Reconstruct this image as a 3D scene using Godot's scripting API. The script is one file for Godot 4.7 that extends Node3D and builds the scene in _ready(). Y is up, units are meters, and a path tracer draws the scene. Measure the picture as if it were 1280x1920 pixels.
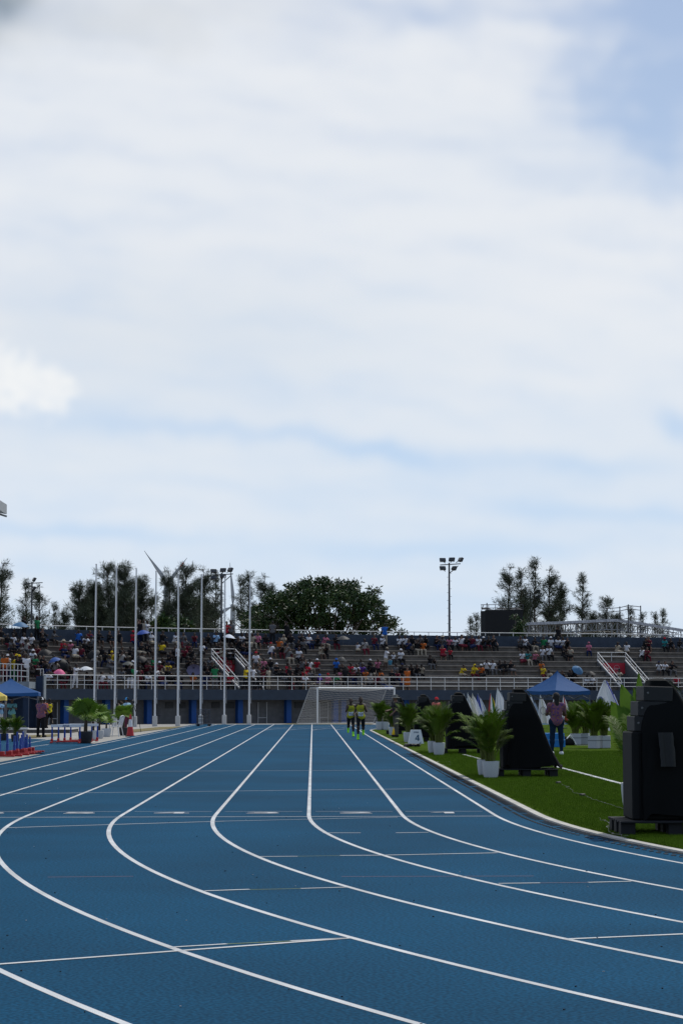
extends Node3D
# An athletics stadium: blue track, infield turf and a curved concrete stand with spectators.
# Axes: the straight runs along -Z, x is to the right, y up, metres. The camera stands at the origin, 1.5 m up.

const F := 4180.0        # focal length in photo pixels (1280 x 1920)
const PITCH := 4.854
const YAW := 0.733
var rng := RandomNumberGenerator.new()
var cam_basis := Basis()
var cam_pos := Vector3(0, 1.483, 0)
var names := {}
var mats := {}
var texs := {}

# ---------------------------------------------------------------- mesh builder
class MB:
	var v := PackedVector3Array()
	var n := PackedVector3Array()
	var c := PackedColorArray()
	var u := PackedVector2Array()
	var i := PackedInt32Array()
	var col := Color.WHITE
	var use_c := false
	var use_u := false

	func vert(p: Vector3, nn: Vector3, uv := Vector2.ZERO) -> int:
		v.append(p); n.append(nn); c.append(col); u.append(uv)
		return v.size() - 1

	func tri(a: Vector3, b: Vector3, d: Vector3) -> void:
		var nn := (b - a).cross(d - a).normalized()
		var k := vert(a, nn); vert(b, nn); vert(d, nn)
		i.append(k); i.append(k + 2); i.append(k + 1)

	func quad(a: Vector3, b: Vector3, d: Vector3, e: Vector3) -> void:   # counter-clockwise seen from the front
		var nn := (d - a).cross(e - b).normalized()
		var k := vert(a, nn, Vector2(0, 0)); vert(b, nn, Vector2(1, 0)); vert(d, nn, Vector2(1, 1)); vert(e, nn, Vector2(0, 1))
		i.append_array(PackedInt32Array([k, k + 2, k + 1, k, k + 3, k + 2]))

	func box(at: Vector3, s: Vector3, b := Basis()) -> void:
		var h := s * 0.5
		var p := []
		for k in 8:
			p.append(at + b * Vector3(h.x if k & 1 else -h.x, h.y if k & 2 else -h.y, h.z if k & 4 else -h.z))
		quad(p[4], p[5], p[7], p[6]); quad(p[1], p[0], p[2], p[3]); quad(p[5], p[1], p[3], p[7])
		quad(p[0], p[4], p[6], p[2]); quad(p[6], p[7], p[3], p[2]); quad(p[0], p[1], p[5], p[4])

	func bbox(at: Vector3, s: Vector3, r: float, b := Basis()) -> void:   # box with chamfered edges
		var h := s * 0.5
		var faces := [[Vector3(1, 0, 0), Vector3(0, 0, -1), Vector3(0, 1, 0), h.x, h.z, h.y], [Vector3(-1, 0, 0), Vector3(0, 0, 1), Vector3(0, 1, 0), h.x, h.z, h.y],
			[Vector3(0, 1, 0), Vector3(1, 0, 0), Vector3(0, 0, -1), h.y, h.x, h.z], [Vector3(0, -1, 0), Vector3(1, 0, 0), Vector3(0, 0, 1), h.y, h.x, h.z],
			[Vector3(0, 0, 1), Vector3(1, 0, 0), Vector3(0, 1, 0), h.z, h.x, h.y], [Vector3(0, 0, -1), Vector3(-1, 0, 0), Vector3(0, 1, 0), h.z, h.x, h.y]]
		for f in faces:
			var o: Vector3 = f[0] * f[3]
			var a: Vector3 = f[1] * (f[4] - r)
			var d: Vector3 = f[2] * (f[5] - r)
			quad(at + b * (o - a - d), at + b * (o + a - d), at + b * (o + a + d), at + b * (o - a + d))
		for ax in 3:
			var a1 := (ax + 1) % 3
			var a2 := (ax + 2) % 3
			for s1: float in [-1.0, 1.0]:
				for s2: float in [-1.0, 1.0]:
					var q := []
					for e in [[-1.0, 0], [1.0, 0], [1.0, 1], [-1.0, 1]]:
						var pt := Vector3()
						pt[ax] = e[0] * (h[ax] - r)
						pt[a1] = s1 * (h[a1] - (r if e[1] == 1 else 0.0))
						pt[a2] = s2 * (h[a2] - (0.0 if e[1] == 1 else r))
						q.append(at + b * pt)
					if s1 * s2 > 0: quad(q[0], q[1], q[2], q[3])
					else: quad(q[3], q[2], q[1], q[0])
		for s1: float in [-1.0, 1.0]:
			for s2: float in [-1.0, 1.0]:
				for s3: float in [-1.0, 1.0]:
					var cx := at + b * Vector3(s1 * h.x, s2 * (h.y - r), s3 * (h.z - r))
					var cy := at + b * Vector3(s1 * (h.x - r), s2 * h.y, s3 * (h.z - r))
					var cz := at + b * Vector3(s1 * (h.x - r), s2 * (h.y - r), s3 * h.z)
					if s1 * s2 * s3 > 0: tri(cx, cy, cz)
					else: tri(cx, cz, cy)

	func tube(pts: Array, rad, sides := 8, caps := true) -> void:
		var base := -1
		var last_x := Vector3.ZERO
		for k in pts.size():
			var t: Vector3 = (pts[mini(k + 1, pts.size() - 1)] - pts[maxi(k - 1, 0)]).normalized()
			var x := last_x - t * last_x.dot(t)
			if x.length() < 0.01:
				x = t.cross(Vector3.UP if absf(t.y) < 0.9 else Vector3.RIGHT)
			x = x.normalized()
			last_x = x
			var y := t.cross(x)
			var r: float = rad[k] if rad is Array or rad is PackedFloat32Array else rad
			for s in sides + 1:
				var a := TAU * s / sides
				var nn := x * cos(a) + y * sin(a)
				var id := vert(pts[k] + nn * r, nn, Vector2(float(s) / sides, k))
				if base < 0: base = id
			if k > 0:
				for s in sides:
					var p := base + (k - 1) * (sides + 1) + s
					var q := p + sides + 1
					i.append_array(PackedInt32Array([p, q, p + 1, p + 1, q, q + 1]))
		if caps:
			for e in [0, pts.size() - 1]:
				var r2: float = rad[e] if rad is Array or rad is PackedFloat32Array else rad
				if r2 < 0.0005: continue
				var t2: Vector3 = (pts[mini(e + 1, pts.size() - 1)] - pts[maxi(e - 1, 0)]).normalized() * (-1.0 if e == 0 else 1.0)
				var ck := vert(pts[e], t2)
				var ring := []
				for s in sides:
					ring.append(vert(v[base + e * (sides + 1) + s], t2))
				for s in sides:
					if e == 0: i.append_array(PackedInt32Array([ck, ring[s], ring[(s + 1) % sides]]))
					else: i.append_array(PackedInt32Array([ck, ring[(s + 1) % sides], ring[s]]))

	func bar(a: Vector3, b: Vector3, r: float, sides := 6) -> void:
		tube([a, b], r, sides)

	func lathe(prof: Array, at := Vector3.ZERO, sides := 16, a0 := 0.0, a1 := TAU, b := Basis()) -> void:   # prof: Vector2(radius, y) from top to bottom
		var base := v.size()
		for k in prof.size():
			var t: Vector2 = prof[mini(k + 1, prof.size() - 1)] - prof[maxi(k - 1, 0)]
			var nn2 := Vector2(-t.y, t.x).normalized()
			for s in sides + 1:
				var a := lerpf(a0, a1, float(s) / sides)
				var d := Vector3(cos(a), 0, sin(a))
				vert(at + b * (d * prof[k].x + Vector3(0, prof[k].y, 0)), b * (d * nn2.x + Vector3(0, nn2.y, 0)), Vector2(float(s) / sides, float(k) / prof.size()))
			if k > 0:
				for s in sides:
					var p := base + (k - 1) * (sides + 1) + s
					var q := p + sides + 1
					i.append_array(PackedInt32Array([p, q, p + 1, p + 1, q, q + 1]))

	func sheet(rows: Array, smooth := true) -> void:   # rows of equally many points
		var w: int = rows[0].size()
		var base := v.size()
		for r in rows.size():
			for k in w:
				var a: Vector3 = rows[r][mini(k + 1, w - 1)] - rows[r][maxi(k - 1, 0)]
				var d: Vector3 = rows[mini(r + 1, rows.size() - 1)][k] - rows[maxi(r - 1, 0)][k]
				vert(rows[r][k], d.cross(a).normalized(), Vector2(float(k) / (w - 1), float(r) / (rows.size() - 1)))
		for r in rows.size() - 1:
			for k in w - 1:
				var p := base + r * w + k
				i.append_array(PackedInt32Array([p, p + 1, p + w, p + 1, p + w + 1, p + w]))

	func poly(pts: PackedVector2Array, y: float) -> void:   # flat polygon, points (x, depth)
		var ids := Geometry2D.triangulate_polygon(pts)
		var base := v.size()
		for p in pts:
			vert(Vector3(p.x, y, -p.y), Vector3.UP, Vector2(p.x, p.y))
		for t in ids.size() / 3:
			var a := pts[ids[t * 3]]
			var b := pts[ids[t * 3 + 1]]
			var d := pts[ids[t * 3 + 2]]
			if (b - a).cross(d - a) > 0: i.append_array(PackedInt32Array([base + ids[t * 3], base + ids[t * 3 + 2], base + ids[t * 3 + 1]]))
			else: i.append_array(PackedInt32Array([base + ids[t * 3], base + ids[t * 3 + 1], base + ids[t * 3 + 2]]))

	func ribbon(pts: Array, w: float, y: float) -> void:   # flat strip along (x, depth) points
		var base := v.size()
		var run := 0.0
		for k in pts.size():
			var t: Vector2 = (pts[mini(k + 1, pts.size() - 1)] - pts[maxi(k - 1, 0)]).normalized()
			var s := Vector2(t.y, -t.x) * w * 0.5
			if k > 0: run += pts[k].distance_to(pts[k - 1])
			var l: Vector2 = pts[k] - s
			var r: Vector2 = pts[k] + s
			vert(Vector3(l.x, y, -l.y), Vector3.UP, Vector2(l.x, l.y))
			vert(Vector3(r.x, y, -r.y), Vector3.UP, Vector2(r.x, r.y))
			if k > 0:
				var q := base + (k - 1) * 2
				i.append_array(PackedInt32Array([q, q + 2, q + 1, q + 1, q + 2, q + 3]))

	func mesh() -> ArrayMesh:
		var arr := []
		arr.resize(Mesh.ARRAY_MAX)
		arr[Mesh.ARRAY_VERTEX] = v
		arr[Mesh.ARRAY_NORMAL] = n
		if use_c: arr[Mesh.ARRAY_COLOR] = c
		if use_u: arr[Mesh.ARRAY_TEX_UV] = u
		arr[Mesh.ARRAY_INDEX] = i
		var m := ArrayMesh.new()
		m.add_surface_from_arrays(Mesh.PRIMITIVE_TRIANGLES, arr)
		return m

# ---------------------------------------------------------------- nodes, materials, pixels
func lin(r: float, g: float, b: float) -> Color:
	return Color(r, g, b).linear_to_srgb()

func noise_tex(key: String, freq: float, lo: float, hi: float, sd: int, size := 512, oct := 4, kind := FastNoiseLite.TYPE_SIMPLEX) -> NoiseTexture2D:
	if texs.has(key): return texs[key]
	var f := FastNoiseLite.new()
	f.noise_type = kind; f.frequency = freq; f.seed = sd; f.fractal_octaves = oct
	var g := Gradient.new()
	g.set_color(0, Color(lo, lo, lo)); g.set_color(1, Color(hi, hi, hi))
	var t := NoiseTexture2D.new()
	t.width = size; t.height = size; t.seamless = true; t.noise = f; t.color_ramp = g
	texs[key] = t
	return t

func mat(key: String, r := 0.5, g := 0.5, b := 0.5, rough := 0.8, opt := {}) -> StandardMaterial3D:
	if mats.has(key): return mats[key]
	var m := StandardMaterial3D.new()
	m.resource_name = key
	m.albedo_color = lin(r, g, b)
	m.roughness = rough
	m.metallic_specular = opt.get("spec", 0.4)
	if opt.has("metal"): m.metallic = opt.metal
	if opt.has("grain"):   # [texture key, tiles per metre]
		m.albedo_texture = texs[opt.grain[0]]
		m.uv1_triplanar = true; m.uv1_world_triplanar = true
		m.uv1_scale = Vector3.ONE * opt.grain[1]
	if opt.has("bump"):
		m.heightmap_enabled = true; m.heightmap_texture = texs[opt.bump[0]]; m.heightmap_scale = opt.bump[1]
	if opt.has("back"):
		m.backlight_enabled = true; m.backlight = lin(opt.back[0], opt.back[1], opt.back[2])
	if opt.has("vc"): m.vertex_color_use_as_albedo = true
	if opt.has("two"): m.cull_mode = BaseMaterial3D.CULL_DISABLED
	mats[key] = m
	return m

func cloth(key: String, r := 0.5, g := 0.5, b := 0.5) -> StandardMaterial3D:
	return mat(key, r, g, b, 0.85, {"spec": 0.2})

func numbered(called: String) -> String:
	names[called] = names.get(called, -1) + 1
	return called if names[called] == 0 else "%s_%03d" % [called, names[called]]

func thing(called: String, label: String, category: String, at := Vector3.ZERO, turn := 0.0, group := "") -> Node3D:
	var o := Node3D.new()
	o.name = numbered(called)
	add_child(o)
	o.position = at; o.rotation.y = turn
	tag(o, label, category, group)
	return o

func tag(o: Node, label: String, category: String, group := "") -> void:
	o.set_meta("label", label); o.set_meta("category", category)
	if group != "": o.set_meta("group", group)

func part(called: String, m, material: Material, parent: Node, at := Vector3.ZERO) -> MeshInstance3D:
	var o := MeshInstance3D.new()
	o.name = called
	o.mesh = m.mesh() if m is MB else m
	o.material_override = material
	o.position = at
	parent.add_child(o, true)
	return o

func structure(called: String, m, material: Material) -> MeshInstance3D:
	var o := MeshInstance3D.new()
	o.name = numbered(called)
	o.mesh = m.mesh() if m is MB else m
	o.material_override = material
	o.set_meta("kind", "structure")
	add_child(o)
	return o

func copy(src: Node3D, at: Vector3, turn := 0.0, label := "", scale_by := 1.0) -> Node3D:
	var o: Node3D = src.duplicate()
	o.name = numbered(counter_free(src.name))
	add_child(o)
	o.position = at; o.rotation.y = turn; o.scale = Vector3.ONE * scale_by
	if label != "": o.set_meta("label", label)
	return o

func counter_free(s: String) -> String:
	return s.substr(0, s.length() - 4) if s.length() > 4 and s[-4] == "_" and s.right(3).is_valid_int() else s

func ray(px: float, py: float) -> Vector3:
	return cam_basis * Vector3((px - 640.0) / F, (960.0 - py) / F, -1.0)

func gp(px: float, py: float, h := 0.0) -> Vector3:     # point of the plane at height h under a pixel
	var d := ray(px, py)
	return cam_pos + d * ((h - cam_pos.y) / d.y)

func dp(px: float, py: float, depth: float) -> Vector3:  # point at a known depth
	var d := ray(px, py)
	return cam_pos + d * (depth / -d.z)

func g2(px: float, py: float) -> Vector2:
	var p := gp(px, py)
	return Vector2(p.x, -p.z)

func pix(p: Vector3) -> Vector2:
	var q := cam_basis.inverse() * (p - cam_pos)
	return Vector2(640.0 + F * q.x / -q.z, 960.0 - F * q.y / -q.z)

func text_mesh(s: String, height: float, depth := 0.004) -> TextMesh:
	var t := TextMesh.new()
	var f := SystemFont.new()
	f.font_names = PackedStringArray(["Droid Sans"])
	f.font_weight = 700
	t.font = f
	t.text = s
	t.font_size = 64
	t.pixel_size = height / 46.0
	t.depth = depth
	t.curve_step = 4.0
	return t

# ---------------------------------------------------------------- sky
func blob(px: float, py: float, cx: float, cy: float, rx: float, ry: float, turn := 0.0) -> float:
	var d := Vector2(px - cx, py - cy).rotated(-turn)
	return exp(-(d.x * d.x / (rx * rx) + d.y * d.y / (ry * ry)))

func sky_color(d: Vector3, wisps: FastNoiseLite, broad: FastNoiseLite, puff: FastNoiseLite) -> Color:
	var el := maxf(d.y, 0.0)
	var clear := Color(0.54, 0.71, 0.92).lerp(Color(0.34, 0.45, 0.68), smoothstep(0.0, 0.42, el)).lerp(Color(0.13, 0.23, 0.46), smoothstep(0.3, 1.0, el))
	var q := Vector3(d.x, 0, d.z) / (el + 0.16)
	var b := broad.get_noise_2d(q.x * 10.0, q.z * 10.0)
	var w := wisps.get_noise_2d(q.x * 6.0, q.z * 16.0)
	var ahead := smoothstep(-0.25, 0.75, -d.z)          # the cloud sheet thins out behind
	var cover := lerpf(0.12, 0.80, ahead) + b * 0.40 + w * 0.22
	var grey := 0.0
	var bright := 0.0
	var c := cam_basis.inverse() * d
	if c.z < -0.3:
		var px := 640.0 + F * c.x / -c.z
		var py := 960.0 - F * c.y / -c.z
		var j := puff.get_noise_2d(px * 0.10, py * 0.10) * 60.0
		var k := puff.get_noise_2d(px * 0.10 + 300.0, py * 0.10) * 60.0
		var inside := smoothstep(-900.0, -100.0, px) * smoothstep(2200.0, 1400.0, px) * smoothstep(-900.0, -50.0, py)
		var s1 := puff.get_noise_2d(px * 0.030 + py * 0.012 + j * 0.02, py * 0.16 - px * 0.016 + k * 0.05)
		var s2 := puff.get_noise_2d(px * 0.075 + 900.0, py * 0.30 - px * 0.03 + k * 0.06)
		cover = lerpf(cover, 0.80 + w * 0.22 + b * 0.16 + s1 * 0.32 + s2 * 0.18, inside * 0.85)
		cover -= 0.85 * blob(px + j * 1.6, py + k * 2.0, 1265, 110, 190, 250, 0.25) + 0.35 * blob(px + j * 2.0, py + k, 1010, -10, 210, 110, 0.5) + 0.30 * blob(px + j, py + k, 800, 10, 150, 50, 0.2) - 0.25 * blob(px + j, py + k, 1160, 80, 30, 60, 0.8)
		cover -= 0.62 * blob(px + j, py + k * 0.4, 700, 845, 190, 20, 0.17) + 0.75 * blob(px + j * 0.5, py + k * 0.4, 1275, 800, 70, 34, 0.35)
		cover -= 0.42 * blob(px, py + k * 0.4, 330, 800, 240, 20, 0.08) + 0.45 * blob(px, py + k * 0.3, 1080, 868, 260, 20, 0.05)
		cover -= 0.60 * blob(px, py + k * 0.3, 120, 1000, 360, 16, 0.02) + 0.40 * blob(px, py + k * 0.2, 1130, 962, 260, 14, 0.03)
		cover -= 0.40 * blob(px, py + k * 0.2, 820, 1030, 300, 16, 0.0)
		cover -= 0.34 * smoothstep(790.0, 1100.0, py)
		cover -= 0.20 * blob(px + j, py, 900, 268, 130, 18, 0.0) + 0.16 * blob(px + j, py + k, 560, 100, 240, 100)
		grey += 1.0 * blob(px + j, py + k, -30, -20, 130, 70, -0.3) + 0.20 * blob(px + j, py + k, 200, 40, 330, 60, -0.12) + 0.07 * blob(px + j, py, 250, 620, 500, 150)
		var cu := maxf(maxf(1.0 - Vector2((px - 25) / 92.0, (py - 716) / 66.0).length(), 1.0 - Vector2((px - 95) / 56.0, (py - 735) / 48.0).length()), 1.0 - Vector2((px + 60) / 100.0, (py - 690) / 75.0).length())
		cu += puff.get_noise_2d(px * 0.5, py * 0.5) * 0.55
		bright += smoothstep(-0.05, 0.45, cu) * (0.85 + 0.6 * puff.get_noise_2d(px * 0.7 + 50, py * 0.7))
	cover = smoothstep(-0.15, 1.05, clampf(cover, 0.0, 1.0))
	var sheet := Color(0.775, 0.822, 0.88).lerp(Color(0.87, 0.88, 0.90), clampf(0.5 + b, 0.0, 1.0))
	sheet = sheet.lerp(Color(0.25, 0.30, 0.34), clampf(grey, 0.0, 1.0))
	var o := clear.lerp(sheet, cover * 0.94)
	o = o.lerp(Color(0.93, 0.935, 0.93), clampf(bright * 0.9, 0.0, 1.0))
	var haze := exp(-el * 16.0)
	o = o.lerp(Color(0.67, 0.77, 0.88), haze * 0.75)
	return o

func make_sky() -> Sky:
	var wisps := FastNoiseLite.new(); wisps.seed = 5; wisps.frequency = 0.11; wisps.fractal_octaves = 5; wisps.domain_warp_enabled = true; wisps.domain_warp_amplitude = 6.0; wisps.domain_warp_frequency = 0.05
	var broad := FastNoiseLite.new(); broad.seed = 12; broad.frequency = 0.045; broad.fractal_octaves = 5
	var puff := FastNoiseLite.new(); puff.seed = 3; puff.frequency = 0.06; puff.fractal_octaves = 5
	var w := 2048
	var h := 1024
	var data := PackedFloat32Array()
	data.resize(w * h * 3)
	data.fill(0.22)
	for y0 in range(0, h / 2 + 8, 4):
		for x0 in range(0, w, 4):
			var fine: bool = (x0 < 110 or x0 > w - 110) and y0 > 290
			for y in range(y0, y0 + 4, 1 if fine else 4):
				for x in range(x0, x0 + 4, 1 if fine else 4):
					var off := 0.5 if fine else 2.0
					var az := (x + off) / w * TAU
					var th := minf((y + off) / h * PI, PI * 0.5)
					var o := sky_color(Vector3(sin(az) * sin(th), cos(th), -cos(az) * sin(th)), wisps, broad, puff)
					for yy in (1 if fine else 4):
						for xx in (1 if fine else 4):
							var at := ((y + yy) * w + x + xx) * 3
							data[at] = o.r; data[at + 1] = o.g; data[at + 2] = o.b
	var pan := PanoramaSkyMaterial.new()
	pan.panorama = ImageTexture.create_from_image(Image.create_from_data(w, h, false, Image.FORMAT_RGBF, data.to_byte_array()))
	var s := Sky.new()
	s.sky_material = pan
	return s

func light_and_camera() -> void:
	var cam := Camera3D.new()
	cam.name = "camera"
	cam.position = cam_pos
	cam.rotation_degrees = Vector3(PITCH, -YAW, 0)
	cam.fov = rad_to_deg(2.0 * atan(960.0 / F))
	cam.near = 0.1; cam.far = 6000.0
	cam.current = true
	add_child(cam)
	cam_basis = Basis.from_euler(cam.rotation)
	var env := Environment.new()
	env.background_mode = Environment.BG_SKY
	env.sky = make_sky()
	env.background_energy_multiplier = 1.0
	env.tonemap_mode = Environment.TONE_MAPPER_LINEAR
	env.tonemap_exposure = 1.0
	env.sdfgi_enabled = true; env.ssao_enabled = true; env.ssil_enabled = true
	var we := WorldEnvironment.new()
	we.name = "environment"
	we.environment = env
	add_child(we)
	var sun := DirectionalLight3D.new()
	sun.name = "sun"
	sun.light_energy = 0.95
	sun.light_color = Color(1.0, 0.985, 0.955)
	sun.light_angular_distance = 0.6
	sun.shadow_enabled = true
	sun.sky_mode = DirectionalLight3D.SKY_MODE_LIGHT_ONLY
	add_child(sun)
	var az := deg_to_rad(38.0)     # ahead of the camera and to the right
	var el := deg_to_rad(56.0)
	var to_sun := Vector3(sin(az) * cos(el), sin(el), -cos(az) * cos(el))
	sun.basis = Basis.looking_at(-to_sun, Vector3.UP)

# ---------------------------------------------------------------- ground, track, turf
const CX := 41.73          # centre of both bends, metres right of the camera
const D0 := 29.51          # near end of the straight
const D1 := 113.6         # far end of the straight
const LINES := [2.38, 1.17, -0.05, -1.27, -2.49, -3.71, -4.93, -6.15, -7.37]

func arc(r: float, d: float, a0: float, a1: float, n: int) -> Array:   # angle 0 points left, positive turns to larger depth
	var o := []
	for k in n + 1:
		var a := lerpf(a0, a1, float(k) / n)
		o.append(Vector2(CX - r * cos(a), d + r * sin(a)))
	return o

func make_textures() -> void:
	noise_tex("fine", 0.09, 0.74, 1.0, 1, 512, 3)
	noise_tex("granule", 0.16, 0.58, 1.0, 2, 1024, 4)
	noise_tex("paint", 0.25, 0.80, 1.0, 7, 512, 3)
	noise_tex("coarse", 0.012, 0.84, 1.0, 3, 512, 5)
	noise_tex("stain", 0.02, 0.70, 1.0, 4, 512, 5)
	noise_tex("weave", 0.3, 0.8, 1.0, 6, 256, 2)

func ground_material(key: String, r: float, g: float, b: float, rough: float, fine: String, fine_m: float, coarse_m: float, bump: float, spec := 0.3) -> StandardMaterial3D:
	var m := mat(key, r, g, b, rough, {"spec": spec})
	m.albedo_texture = texs[fine]
	m.uv1_scale = Vector3(1.0 / fine_m, 1.0 / fine_m, 1)
	m.detail_enabled = true
	m.detail_blend_mode = BaseMaterial3D.BLEND_MODE_MUL
	m.detail_albedo = texs["coarse"]
	m.detail_uv_layer = BaseMaterial3D.DETAIL_UV_2
	m.uv2_scale = Vector3(1.0 / coarse_m, 1.0 / coarse_m, 1)
	if bump > 0.0:
		m.heightmap_enabled = true; m.heightmap_texture = texs[fine]; m.heightmap_scale = bump
	return m

func flat(mb: MB) -> ArrayMesh:    # a ground sheet with its metres as both texture coordinates
	var arr := []
	arr.resize(Mesh.ARRAY_MAX)
	arr[Mesh.ARRAY_VERTEX] = mb.v; arr[Mesh.ARRAY_NORMAL] = mb.n; arr[Mesh.ARRAY_INDEX] = mb.i
	arr[Mesh.ARRAY_TEX_UV] = mb.u; arr[Mesh.ARRAY_TEX_UV2] = mb.u
	var m := ArrayMesh.new()
	m.add_surface_from_arrays(Mesh.PRIMITIVE_TRIANGLES, arr)
	return m

func seg(mb: MB, a: Array, b: Array, w := 0.05, y := 0.0035) -> void:   # a painted mark between two ground pixels
	mb.ribbon([g2(a[0], a[1]), g2(b[0], b[1])], w, y)

func build_ground() -> void:
	var earth := ground_material("earth", 0.30, 0.26, 0.20, 0.95, "fine", 3.0, 40.0, 0.0)
	var concrete := ground_material("apron concrete", 0.46, 0.44, 0.40, 0.9, "fine", 2.0, 17.0, 0.3)
	var blue := ground_material("blue rubber", 0.0078, 0.100, 0.204, 0.85, "granule", 6.0, 31.0, 0.5, 0.14)
	var paint := ground_material("track paint", 0.72, 0.735, 0.74, 0.8, "paint", 1.6, 9.0, 0.0)
	var turf := ground_material("turf", 0.082, 0.145, 0.010, 0.95, "granule", 2.6, 13.0, 1.0, 0.08)
	var kerb := ground_material("kerb concrete", 0.70, 0.67, 0.61, 0.85, "fine", 0.7, 6.0, 0.2)
	var straw := ground_material("dry grass", 0.30, 0.25, 0.11, 0.95, "granule", 1.2, 7.0, 1.0)
	var mb := MB.new()
	mb.poly(PackedVector2Array([Vector2(-4500, -300), Vector2(4500, -300), Vector2(4500, 5000), Vector2(-4500, 5000)]), -0.06)
	structure("ground", flat(mb), earth)
	# concrete apron in front of the stand and along the left edge of the track
	mb = MB.new()
	var pts := PackedVector2Array([Vector2(-7.72, 20), Vector2(-7.72, 144.3), Vector2(3.0, 144.35), Vector2(12, 147), Vector2(22, 150.5), Vector2(34, 159), Vector2(36, 172), Vector2(-34, 158), Vector2(-34, 20)])
	mb.poly(pts, -0.03)
	structure("pavement", flat(mb), concrete)
	# the running track
	mb = MB.new()
	var tr := PackedVector2Array([Vector2(-7.66, 144.2), Vector2(3.0, 144.2)])
	for p in arc(48.03, D1, 0.66, 2.2, 40):
		if p.x > 3.2: tr.append(p)
	tr.append(Vector2(70, 60))
	for p in arc(49.39, D0, -2.0, 0.0, 60): tr.append(p)
	mb.poly(tr, 0.0)
	structure("running_track", flat(mb), blue)
	mb = MB.new()
	mb.poly(PackedVector2Array([Vector2(-7.69, 65), Vector2(-7.69, 79), Vector2(-9.2, 84.5), Vector2(-11.0, 89), Vector2(-15, 92), Vector2(-19, 86), Vector2(-16, 72), Vector2(-12, 66), Vector2(-8.4, 63)]), 0.0)
	structure("track_exit", flat(mb), blue)
	# infield turf and its concrete edge
	mb = MB.new()
	var inner := 38.73
	var inf := PackedVector2Array()
	for p in arc(inner, D0, -2.4, 0.0, 60): inf.append(p)
	for p in arc(inner, D1, 0.0, 2.4, 60): inf.append(p)
	mb.poly(inf, 0.012)
	structure("infield_turf", flat(mb), turf)
	mb = MB.new()
	var edge := arc(38.79, D0, -1.2, 0.0, 70) + arc(38.79, D1, 0.0, 1.0, 40)
	mb.ribbon(edge, 0.10, 0.018)
	for side in [-0.05, 0.05]:
		for k in edge.size() - 1:
			var t: Vector2 = (edge[k + 1] - edge[k]).normalized()
			var s: Vector2 = Vector2(t.y, -t.x) * side
			var a: Vector2 = edge[k] + s
			var b: Vector2 = edge[k + 1] + s
			mb.quad(Vector3(a.x, -0.01, -a.y), Vector3(b.x, -0.01, -b.y), Vector3(b.x, 0.018, -b.y), Vector3(a.x, 0.018, -a.y))
	structure("kerb", flat(mb), kerb)
	# drain slots between the inner line and the edge, plus a painted kerb shadow
	mb = MB.new()
	rng.seed = 11
	for k in 330:
		var d := 17.0 + k * 0.21
		for row in [[39.05, 0.10, 0.04], [38.92, 0.06, 0.12]]:
			if d > 64 and row[0] > 36.1: continue
			var p: Vector2
			if d < D0:
				var a := -(D0 - d) / 39.0
				p = Vector2(CX - row[0] * cos(a), D0 + row[0] * sin(a))
			else: p = Vector2(CX - row[0], d)
			if rng.randf() < 0.12: continue
			mb.box(Vector3(p.x, 0.002, -p.y), Vector3(row[2], 0.008, row[1] * rng.randf_range(0.7, 1.1)))
	var joint_and_shadow := arc(38.87, D0, -1.2, 0.0, 70) + [Vector2(CX - 38.87, D1)]  # dark strip: open joint along the kerb, with the kerb's shadow painted in
	for k in joint_and_shadow.size() - 1: mb.quad(Vector3(joint_and_shadow[k].x - 0.014, 0.003, -joint_and_shadow[k].y), Vector3(joint_and_shadow[k].x + 0.014, 0.003, -joint_and_shadow[k].y), Vector3(joint_and_shadow[k + 1].x + 0.014, 0.003, -joint_and_shadow[k + 1].y), Vector3(joint_and_shadow[k + 1].x - 0.014, 0.003, -joint_and_shadow[k + 1].y))
	var slots := part("drain_slot_and_shadow", mb, mat("slot_and_shadow", 0.012, 0.013, 0.015, 0.9), get_node("running_track"))
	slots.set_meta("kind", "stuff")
	# flecks of rubber and grit lying on the near track
	mb = MB.new()
	mb.use_c = true
	rng.seed = 31
	for k in 110:
		var d := 9.5 + 30.0 * pow(rng.randf(), 1.4)
		var p := Vector3(rng.randf_range(-0.145, 0.172) * d, 0.004, -d)
		if p.x > 2.2 + maxf(0.0, D0 - d) * 0.05: continue
		var g := 0.012 if rng.randf() < 0.8 else 0.30
		mb.col = Color(g, g * 1.1, g * 1.2)
		mb.box(p, Vector3(rng.randf_range(0.004, 0.010), 0.005, rng.randf_range(0.005, 0.016)), Basis(Vector3.UP, rng.randf() * TAU))
	var grit := part("grit", mb, mat("grit", 1, 1, 1, 0.9, {"vc": true}), get_node("running_track"))
	grit.set_meta("kind", "stuff")
	# lane lines
	for x in LINES:
		mb = MB.new()
		var r: float = CX - x
		var line := arc(r, D0, -1.25, 0.0, 90)
		for k in 60: line.append(Vector2(x, lerpf(D0, 144.0, (k + 1) / 60.0)))
		mb.ribbon(line, 0.05, 0.002)
		structure("lane_line", flat(mb), paint)
	for x in LINES.slice(0, 6):
		mb = MB.new()
		mb.ribbon(arc(CX - x, D1, 0.03, 1.2, 50), 0.05, 0.0045)
		structure("lane_line", flat(mb), paint)
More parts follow.
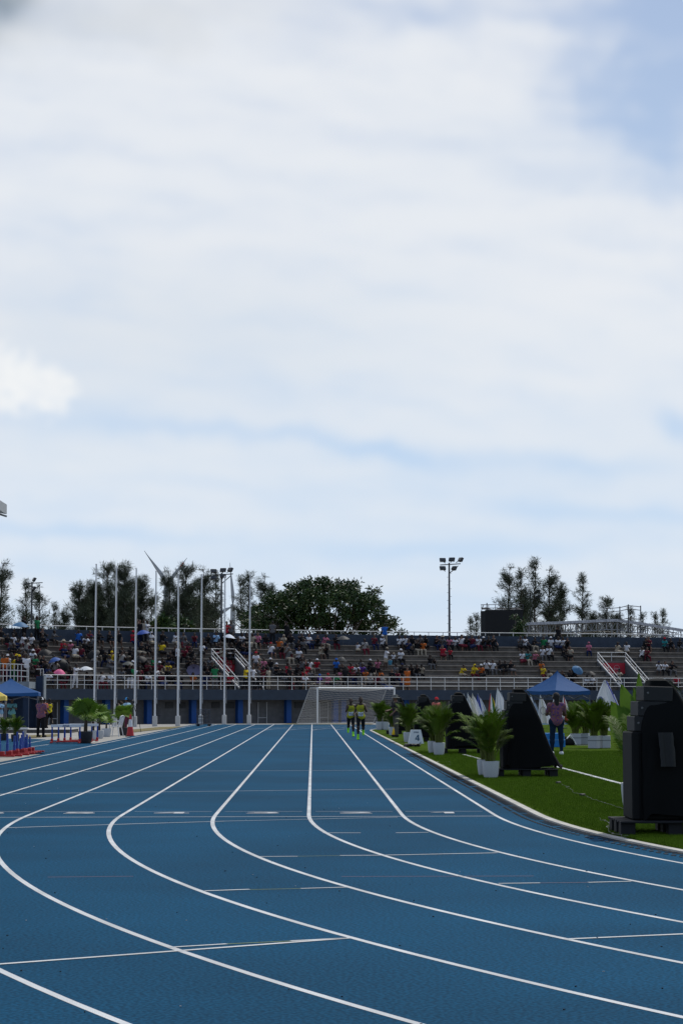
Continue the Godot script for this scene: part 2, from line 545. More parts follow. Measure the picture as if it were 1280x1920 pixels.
	# cross lines
	var spans := [[[-30, 1533], [927, 1530.5], 0.05], [[-20, 1489], [846, 1478.5], 0.045], [[30, 1447.5], [786, 1444], 0.045], [[10, 1552.5], [420, 1540], 0.045], [[420, 1540], [745, 1532.5], 0.03],
		[[605, 1562], [676, 1562], 0.045], [[742, 1562], [803, 1561], 0.045], [[487, 1606.5], [558, 1606], 0.045], [[637, 1604.5], [717, 1604], 0.045], [[717, 1604], [932, 1599.5], 0.05],
		[[384, 1671], [468, 1668], 0.045], [[564, 1666.5], [648, 1664], 0.045], [[934, 1657], [1012, 1656], 0.045], [[1102, 1655], [1182, 1653], 0.045], [[1060, 1761.5], [1300, 1751], 0.05],
		[[-20, 1810], [655, 1759.5], 0.05], [[318, 1777], [425, 1770.5], 0.04], [[545, 1765], [650, 1759.5], 0.04],
		[[52, 1393.6], [92, 1386.6], 0.05], [[58, 1400.6], [92, 1396], 0.05]]
	for s in spans:
		mb = MB.new()
		seg(mb, s[0], s[1], s[2])
		structure("track_mark", flat(mb), paint)
	for s in [[[425, 1770.5], [545, 1765], mat("green paint", 0.16, 0.20, 0.06, 0.8)], [[468, 1668.5], [564, 1666.5], mat("green paint")], [[1012, 1656], [1102, 1655], mat("red paint", 0.16, 0.10, 0.12, 0.8)],
			[[558, 1606], [637, 1604.5], mat("green paint")], [[90, 1645], [250, 1643.5], mat("red paint")], [[1000, 1643], [640, 1644], mat("red paint")]]:
		mb = MB.new()
		seg(mb, s[0], s[1], 0.022, 0.0028)
		structure("track_mark", flat(mb), s[2])
	# lane numbers, read from the bend, each under a thin bar
	for k in 6:
		var mid: float = LINES[k] - 0.61
		var t := MeshInstance3D.new()
		t.name = numbered("lane_number")
		t.mesh = text_mesh(str(k + 1), 0.36, 0.003)
		t.material_override = paint
		t.set_meta("kind", "structure")
		add_child(t)
		t.basis = Basis(Vector3(1.75, 0, 0), Vector3(0, 0, -1), Vector3(0, 1, 0))
		t.position = Vector3(mid, 0.0035, -29.95)
		mb = MB.new()
		mb.ribbon([Vector2(mid - 0.52, 30.35), Vector2(mid + 0.52, 30.35)], 0.025, 0.002)
		structure("track_mark", flat(mb), paint)
	# football lines on the turf
	var marks := []
	for s in [[[1040, 1438.5], [1300, 1508], 0.11], [[868, 1416], [905, 1426], 0.10], [[818, 1430], [844, 1430], 0.10], [[826, 1435.5], [846, 1435.5], 0.05], [[886, 1434.6], [896, 1434.6], 0.06], [[728, 1385.4], [744, 1385.4], 0.16], [[1080, 1398.6], [1104, 1398.6], 0.14]]:
		mb = MB.new()
		marks.append([g2(s[0][0], s[0][1]), g2(s[1][0], s[1][1]), s[2]])
		mb.ribbon([g2(s[0][0], s[0][1]), g2(s[1][0], s[1][1])], s[2], 0.024)
		structure("turf_line", flat(mb), paint)
	# dry grass and sand between track and apron
	for pg in [[[225, 1375], [300, 1367], [385, 1362.5], [385, 1360.5], [300, 1362.5], [240, 1368]], [[520, 1358.7], [690, 1358.6], [700, 1357], [690, 1355.8], [540, 1356.2]], [[44, 1384], [110, 1379], [108, 1375.5], [50, 1378.5]], [[385, 1360.6], [460, 1359.4], [460, 1358], [385, 1359]]]:
		mb = MB.new()
		var q := PackedVector2Array()
		for p in pg: q.append(g2(p[0], p[1]))
		mb.poly(q, -0.012)
		structure("dry_grass", flat(mb), straw)
	# turf blades
	rng.seed = 4
	mb = MB.new()
	for b in 6:
		var a := TAU * b / 6.0 + 0.4
		var o := Vector3(cos(a), 0, sin(a)) * 0.018
		var w := Vector3(-sin(a), 0, cos(a)) * 0.003
		var tip := o * rng.randf_range(1.6, 2.6) + Vector3(0, rng.randf_range(0.028, 0.045), 0)
		mb.tri(o - w, o + w, tip)
	var tuft := mb.mesh()
	var spots := []
	for k in 115000:
		var d := 20.0 + 46.0 * pow(rng.randf(), 1.5)
		var x := rng.randf_range(2.9, 0.172 * d + 0.35)
		var lim := CX - 38.69
		if d < D0: lim = CX - sqrt(38.69 * 38.69 - (D0 - d) * (D0 - d))
		if x < lim: continue
		var on_line := false
		for l in marks:
			if Geometry2D.get_closest_point_to_segment(Vector2(x, d), l[0], l[1]).distance_to(Vector2(x, d)) < l[2] * 0.5 + 0.015: on_line = true
		if on_line: continue
		spots.append(Transform3D(Basis(Vector3.UP, rng.randf() * TAU).scaled(Vector3(1, rng.randf_range(0.7, 1.2), 1) * (0.5 + d * 0.012)), Vector3(x, 0.012, -d)))
	var mm := MultiMesh.new()
	mm.transform_format = MultiMesh.TRANSFORM_3D
	mm.use_colors = true
	mm.mesh = tuft
	mm.instance_count = spots.size()
	for k in spots.size():
		mm.set_instance_transform(k, spots[k])
		var g := rng.randf_range(0.7, 1.3)
		mm.set_instance_color(k, Color(0.078 * g, 0.140 * g, 0.009 * g))
	var mi := MultiMeshInstance3D.new()
	mi.name = "turf_blades"
	mi.multimesh = mm
	mi.material_override = mat("turf blade", 1, 1, 1, 0.8, {"vc": true, "spec": 0.15})
	mi.set_meta("kind", "stuff")
	tag(mi, "short green artificial grass blades beside the track kerb", "grass")
	add_child(mi)

# ---------------------------------------------------------------- the curved stand
const FRONT := [[-41.0, 112.0], [-27.0, 132.0], [-17.1, 143.0], [-9.53, 149.5], [-0.61, 154.5], [5.78, 157.5], [27.3, 164.5], [50.0, 170.0], [72.0, 174.0]]
const BASE_Y := 2.26
const RISE := 0.371
const ROWS := 9
var stairwells := []      # [x0, x1] of the two openings

func front_d(x: float) -> float:
	for k in range(1, FRONT.size() - 2):
		if x <= FRONT[k + 1][0] or k == FRONT.size() - 3:
			var a = FRONT[k]
			var b = FRONT[k + 1]
			return cubic_interpolate_in_time(a[1], b[1], FRONT[k - 1][1], FRONT[k + 2][1], (x - a[0]) / (b[0] - a[0]), b[0] - a[0], FRONT[k - 1][0] - a[0], FRONT[k + 2][0] - a[0])
	return 150.0

func back_dir(x: float) -> Vector3:    # away from the track, square to the front
	var s := (front_d(x + 0.5) - front_d(x - 0.5))
	return Vector3(-s, 0, -1).normalized()

func stand(x: float, off: float, y: float) -> Vector3:
	return Vector3(x, y, -front_d(x)) + back_dir(x) * off

func stand_x(px: float, off: float, y: float) -> float:
	var a := -32.0
	var b := 46.0
	for k in 40:
		var m := (a + b) * 0.5
		if pix(stand(m, off, y)).x < px: a = m
		else: b = m
	return (a + b) * 0.5

func row_off(r: int) -> float: return 0.0 if r == 0 else 1.2 + 0.8 * (r - 1)
func row_y(r: int) -> float: return BASE_Y + RISE * r

func strip(mb: MB, x0: float, x1: float, prof: Array) -> void:   # sweeps (offset, height) points along the stand, flat shaded across
	var n := maxi(1, int((x1 - x0) / 1.2))
	for k in n:
		var xa := lerpf(x0, x1, float(k) / n)
		var xb := lerpf(x0, x1, float(k + 1) / n)
		for j in prof.size() - 1:
			mb.quad(stand(xa, prof[j].x, prof[j].y), stand(xb, prof[j].x, prof[j].y), stand(xb, prof[j + 1].x, prof[j + 1].y), stand(xa, prof[j + 1].x, prof[j + 1].y))

func build_stand() -> void:
	var conc := mat("stand concrete", 0.165, 0.145, 0.124, 0.92, {"grain": ["stain", 0.12]})
	var paint := mat("stand blue grey paint", 0.034, 0.050, 0.075, 0.7, {"grain": ["coarse", 0.22]})
	var wallm := mat("undercroft render", 0.12, 0.12, 0.124, 0.85, {"grain": ["coarse", 0.3]})
	var bluep := mat("pillar blue", 0.008, 0.085, 0.33, 0.6, {"grain": ["fine", 0.5]})
	var white := mat("white rail", 0.74, 0.73, 0.70, 0.5, {"grain": ["fine", 0.6]})
	var dark := mat("dark louvre", 0.03, 0.032, 0.035, 0.7)
	var g := thing("grandstand", "long curved concrete spectator stand with blue-grey base and white railings", "grandstand", Vector3.ZERO)
	stairwells = [[stand_x(395, 5.2, row_y(6)), stand_x(442, 5.2, row_y(6))], [stand_x(1118, 5.2, row_y(6)), stand_x(1173, 5.2, row_y(6))]]
	var gaps := [[-31.0, stairwells[0][0]], [stairwells[0][1], stairwells[1][0]], [stairwells[1][1], 46.0]]
	# steps: each a slab with a nosing over a set-back riser
	for r in range(1, ROWS + 1):
		var o := row_off(r)
		var y := row_y(r)
		var deep := 0.92 if r == ROWS else 0.84
		for gapx in (gaps if r < 6 else [[-31.0, 46.0]]):
			var mb := MB.new()
			strip(mb, gapx[0], gapx[1], [Vector2(o + 0.07, y - RISE - 0.02), Vector2(o + 0.07, y - 0.10), Vector2(o, y - 0.10), Vector2(o, y - 0.035), Vector2(o + 0.03, y), Vector2(o + deep, y)])
			part("tier", mb, conc, g)
	var mb2 := MB.new()
	strip(mb2, -31.0, 46.0, [Vector2(0.25, BASE_Y - 0.02), Vector2(1.25, BASE_Y - 0.02)])
	part("walkway", mb2, conc, g)
	mb2 = MB.new()
	strip(mb2, -31.0, 46.0, [Vector2(0.25, 1.58), Vector2(0.0, 1.58), Vector2(0.0, BASE_Y + 0.02), Vector2(0.26, BASE_Y + 0.02), Vector2(0.26, BASE_Y - 0.1)])
	part("fascia", mb2, paint, g)
	mb2 = MB.new()
	strip(mb2, -31.0, 46.0, [Vector2(1.6, 1.59), Vector2(0.2, 1.59)])
	part("soffit", mb2, wallm, g)
	mb2 = MB.new()
	strip(mb2, -31.0, 46.0, [Vector2(1.35, -0.05), Vector2(1.35, 1.62)])
	part("wall", mb2, wallm, g)
	mb2 = MB.new()
	strip(mb2, -31.0, 46.0, [Vector2(8.5, 5.3), Vector2(8.5, 6.42), Vector2(8.72, 6.42), Vector2(8.72, 0.0)])
	part("parapet", mb2, paint, g)
	# pillars, doors and vents under the overhang
	for px in [122.0, 200.0, 278.0, 362.0, 449.0, 540.0, 628.0, 643.0, 760.0, 870.0, 985.0, 1100.0, 1215.0]:
		var x := stand_x(px, 1.1, 0.8)
		mb2 = MB.new()
		mb2.box(stand(x, 1.14, 0.78), Vector3(0.38, 1.6, 0.40), basis_at(x))
		part("pillar", mb2, bluep, g)
	for px in [318.0, 341.0, 405.0, 432.0, 560.0, 588.0, 232.0, 158.0, 690.0, 720.0]:
		var x := stand_x(px, 1.3, 1.2)
		mb2 = MB.new()
		mb2.box(stand(x, 1.335, 1.22), Vector3(0.62, 0.40, 0.06), basis_at(x))
		var vent := part("vent", mb2, dark, g)
		mb2 = MB.new()
		for k in 5: mb2.box(stand(x, 1.30, 1.07 + k * 0.075), Vector3(0.60, 0.012, 0.05), basis_at(x).rotated(basis_at(x).x, 0.5))
		part("slat", mb2, wallm, vent)
	for px in [100.0, 492.0, 607.0]:
		var x := stand_x(px, 1.3, 0.8)
		mb2 = MB.new()
		mb2.box(stand(x, 1.34, 0.70), Vector3(0.62, 1.42, 0.05), basis_at(x))
		var door := part("door", mb2, wallm if px > 110 else dark, g)
		mb2 = MB.new()
		for e: float in [-0.33, 0.33]: mb2.box(stand(x, 1.31, 0.70) + basis_at(x).x * e, Vector3(0.045, 1.46, 0.08), basis_at(x))
		mb2.box(stand(x, 1.31, 0.36), Vector3(0.62, 0.04, 0.08), basis_at(x))
		part("door_frame", mb2, mat("grey frame", 0.42, 0.42, 0.42, 0.6), door)
	for px in [147.0, 296.0, 380.0]:      # metal gates in front of the recesses
		var x := stand_x(px, 1.2, 0.8)
		mb2 = MB.new()
		for k in 9: mb2.bar(stand(x, 1.22, 0.02) + basis_at(x).x * (-0.28 + k * 0.07), stand(x, 1.22, 1.55) + basis_at(x).x * (-0.28 + k * 0.07), 0.010, 5)
		for h: float in [0.1, 0.6, 1.1, 1.5]: mb2.bar(stand(x, 1.20, h) + basis_at(x).x * -0.3, stand(x, 1.20, h) + basis_at(x).x * 0.3, 0.014, 5)
		part("gate", mb2, mat("gate grey", 0.16, 0.16, 0.17, 0.6), g)
	# front railing
	var fr := Node3D.new(); fr.name = "front_railing"; g.add_child(fr)
	var xs := stand_x(83, 0.12, 2.6)
	for h: float in [0.30, 0.58, 0.92]:
		var line := []
		for k in 81:
			line.append(stand(lerpf(xs, 45.0, k / 80.0), 0.12, BASE_Y + h))
		mb2 = MB.new()
		mb2.tube(line, 0.030 if h > 0.9 else 0.022, 6)
		part("rail", mb2, white, fr)
	mb2 = MB.new()
	mb2.bar(Vector3.ZERO, Vector3(0, 0.90, 0), 0.026, 8)
	mb2.lathe([Vector2(0.0, 0.012), Vector2(0.06, 0.012), Vector2(0.06, 0.0)], Vector3.ZERO, 8)
	var post := mb2.mesh()
	var xx := xs
	while xx < 45.0:
		part("post", post, white, fr, stand(xx, 0.12, BASE_Y + 0.02))
		xx += 1.08 / sqrt(1.0 + pow(front_d(xx + 0.5) - front_d(xx - 0.5), 2))
	# rail on the parapet
	var br := Node3D.new(); br.name = "back_railing"; g.add_child(br)
	var line2 := []
	for k in 81: line2.append(stand(lerpf(-31.0, 45.0, k / 80.0), 8.6, 6.42 + 0.25))
	mb2 = MB.new()
	mb2.tube(line2, 0.034, 6)
	part("rail", mb2, white, br)
	mb2 = MB.new()
	mb2.bar(Vector3.ZERO, Vector3(0, 0.24, 0), 0.028, 8)
	var post2 := mb2.mesh()
	xx = -31.0
	while xx < 45.0:
		part("post", post2, white, br, stand(xx, 8.6, 6.418))
		xx += 1.08 / sqrt(1.0 + pow(front_d(xx + 0.5) - front_d(xx - 0.5), 2))
	for k in 2: build_stairwell(g, stairwells[k][0], stairwells[k][1], white, k)
	# dark blocks that halve the steps of the aisle beside the second stairwell
	for r in range(2, 8):
		var x: float = stand_x(1185.0 + (7 - r) * 7.2, row_off(r), row_y(r))
		mb2 = MB.new()
		mb2.box(stand(x, row_off(r) - 0.17, row_y(r) - RISE + 0.15), Vector3(0.26, 0.29, 0.3), basis_at(x))
		part("aisle_step", mb2, mat("aisle dark", 0.045, 0.045, 0.045, 0.9), g)

func basis_at(x: float) -> Basis:    # x along the stand, z towards the track
	var z := -back_dir(x)
	return Basis(Vector3.UP.cross(z).normalized(), Vector3.UP, z)

func build_stairwell(g: Node3D, x0: float, x1: float, white: Material, which: int) -> void:
	var s := Node3D.new(); s.name = "stairwell"; g.add_child(s, true)
	var xm := (x0 + x1) * 0.5
	var b := basis_at(xm)
	var half := (stand(x1, 5.2, 0) - stand(x0, 5.2, 0)).length() * 0.5
	var o := stand(xm, 0, 0)
	var top := row_y(6)
	var wall := mat("stairwell wall", 0.13, 0.135, 0.14, 0.9, {"grain": ["stain", 0.4]})
	# a point in the stairwell: along the stand, behind the front, height
	var P := func(a: float, off: float, y: float) -> Vector3: return o + b.x * a - b.z * off + Vector3(0, y, 0)
	var mb := MB.new()
	mb.quad(P.call(-half, 5.22, 1.6), P.call(half, 5.22, 1.6), P.call(half, 5.22, top), P.call(-half, 5.22, top))
	for e: float in [-1.0, 1.0]:       # flank walls follow the slope of the steps
		var a0: float = e * half
		var a1: float = e * (half - 0.12)
		var q := [P.call(a1, 0.7, BASE_Y - 0.3), P.call(a1, 5.2, BASE_Y - 0.3), P.call(a1, 5.2, top + 0.04), P.call(a1, 0.7, BASE_Y + 0.10)]
		var w := [P.call(a0, 0.7, BASE_Y - 0.3), P.call(a0, 5.2, BASE_Y - 0.3), P.call(a0, 5.2, top + 0.04), P.call(a0, 0.7, BASE_Y + 0.10)]
		mb.quad(q[0], q[1], q[2], q[3]); mb.quad(w[1], w[0], w[3], w[2]); mb.quad(q[3], q[2], w[2], w[3]); mb.quad(w[0], q[0], q[3], w[3])
	part("flank_wall", mb, wall, s)
	# stringers and handrails
	for e: float in [-1.0, 1.0]:
		var a: float = e * (half - 0.06)
		mb = MB.new()
		mb.tube([P.call(a, 5.2, top + 0.09), P.call(a, 0.62, BASE_Y + 0.14)], 0.062, 6)
		mb.tube([P.call(a, 5.2, top + 0.68), P.call(a, 0.9, BASE_Y + 0.78), P.call(a, 0.78, BASE_Y + 0.72), P.call(a, 0.78, BASE_Y + 0.12)], 0.030, 6)
		mb.tube([P.call(a, 5.2, top + 0.38), P.call(a, 0.9, BASE_Y + 0.47)], 0.024, 6)
		for k in 5:
			var off := lerpf(5.2, 1.2, k / 4.0)
			var y := lerpf(top, BASE_Y + 0.05, k / 4.0)
			mb.bar(P.call(a, off, y), P.call(a, off, y + 0.69), 0.026)
		part("handrail", mb, white, s)
	mb = MB.new()
	for h: float in [0.38, 0.68]: mb.bar(P.call(-half + 0.06, 5.2, top + h), P.call(half - 0.06, 5.2, top + h), 0.028)
	mb.bar(P.call(0, 5.2, top), P.call(0, 5.2, top + 0.68), 0.024)
	part("landing_rail", mb, white, s)
	# red banner with a ring, the letters inside it and a thin line of print
	mb = MB.new()
	mb.box(P.call(0, 5.14, top - 0.52), Vector3(half * 2 - 0.28, 0.80, 0.03), b)
	var ban := part("banner", mb, mat("banner red", 0.40, 0.018, 0.035, 0.6), s)
	var ink := mat("banner print", 0.55, 0.38, 0.38, 0.7)
	mb = MB.new()
	var ring := []
	for k in 25: ring.append(P.call(0.38 + cos(TAU * k / 24) * 0.23, 5.118, top - 0.52 + sin(TAU * k / 24) * 0.23))
	mb.tube(ring, 0.012, 4, false)
	mb.box(P.call(-0.3, 5.122, top - 0.50), Vector3(0.62, 0.025, 0.006), b)
	part("ring", mb, ink, ban)
	var t := MeshInstance3D.new()
	t.name = "print"
	t.mesh = text_mesh("absa", 0.14)
	t.material_override = ink
	ban.add_child(t)
	t.transform = Transform3D(b, P.call(0.38, 5.12, top - 0.54))

func build_left_terrace() -> void:
	# the terrace that steps forward at the end of the stand
	var paint := mat("terrace grey paint", 0.20, 0.235, 0.265, 0.75, {"grain": ["coarse", 0.25]})
	var navy := mat("terrace navy", 0.012, 0.03, 0.07, 0.7, {"grain": ["coarse", 0.25]})
	var white := mat("white rail")
	var g := thing("terrace", "grey raised terrace with a white grid railing and navy side wall", "terrace")
	var d := 122.0
	var l := dp(-60, 1280, d).x
	var r := dp(55, 1280, d).x
	var y0 := dp(20, 1290.5, d).y
	var y1 := dp(20, 1278, d).y
	var mb := MB.new()
	mb.box(Vector3((l + r) * 0.5, (y0 + y1) * 0.5, -d - 3.0), Vector3(r - l, y1 - y0, 6.0))
	part("deck", mb, paint, g)
	mb = MB.new()
	for k in 3: mb.box(Vector3(lerpf(l, r - 0.3, k / 2.0), (y0 - 0.03) * 0.5 - 0.02, -d - 1.2), Vector3(0.3, y0, 0.3))
	part("column", mb, navy, g)
	mb = MB.new()
	mb.box(Vector3((l + r) * 0.5, (y0 - 0.03) * 0.5 - 0.02, -d - 3.5), Vector3(r - l - 0.1, y0, 0.2))
	part("wall", mb, navy, g)
	var r2 := dp(81, 1280, d + 3).x
	var yt := dp(60, 1266.5, d + 3).y
	mb = MB.new()
	mb.box(Vector3((r + r2) * 0.5 + 0.01, yt * 0.5 - 0.03, -d - 3.5), Vector3(r2 - r, yt, 1.0))
	part("side_wall", mb, navy, g)
	mb = MB.new()
	mb.box(Vector3(r2 + 0.035, yt * 0.5 - 0.03, -d - 3.5), Vector3(0.06, yt + 0.01, 1.02))
	part("corner_trim", mb, paint, g)
	var rail := Node3D.new(); rail.name = "railing"; g.add_child(rail)
	var top := dp(20, 1246, d).y
	for h: float in [1.0, 0.64, 0.30]:
		mb = MB.new()
		var yy := lerpf(y1, top, h)
		mb.tube([Vector3(l, yy + 0.09 * h, -d - 0.1), Vector3(r - 0.7, yy + 0.02, -d - 0.1), Vector3(r - 0.04, yy - 0.02, -d - 0.1)], 0.026, 6)
		part("rail", mb, white, rail)
	for k in 15:
		mb = MB.new()
		var x := lerpf(r - 0.04, l, k / 15.0 * 0.9)
		if k == 1: x = r - 0.12
		mb.bar(Vector3(x, y1, -d - 0.1), Vector3(x, top + 0.02 + k * 0.005, -d - 0.1), 0.022)
		part("post", mb, white, rail)
	mb = MB.new()
	mb.tube([Vector3(r, yt + 0.35, -d - 3.1), Vector3(r2, yt + 0.37, -d - 3.1), Vector3(r2, yt, -d - 3.1)], 0.024, 6)
	mb.bar(Vector3(r + 0.25, yt, -d - 3.1), Vector3(r + 0.25, yt + 0.35, -d - 3.1), 0.02)
	part("rail", mb, white, rail)
	# roof of the main stand: only its corner reaches into view
	var rf := thing("grandstand_roof", "pale metal edge of a cantilevered stand roof against the sky", "roof")
	var corner := dp(12.5, 962, 60)
	var up := func(x: float) -> float: return -x * 0.16
	mb = MB.new()
	mb.quad(corner + Vector3(-18, up.call(-18.0) + 0.22, 0), corner + Vector3(0, 0.22, 0), corner + Vector3(0, 0.22, 26), corner + Vector3(-18, up.call(-18.0) + 0.22, 26))
	mb.quad(corner + Vector3(0, -0.02, 0), corner + Vector3(-18, up.call(-18.0) - 0.02, 0), corner + Vector3(-18, up.call(-18.0) - 0.02, 26), corner + Vector3(0, -0.02, 26))
	part("roof_sheet", mb, mat("roof metal", 0.5, 0.5, 0.5, 0.5), rf)
	mb = MB.new()
	mb.quad(corner + Vector3(-18, up.call(-18.0) - 0.03, -0.01), corner + Vector3(0.01, -0.03, -0.01), corner + Vector3(0.01, 0.23, -0.01), corner + Vector3(-18, up.call(-18.0) + 0.23, -0.01))
	mb.quad(corner + Vector3(0.01, -0.03, 0.01), corner + Vector3(0.01, -0.03, 26), corner + Vector3(0.01, 0.23, 26), corner + Vector3(0.01, 0.23, 0.01))
	mb.box(corner + Vector3(-0.09, -0.06, 0.02), Vector3(0.22, 0.05, 0.06), Basis(Vector3.BACK, -0.3))
	part("gutter", mb, mat("roof edge", 0.32, 0.33, 0.34, 0.6), rf)
	for k in 4:
		mb = MB.new()
		mb.bar(Vector3(corner.x - 12.0, -0.05, corner.z + 1.0 + k * 8.0), Vector3(corner.x - 12.0, corner.y + 1.9, corner.z + 1.0 + k * 8.0), 0.2, 10)
		part("column", mb, mat("roof edge"), rf)

# ---------------------------------------------------------------- bodies: tapered capsules joined smoothly, meshed as surface nets
func net(mb: MB, bones: Array, k: float, cell: float, cuts := []) -> void:
	var lo := Vector3.ONE * 1e6
	var hi := -lo
	for b in bones:
		var m: float = maxf(b[2], b[3]) + cell * 2.5
		lo = lo.min(b[0] - Vector3.ONE * m).min(b[1] - Vector3.ONE * m)
		hi = hi.max(b[0] + Vector3.ONE * m).max(b[1] + Vector3.ONE * m)
	var nx := int((hi.x - lo.x) / cell) + 2
	var ny := int((hi.y - lo.y) / cell) + 2
	var nz := int((hi.z - lo.z) / cell) + 2
	var g := PackedFloat32Array()
	g.resize(nx * ny * nz)
	g.fill(9.0)
	for b in bones:
		var a: Vector3 = b[0]
		var ab: Vector3 = b[1] - a
		var ra: float = b[2]
		var dr: float = b[3] - ra
		var l2 := maxf(ab.length_squared(), 1e-9)
		var m2: float = maxf(b[2], b[3]) + k + cell * 2.0
		var p0: Vector3 = (a.min(b[1]) - Vector3.ONE * m2 - lo) / cell
		var p1: Vector3 = (a.max(b[1]) + Vector3.ONE * m2 - lo) / cell
		for z in range(maxi(0, int(p0.z)), mini(nz, int(p1.z) + 2)):
			for y in range(maxi(0, int(p0.y)), mini(ny, int(p1.y) + 2)):
				var at := (z * ny + y) * nx
				for x in range(maxi(0, int(p0.x)), mini(nx, int(p1.x) + 2)):
					var p := lo + Vector3(x, y, z) * cell - a
					var t := clampf(p.dot(ab) / l2, 0.0, 1.0)
					var d := (p - ab * t).length() - ra - dr * t
					var e := g[at + x]
					var h := k - absf(d - e)
					g[at + x] = minf(d, e) - (h * h / (4.0 * k) if h > 0.0 else 0.0)
	for c in cuts:      # [point, outward normal]
		for z in nz:
			for y in ny:
				for x in nx:
					var q: float = (lo + Vector3(x, y, z) * cell - c[0]).dot(c[1])
					var at2 := (z * ny + y) * nx + x
					if q > g[at2]: g[at2] = q
	var ids := {}
	var sy := nx
	var sz := nx * ny
	for z in nz - 1:
		for y in ny - 1:
			var row := z * sz + y * sy
			for x in nx - 1:
				var o := row + x
				var s0 := g[o]
				if absf(s0) > cell * 2.0: continue
				var v := [s0, g[o + 1], g[o + sy], g[o + sy + 1], g[o + sz], g[o + sz + 1], g[o + sz + sy], g[o + sz + sy + 1]]
				var neg := 0
				for e in 8:
					if v[e] < 0.0: neg += 1
				if neg == 0 or neg == 8: continue
				var sum := Vector3.ZERO
				var cnt := 0
				for e in EDGES:
					var va: float = v[e[0]]
					var vb: float = v[e[1]]
					if (va < 0.0) != (vb < 0.0):
						sum += CORN[e[0]].lerp(CORN[e[1]], va / (va - vb))
						cnt += 1
				var gr := Vector3(v[1] + v[3] + v[5] + v[7] - v[0] - v[2] - v[4] - v[6], v[2] + v[3] + v[6] + v[7] - v[0] - v[1] - v[4] - v[5], v[4] + v[5] + v[6] + v[7] - v[0] - v[1] - v[2] - v[3])
				ids[o] = mb.vert(lo + (Vector3(x, y, z) + sum / cnt) * cell, gr.normalized())
	for o in ids:
		for ax in 3:
			var step: int = [1, sy, sz][ax]
			var u: int = [sy, sz, 1][ax]
			var w: int = [sz, 1, sy][ax]
			if (g[o] < 0.0) == (g[o + step] < 0.0): continue
			if not (ids.has(o - u) and ids.has(o - w) and ids.has(o - u - w)): continue
			var q := [ids[o], ids[o - u], ids[o - u - w], ids[o - w]]
			if g[o] < 0.0: mb.i.append_array(PackedInt32Array([q[0], q[2], q[1], q[0], q[3], q[2]]))
			else: mb.i.append_array(PackedInt32Array([q[0], q[1], q[2], q[0], q[2], q[3]]))

const CORN := [Vector3(0, 0, 0), Vector3(1, 0, 0), Vector3(0, 1, 0), Vector3(1, 1, 0), Vector3(0, 0, 1), Vector3(1, 0, 1), Vector3(0, 1, 1), Vector3(1, 1, 1)]
const EDGES := [[0, 1], [2, 3], [4, 5], [6, 7], [0, 2], [1, 3], [4, 6], [5, 7], [0, 4], [1, 5], [2, 6], [3, 7]]

# Joints of a figure about 1.72 m tall that faces +Z. Angles in degrees: leg = [hip forward, knee bend, out], arm = [shoulder forward, elbow bend, out, twist in]
func pose(p: Dictionary) -> Dictionary:
	var j := {}
	var lean: float = deg_to_rad(p.get("lean", 0.0))
	var up := Vector3(0, cos(lean), sin(lean))
	j.pelvis = Vector3.ZERO
	j.chest = up * 0.36
	j.neck = up * 0.50
	var nod: float = lean * 0.3 + deg_to_rad(p.get("nod", 4.0))
	j.head = j.neck + Vector3(0, cos(nod), sin(nod)) * 0.155
	j.face = deg_to_rad(p.get("face", 0.0))
	var wide: float = p.get("wide", 1.0)
	for s: float in [-1.0, 1.0]:
		var k := "r" if s < 0 else "l"
		j["hip" + k] = Vector3(s * 0.088 * wide, -0.02, 0)
		var leg: Array = p.get("leg" + k, [0, 0, 3])
		var a := deg_to_rad(leg[0])
		var out := sin(deg_to_rad(leg[2])) * s
		var dir := Vector3(out, -cos(a), sin(a)).normalized()
		j["knee" + k] = j["hip" + k] + dir * 0.43
		var a2 := a - deg_to_rad(leg[1])
		var dir2 := Vector3(out * 0.4, -cos(a2), sin(a2)).normalized()
		j["ankle" + k] = j["knee" + k] + dir2 * 0.41
		var a3: float = a2 + PI / 2 - deg_to_rad(leg[3] if leg.size() > 3 else 0.0)
		j["toe" + k] = j["ankle" + k] + Vector3(s * 0.03, -cos(a3) - 0.13, sin(a3)).normalized() * 0.19
		j["sh" + k] = j.neck - up * 0.055 + Vector3(s * 0.165 * wide, 0, 0)
		var arm: Array = p.get("arm" + k, [0, 12, 9, 0])
		var b := deg_to_rad(arm[0])
		var o2 := sin(deg_to_rad(arm[2])) * s
		j["el" + k] = j["sh" + k] + Vector3(o2, -cos(b), sin(b)).normalized() * 0.28
		var b2 := b + deg_to_rad(arm[1])
		j["wr" + k] = j["el" + k] + Vector3(o2 * 0.5 - s * sin(deg_to_rad(arm[3])), -cos(b2), sin(b2)).normalized() * 0.245
		j["ha" + k] = j["wr" + k] + (j["wr" + k] - j["el" + k]).normalized() * 0.085
	j.wide = wide
	return j

func torso(j: Dictionary, g: float) -> Array:
	var w: float = j.wide
	var c: Vector3 = j.chest
	return [[j.hipl * 0.75, j.hipr * 0.75, 0.112 * w + g, 0.112 * w + g], [j.pelvis + Vector3(0.03, 0.03, 0), c * 0.6, 0.105 * w + g, 0.108 * w + g], [j.pelvis + Vector3(-0.03, 0.03, 0), c * 0.6, 0.105 * w + g, 0.108 * w + g],
		[c + Vector3(0.07, 0, 0.01), c + Vector3(-0.07, 0, 0.01), 0.108 + g, 0.108 + g], [c * 0.6, c, 0.112 * w + g, 0.112 + g], [j.shl * 0.96, j.shr * 0.96 , 0.058 + g, 0.058 + g], [j.shl.lerp(j.neck, 0.35), j.neck + Vector3(0, 0.02, 0), 0.055 + g, 0.05 + g], [j.shr.lerp(j.neck, 0.35), j.neck + Vector3(0, 0.02, 0), 0.055 + g, 0.05 + g]]

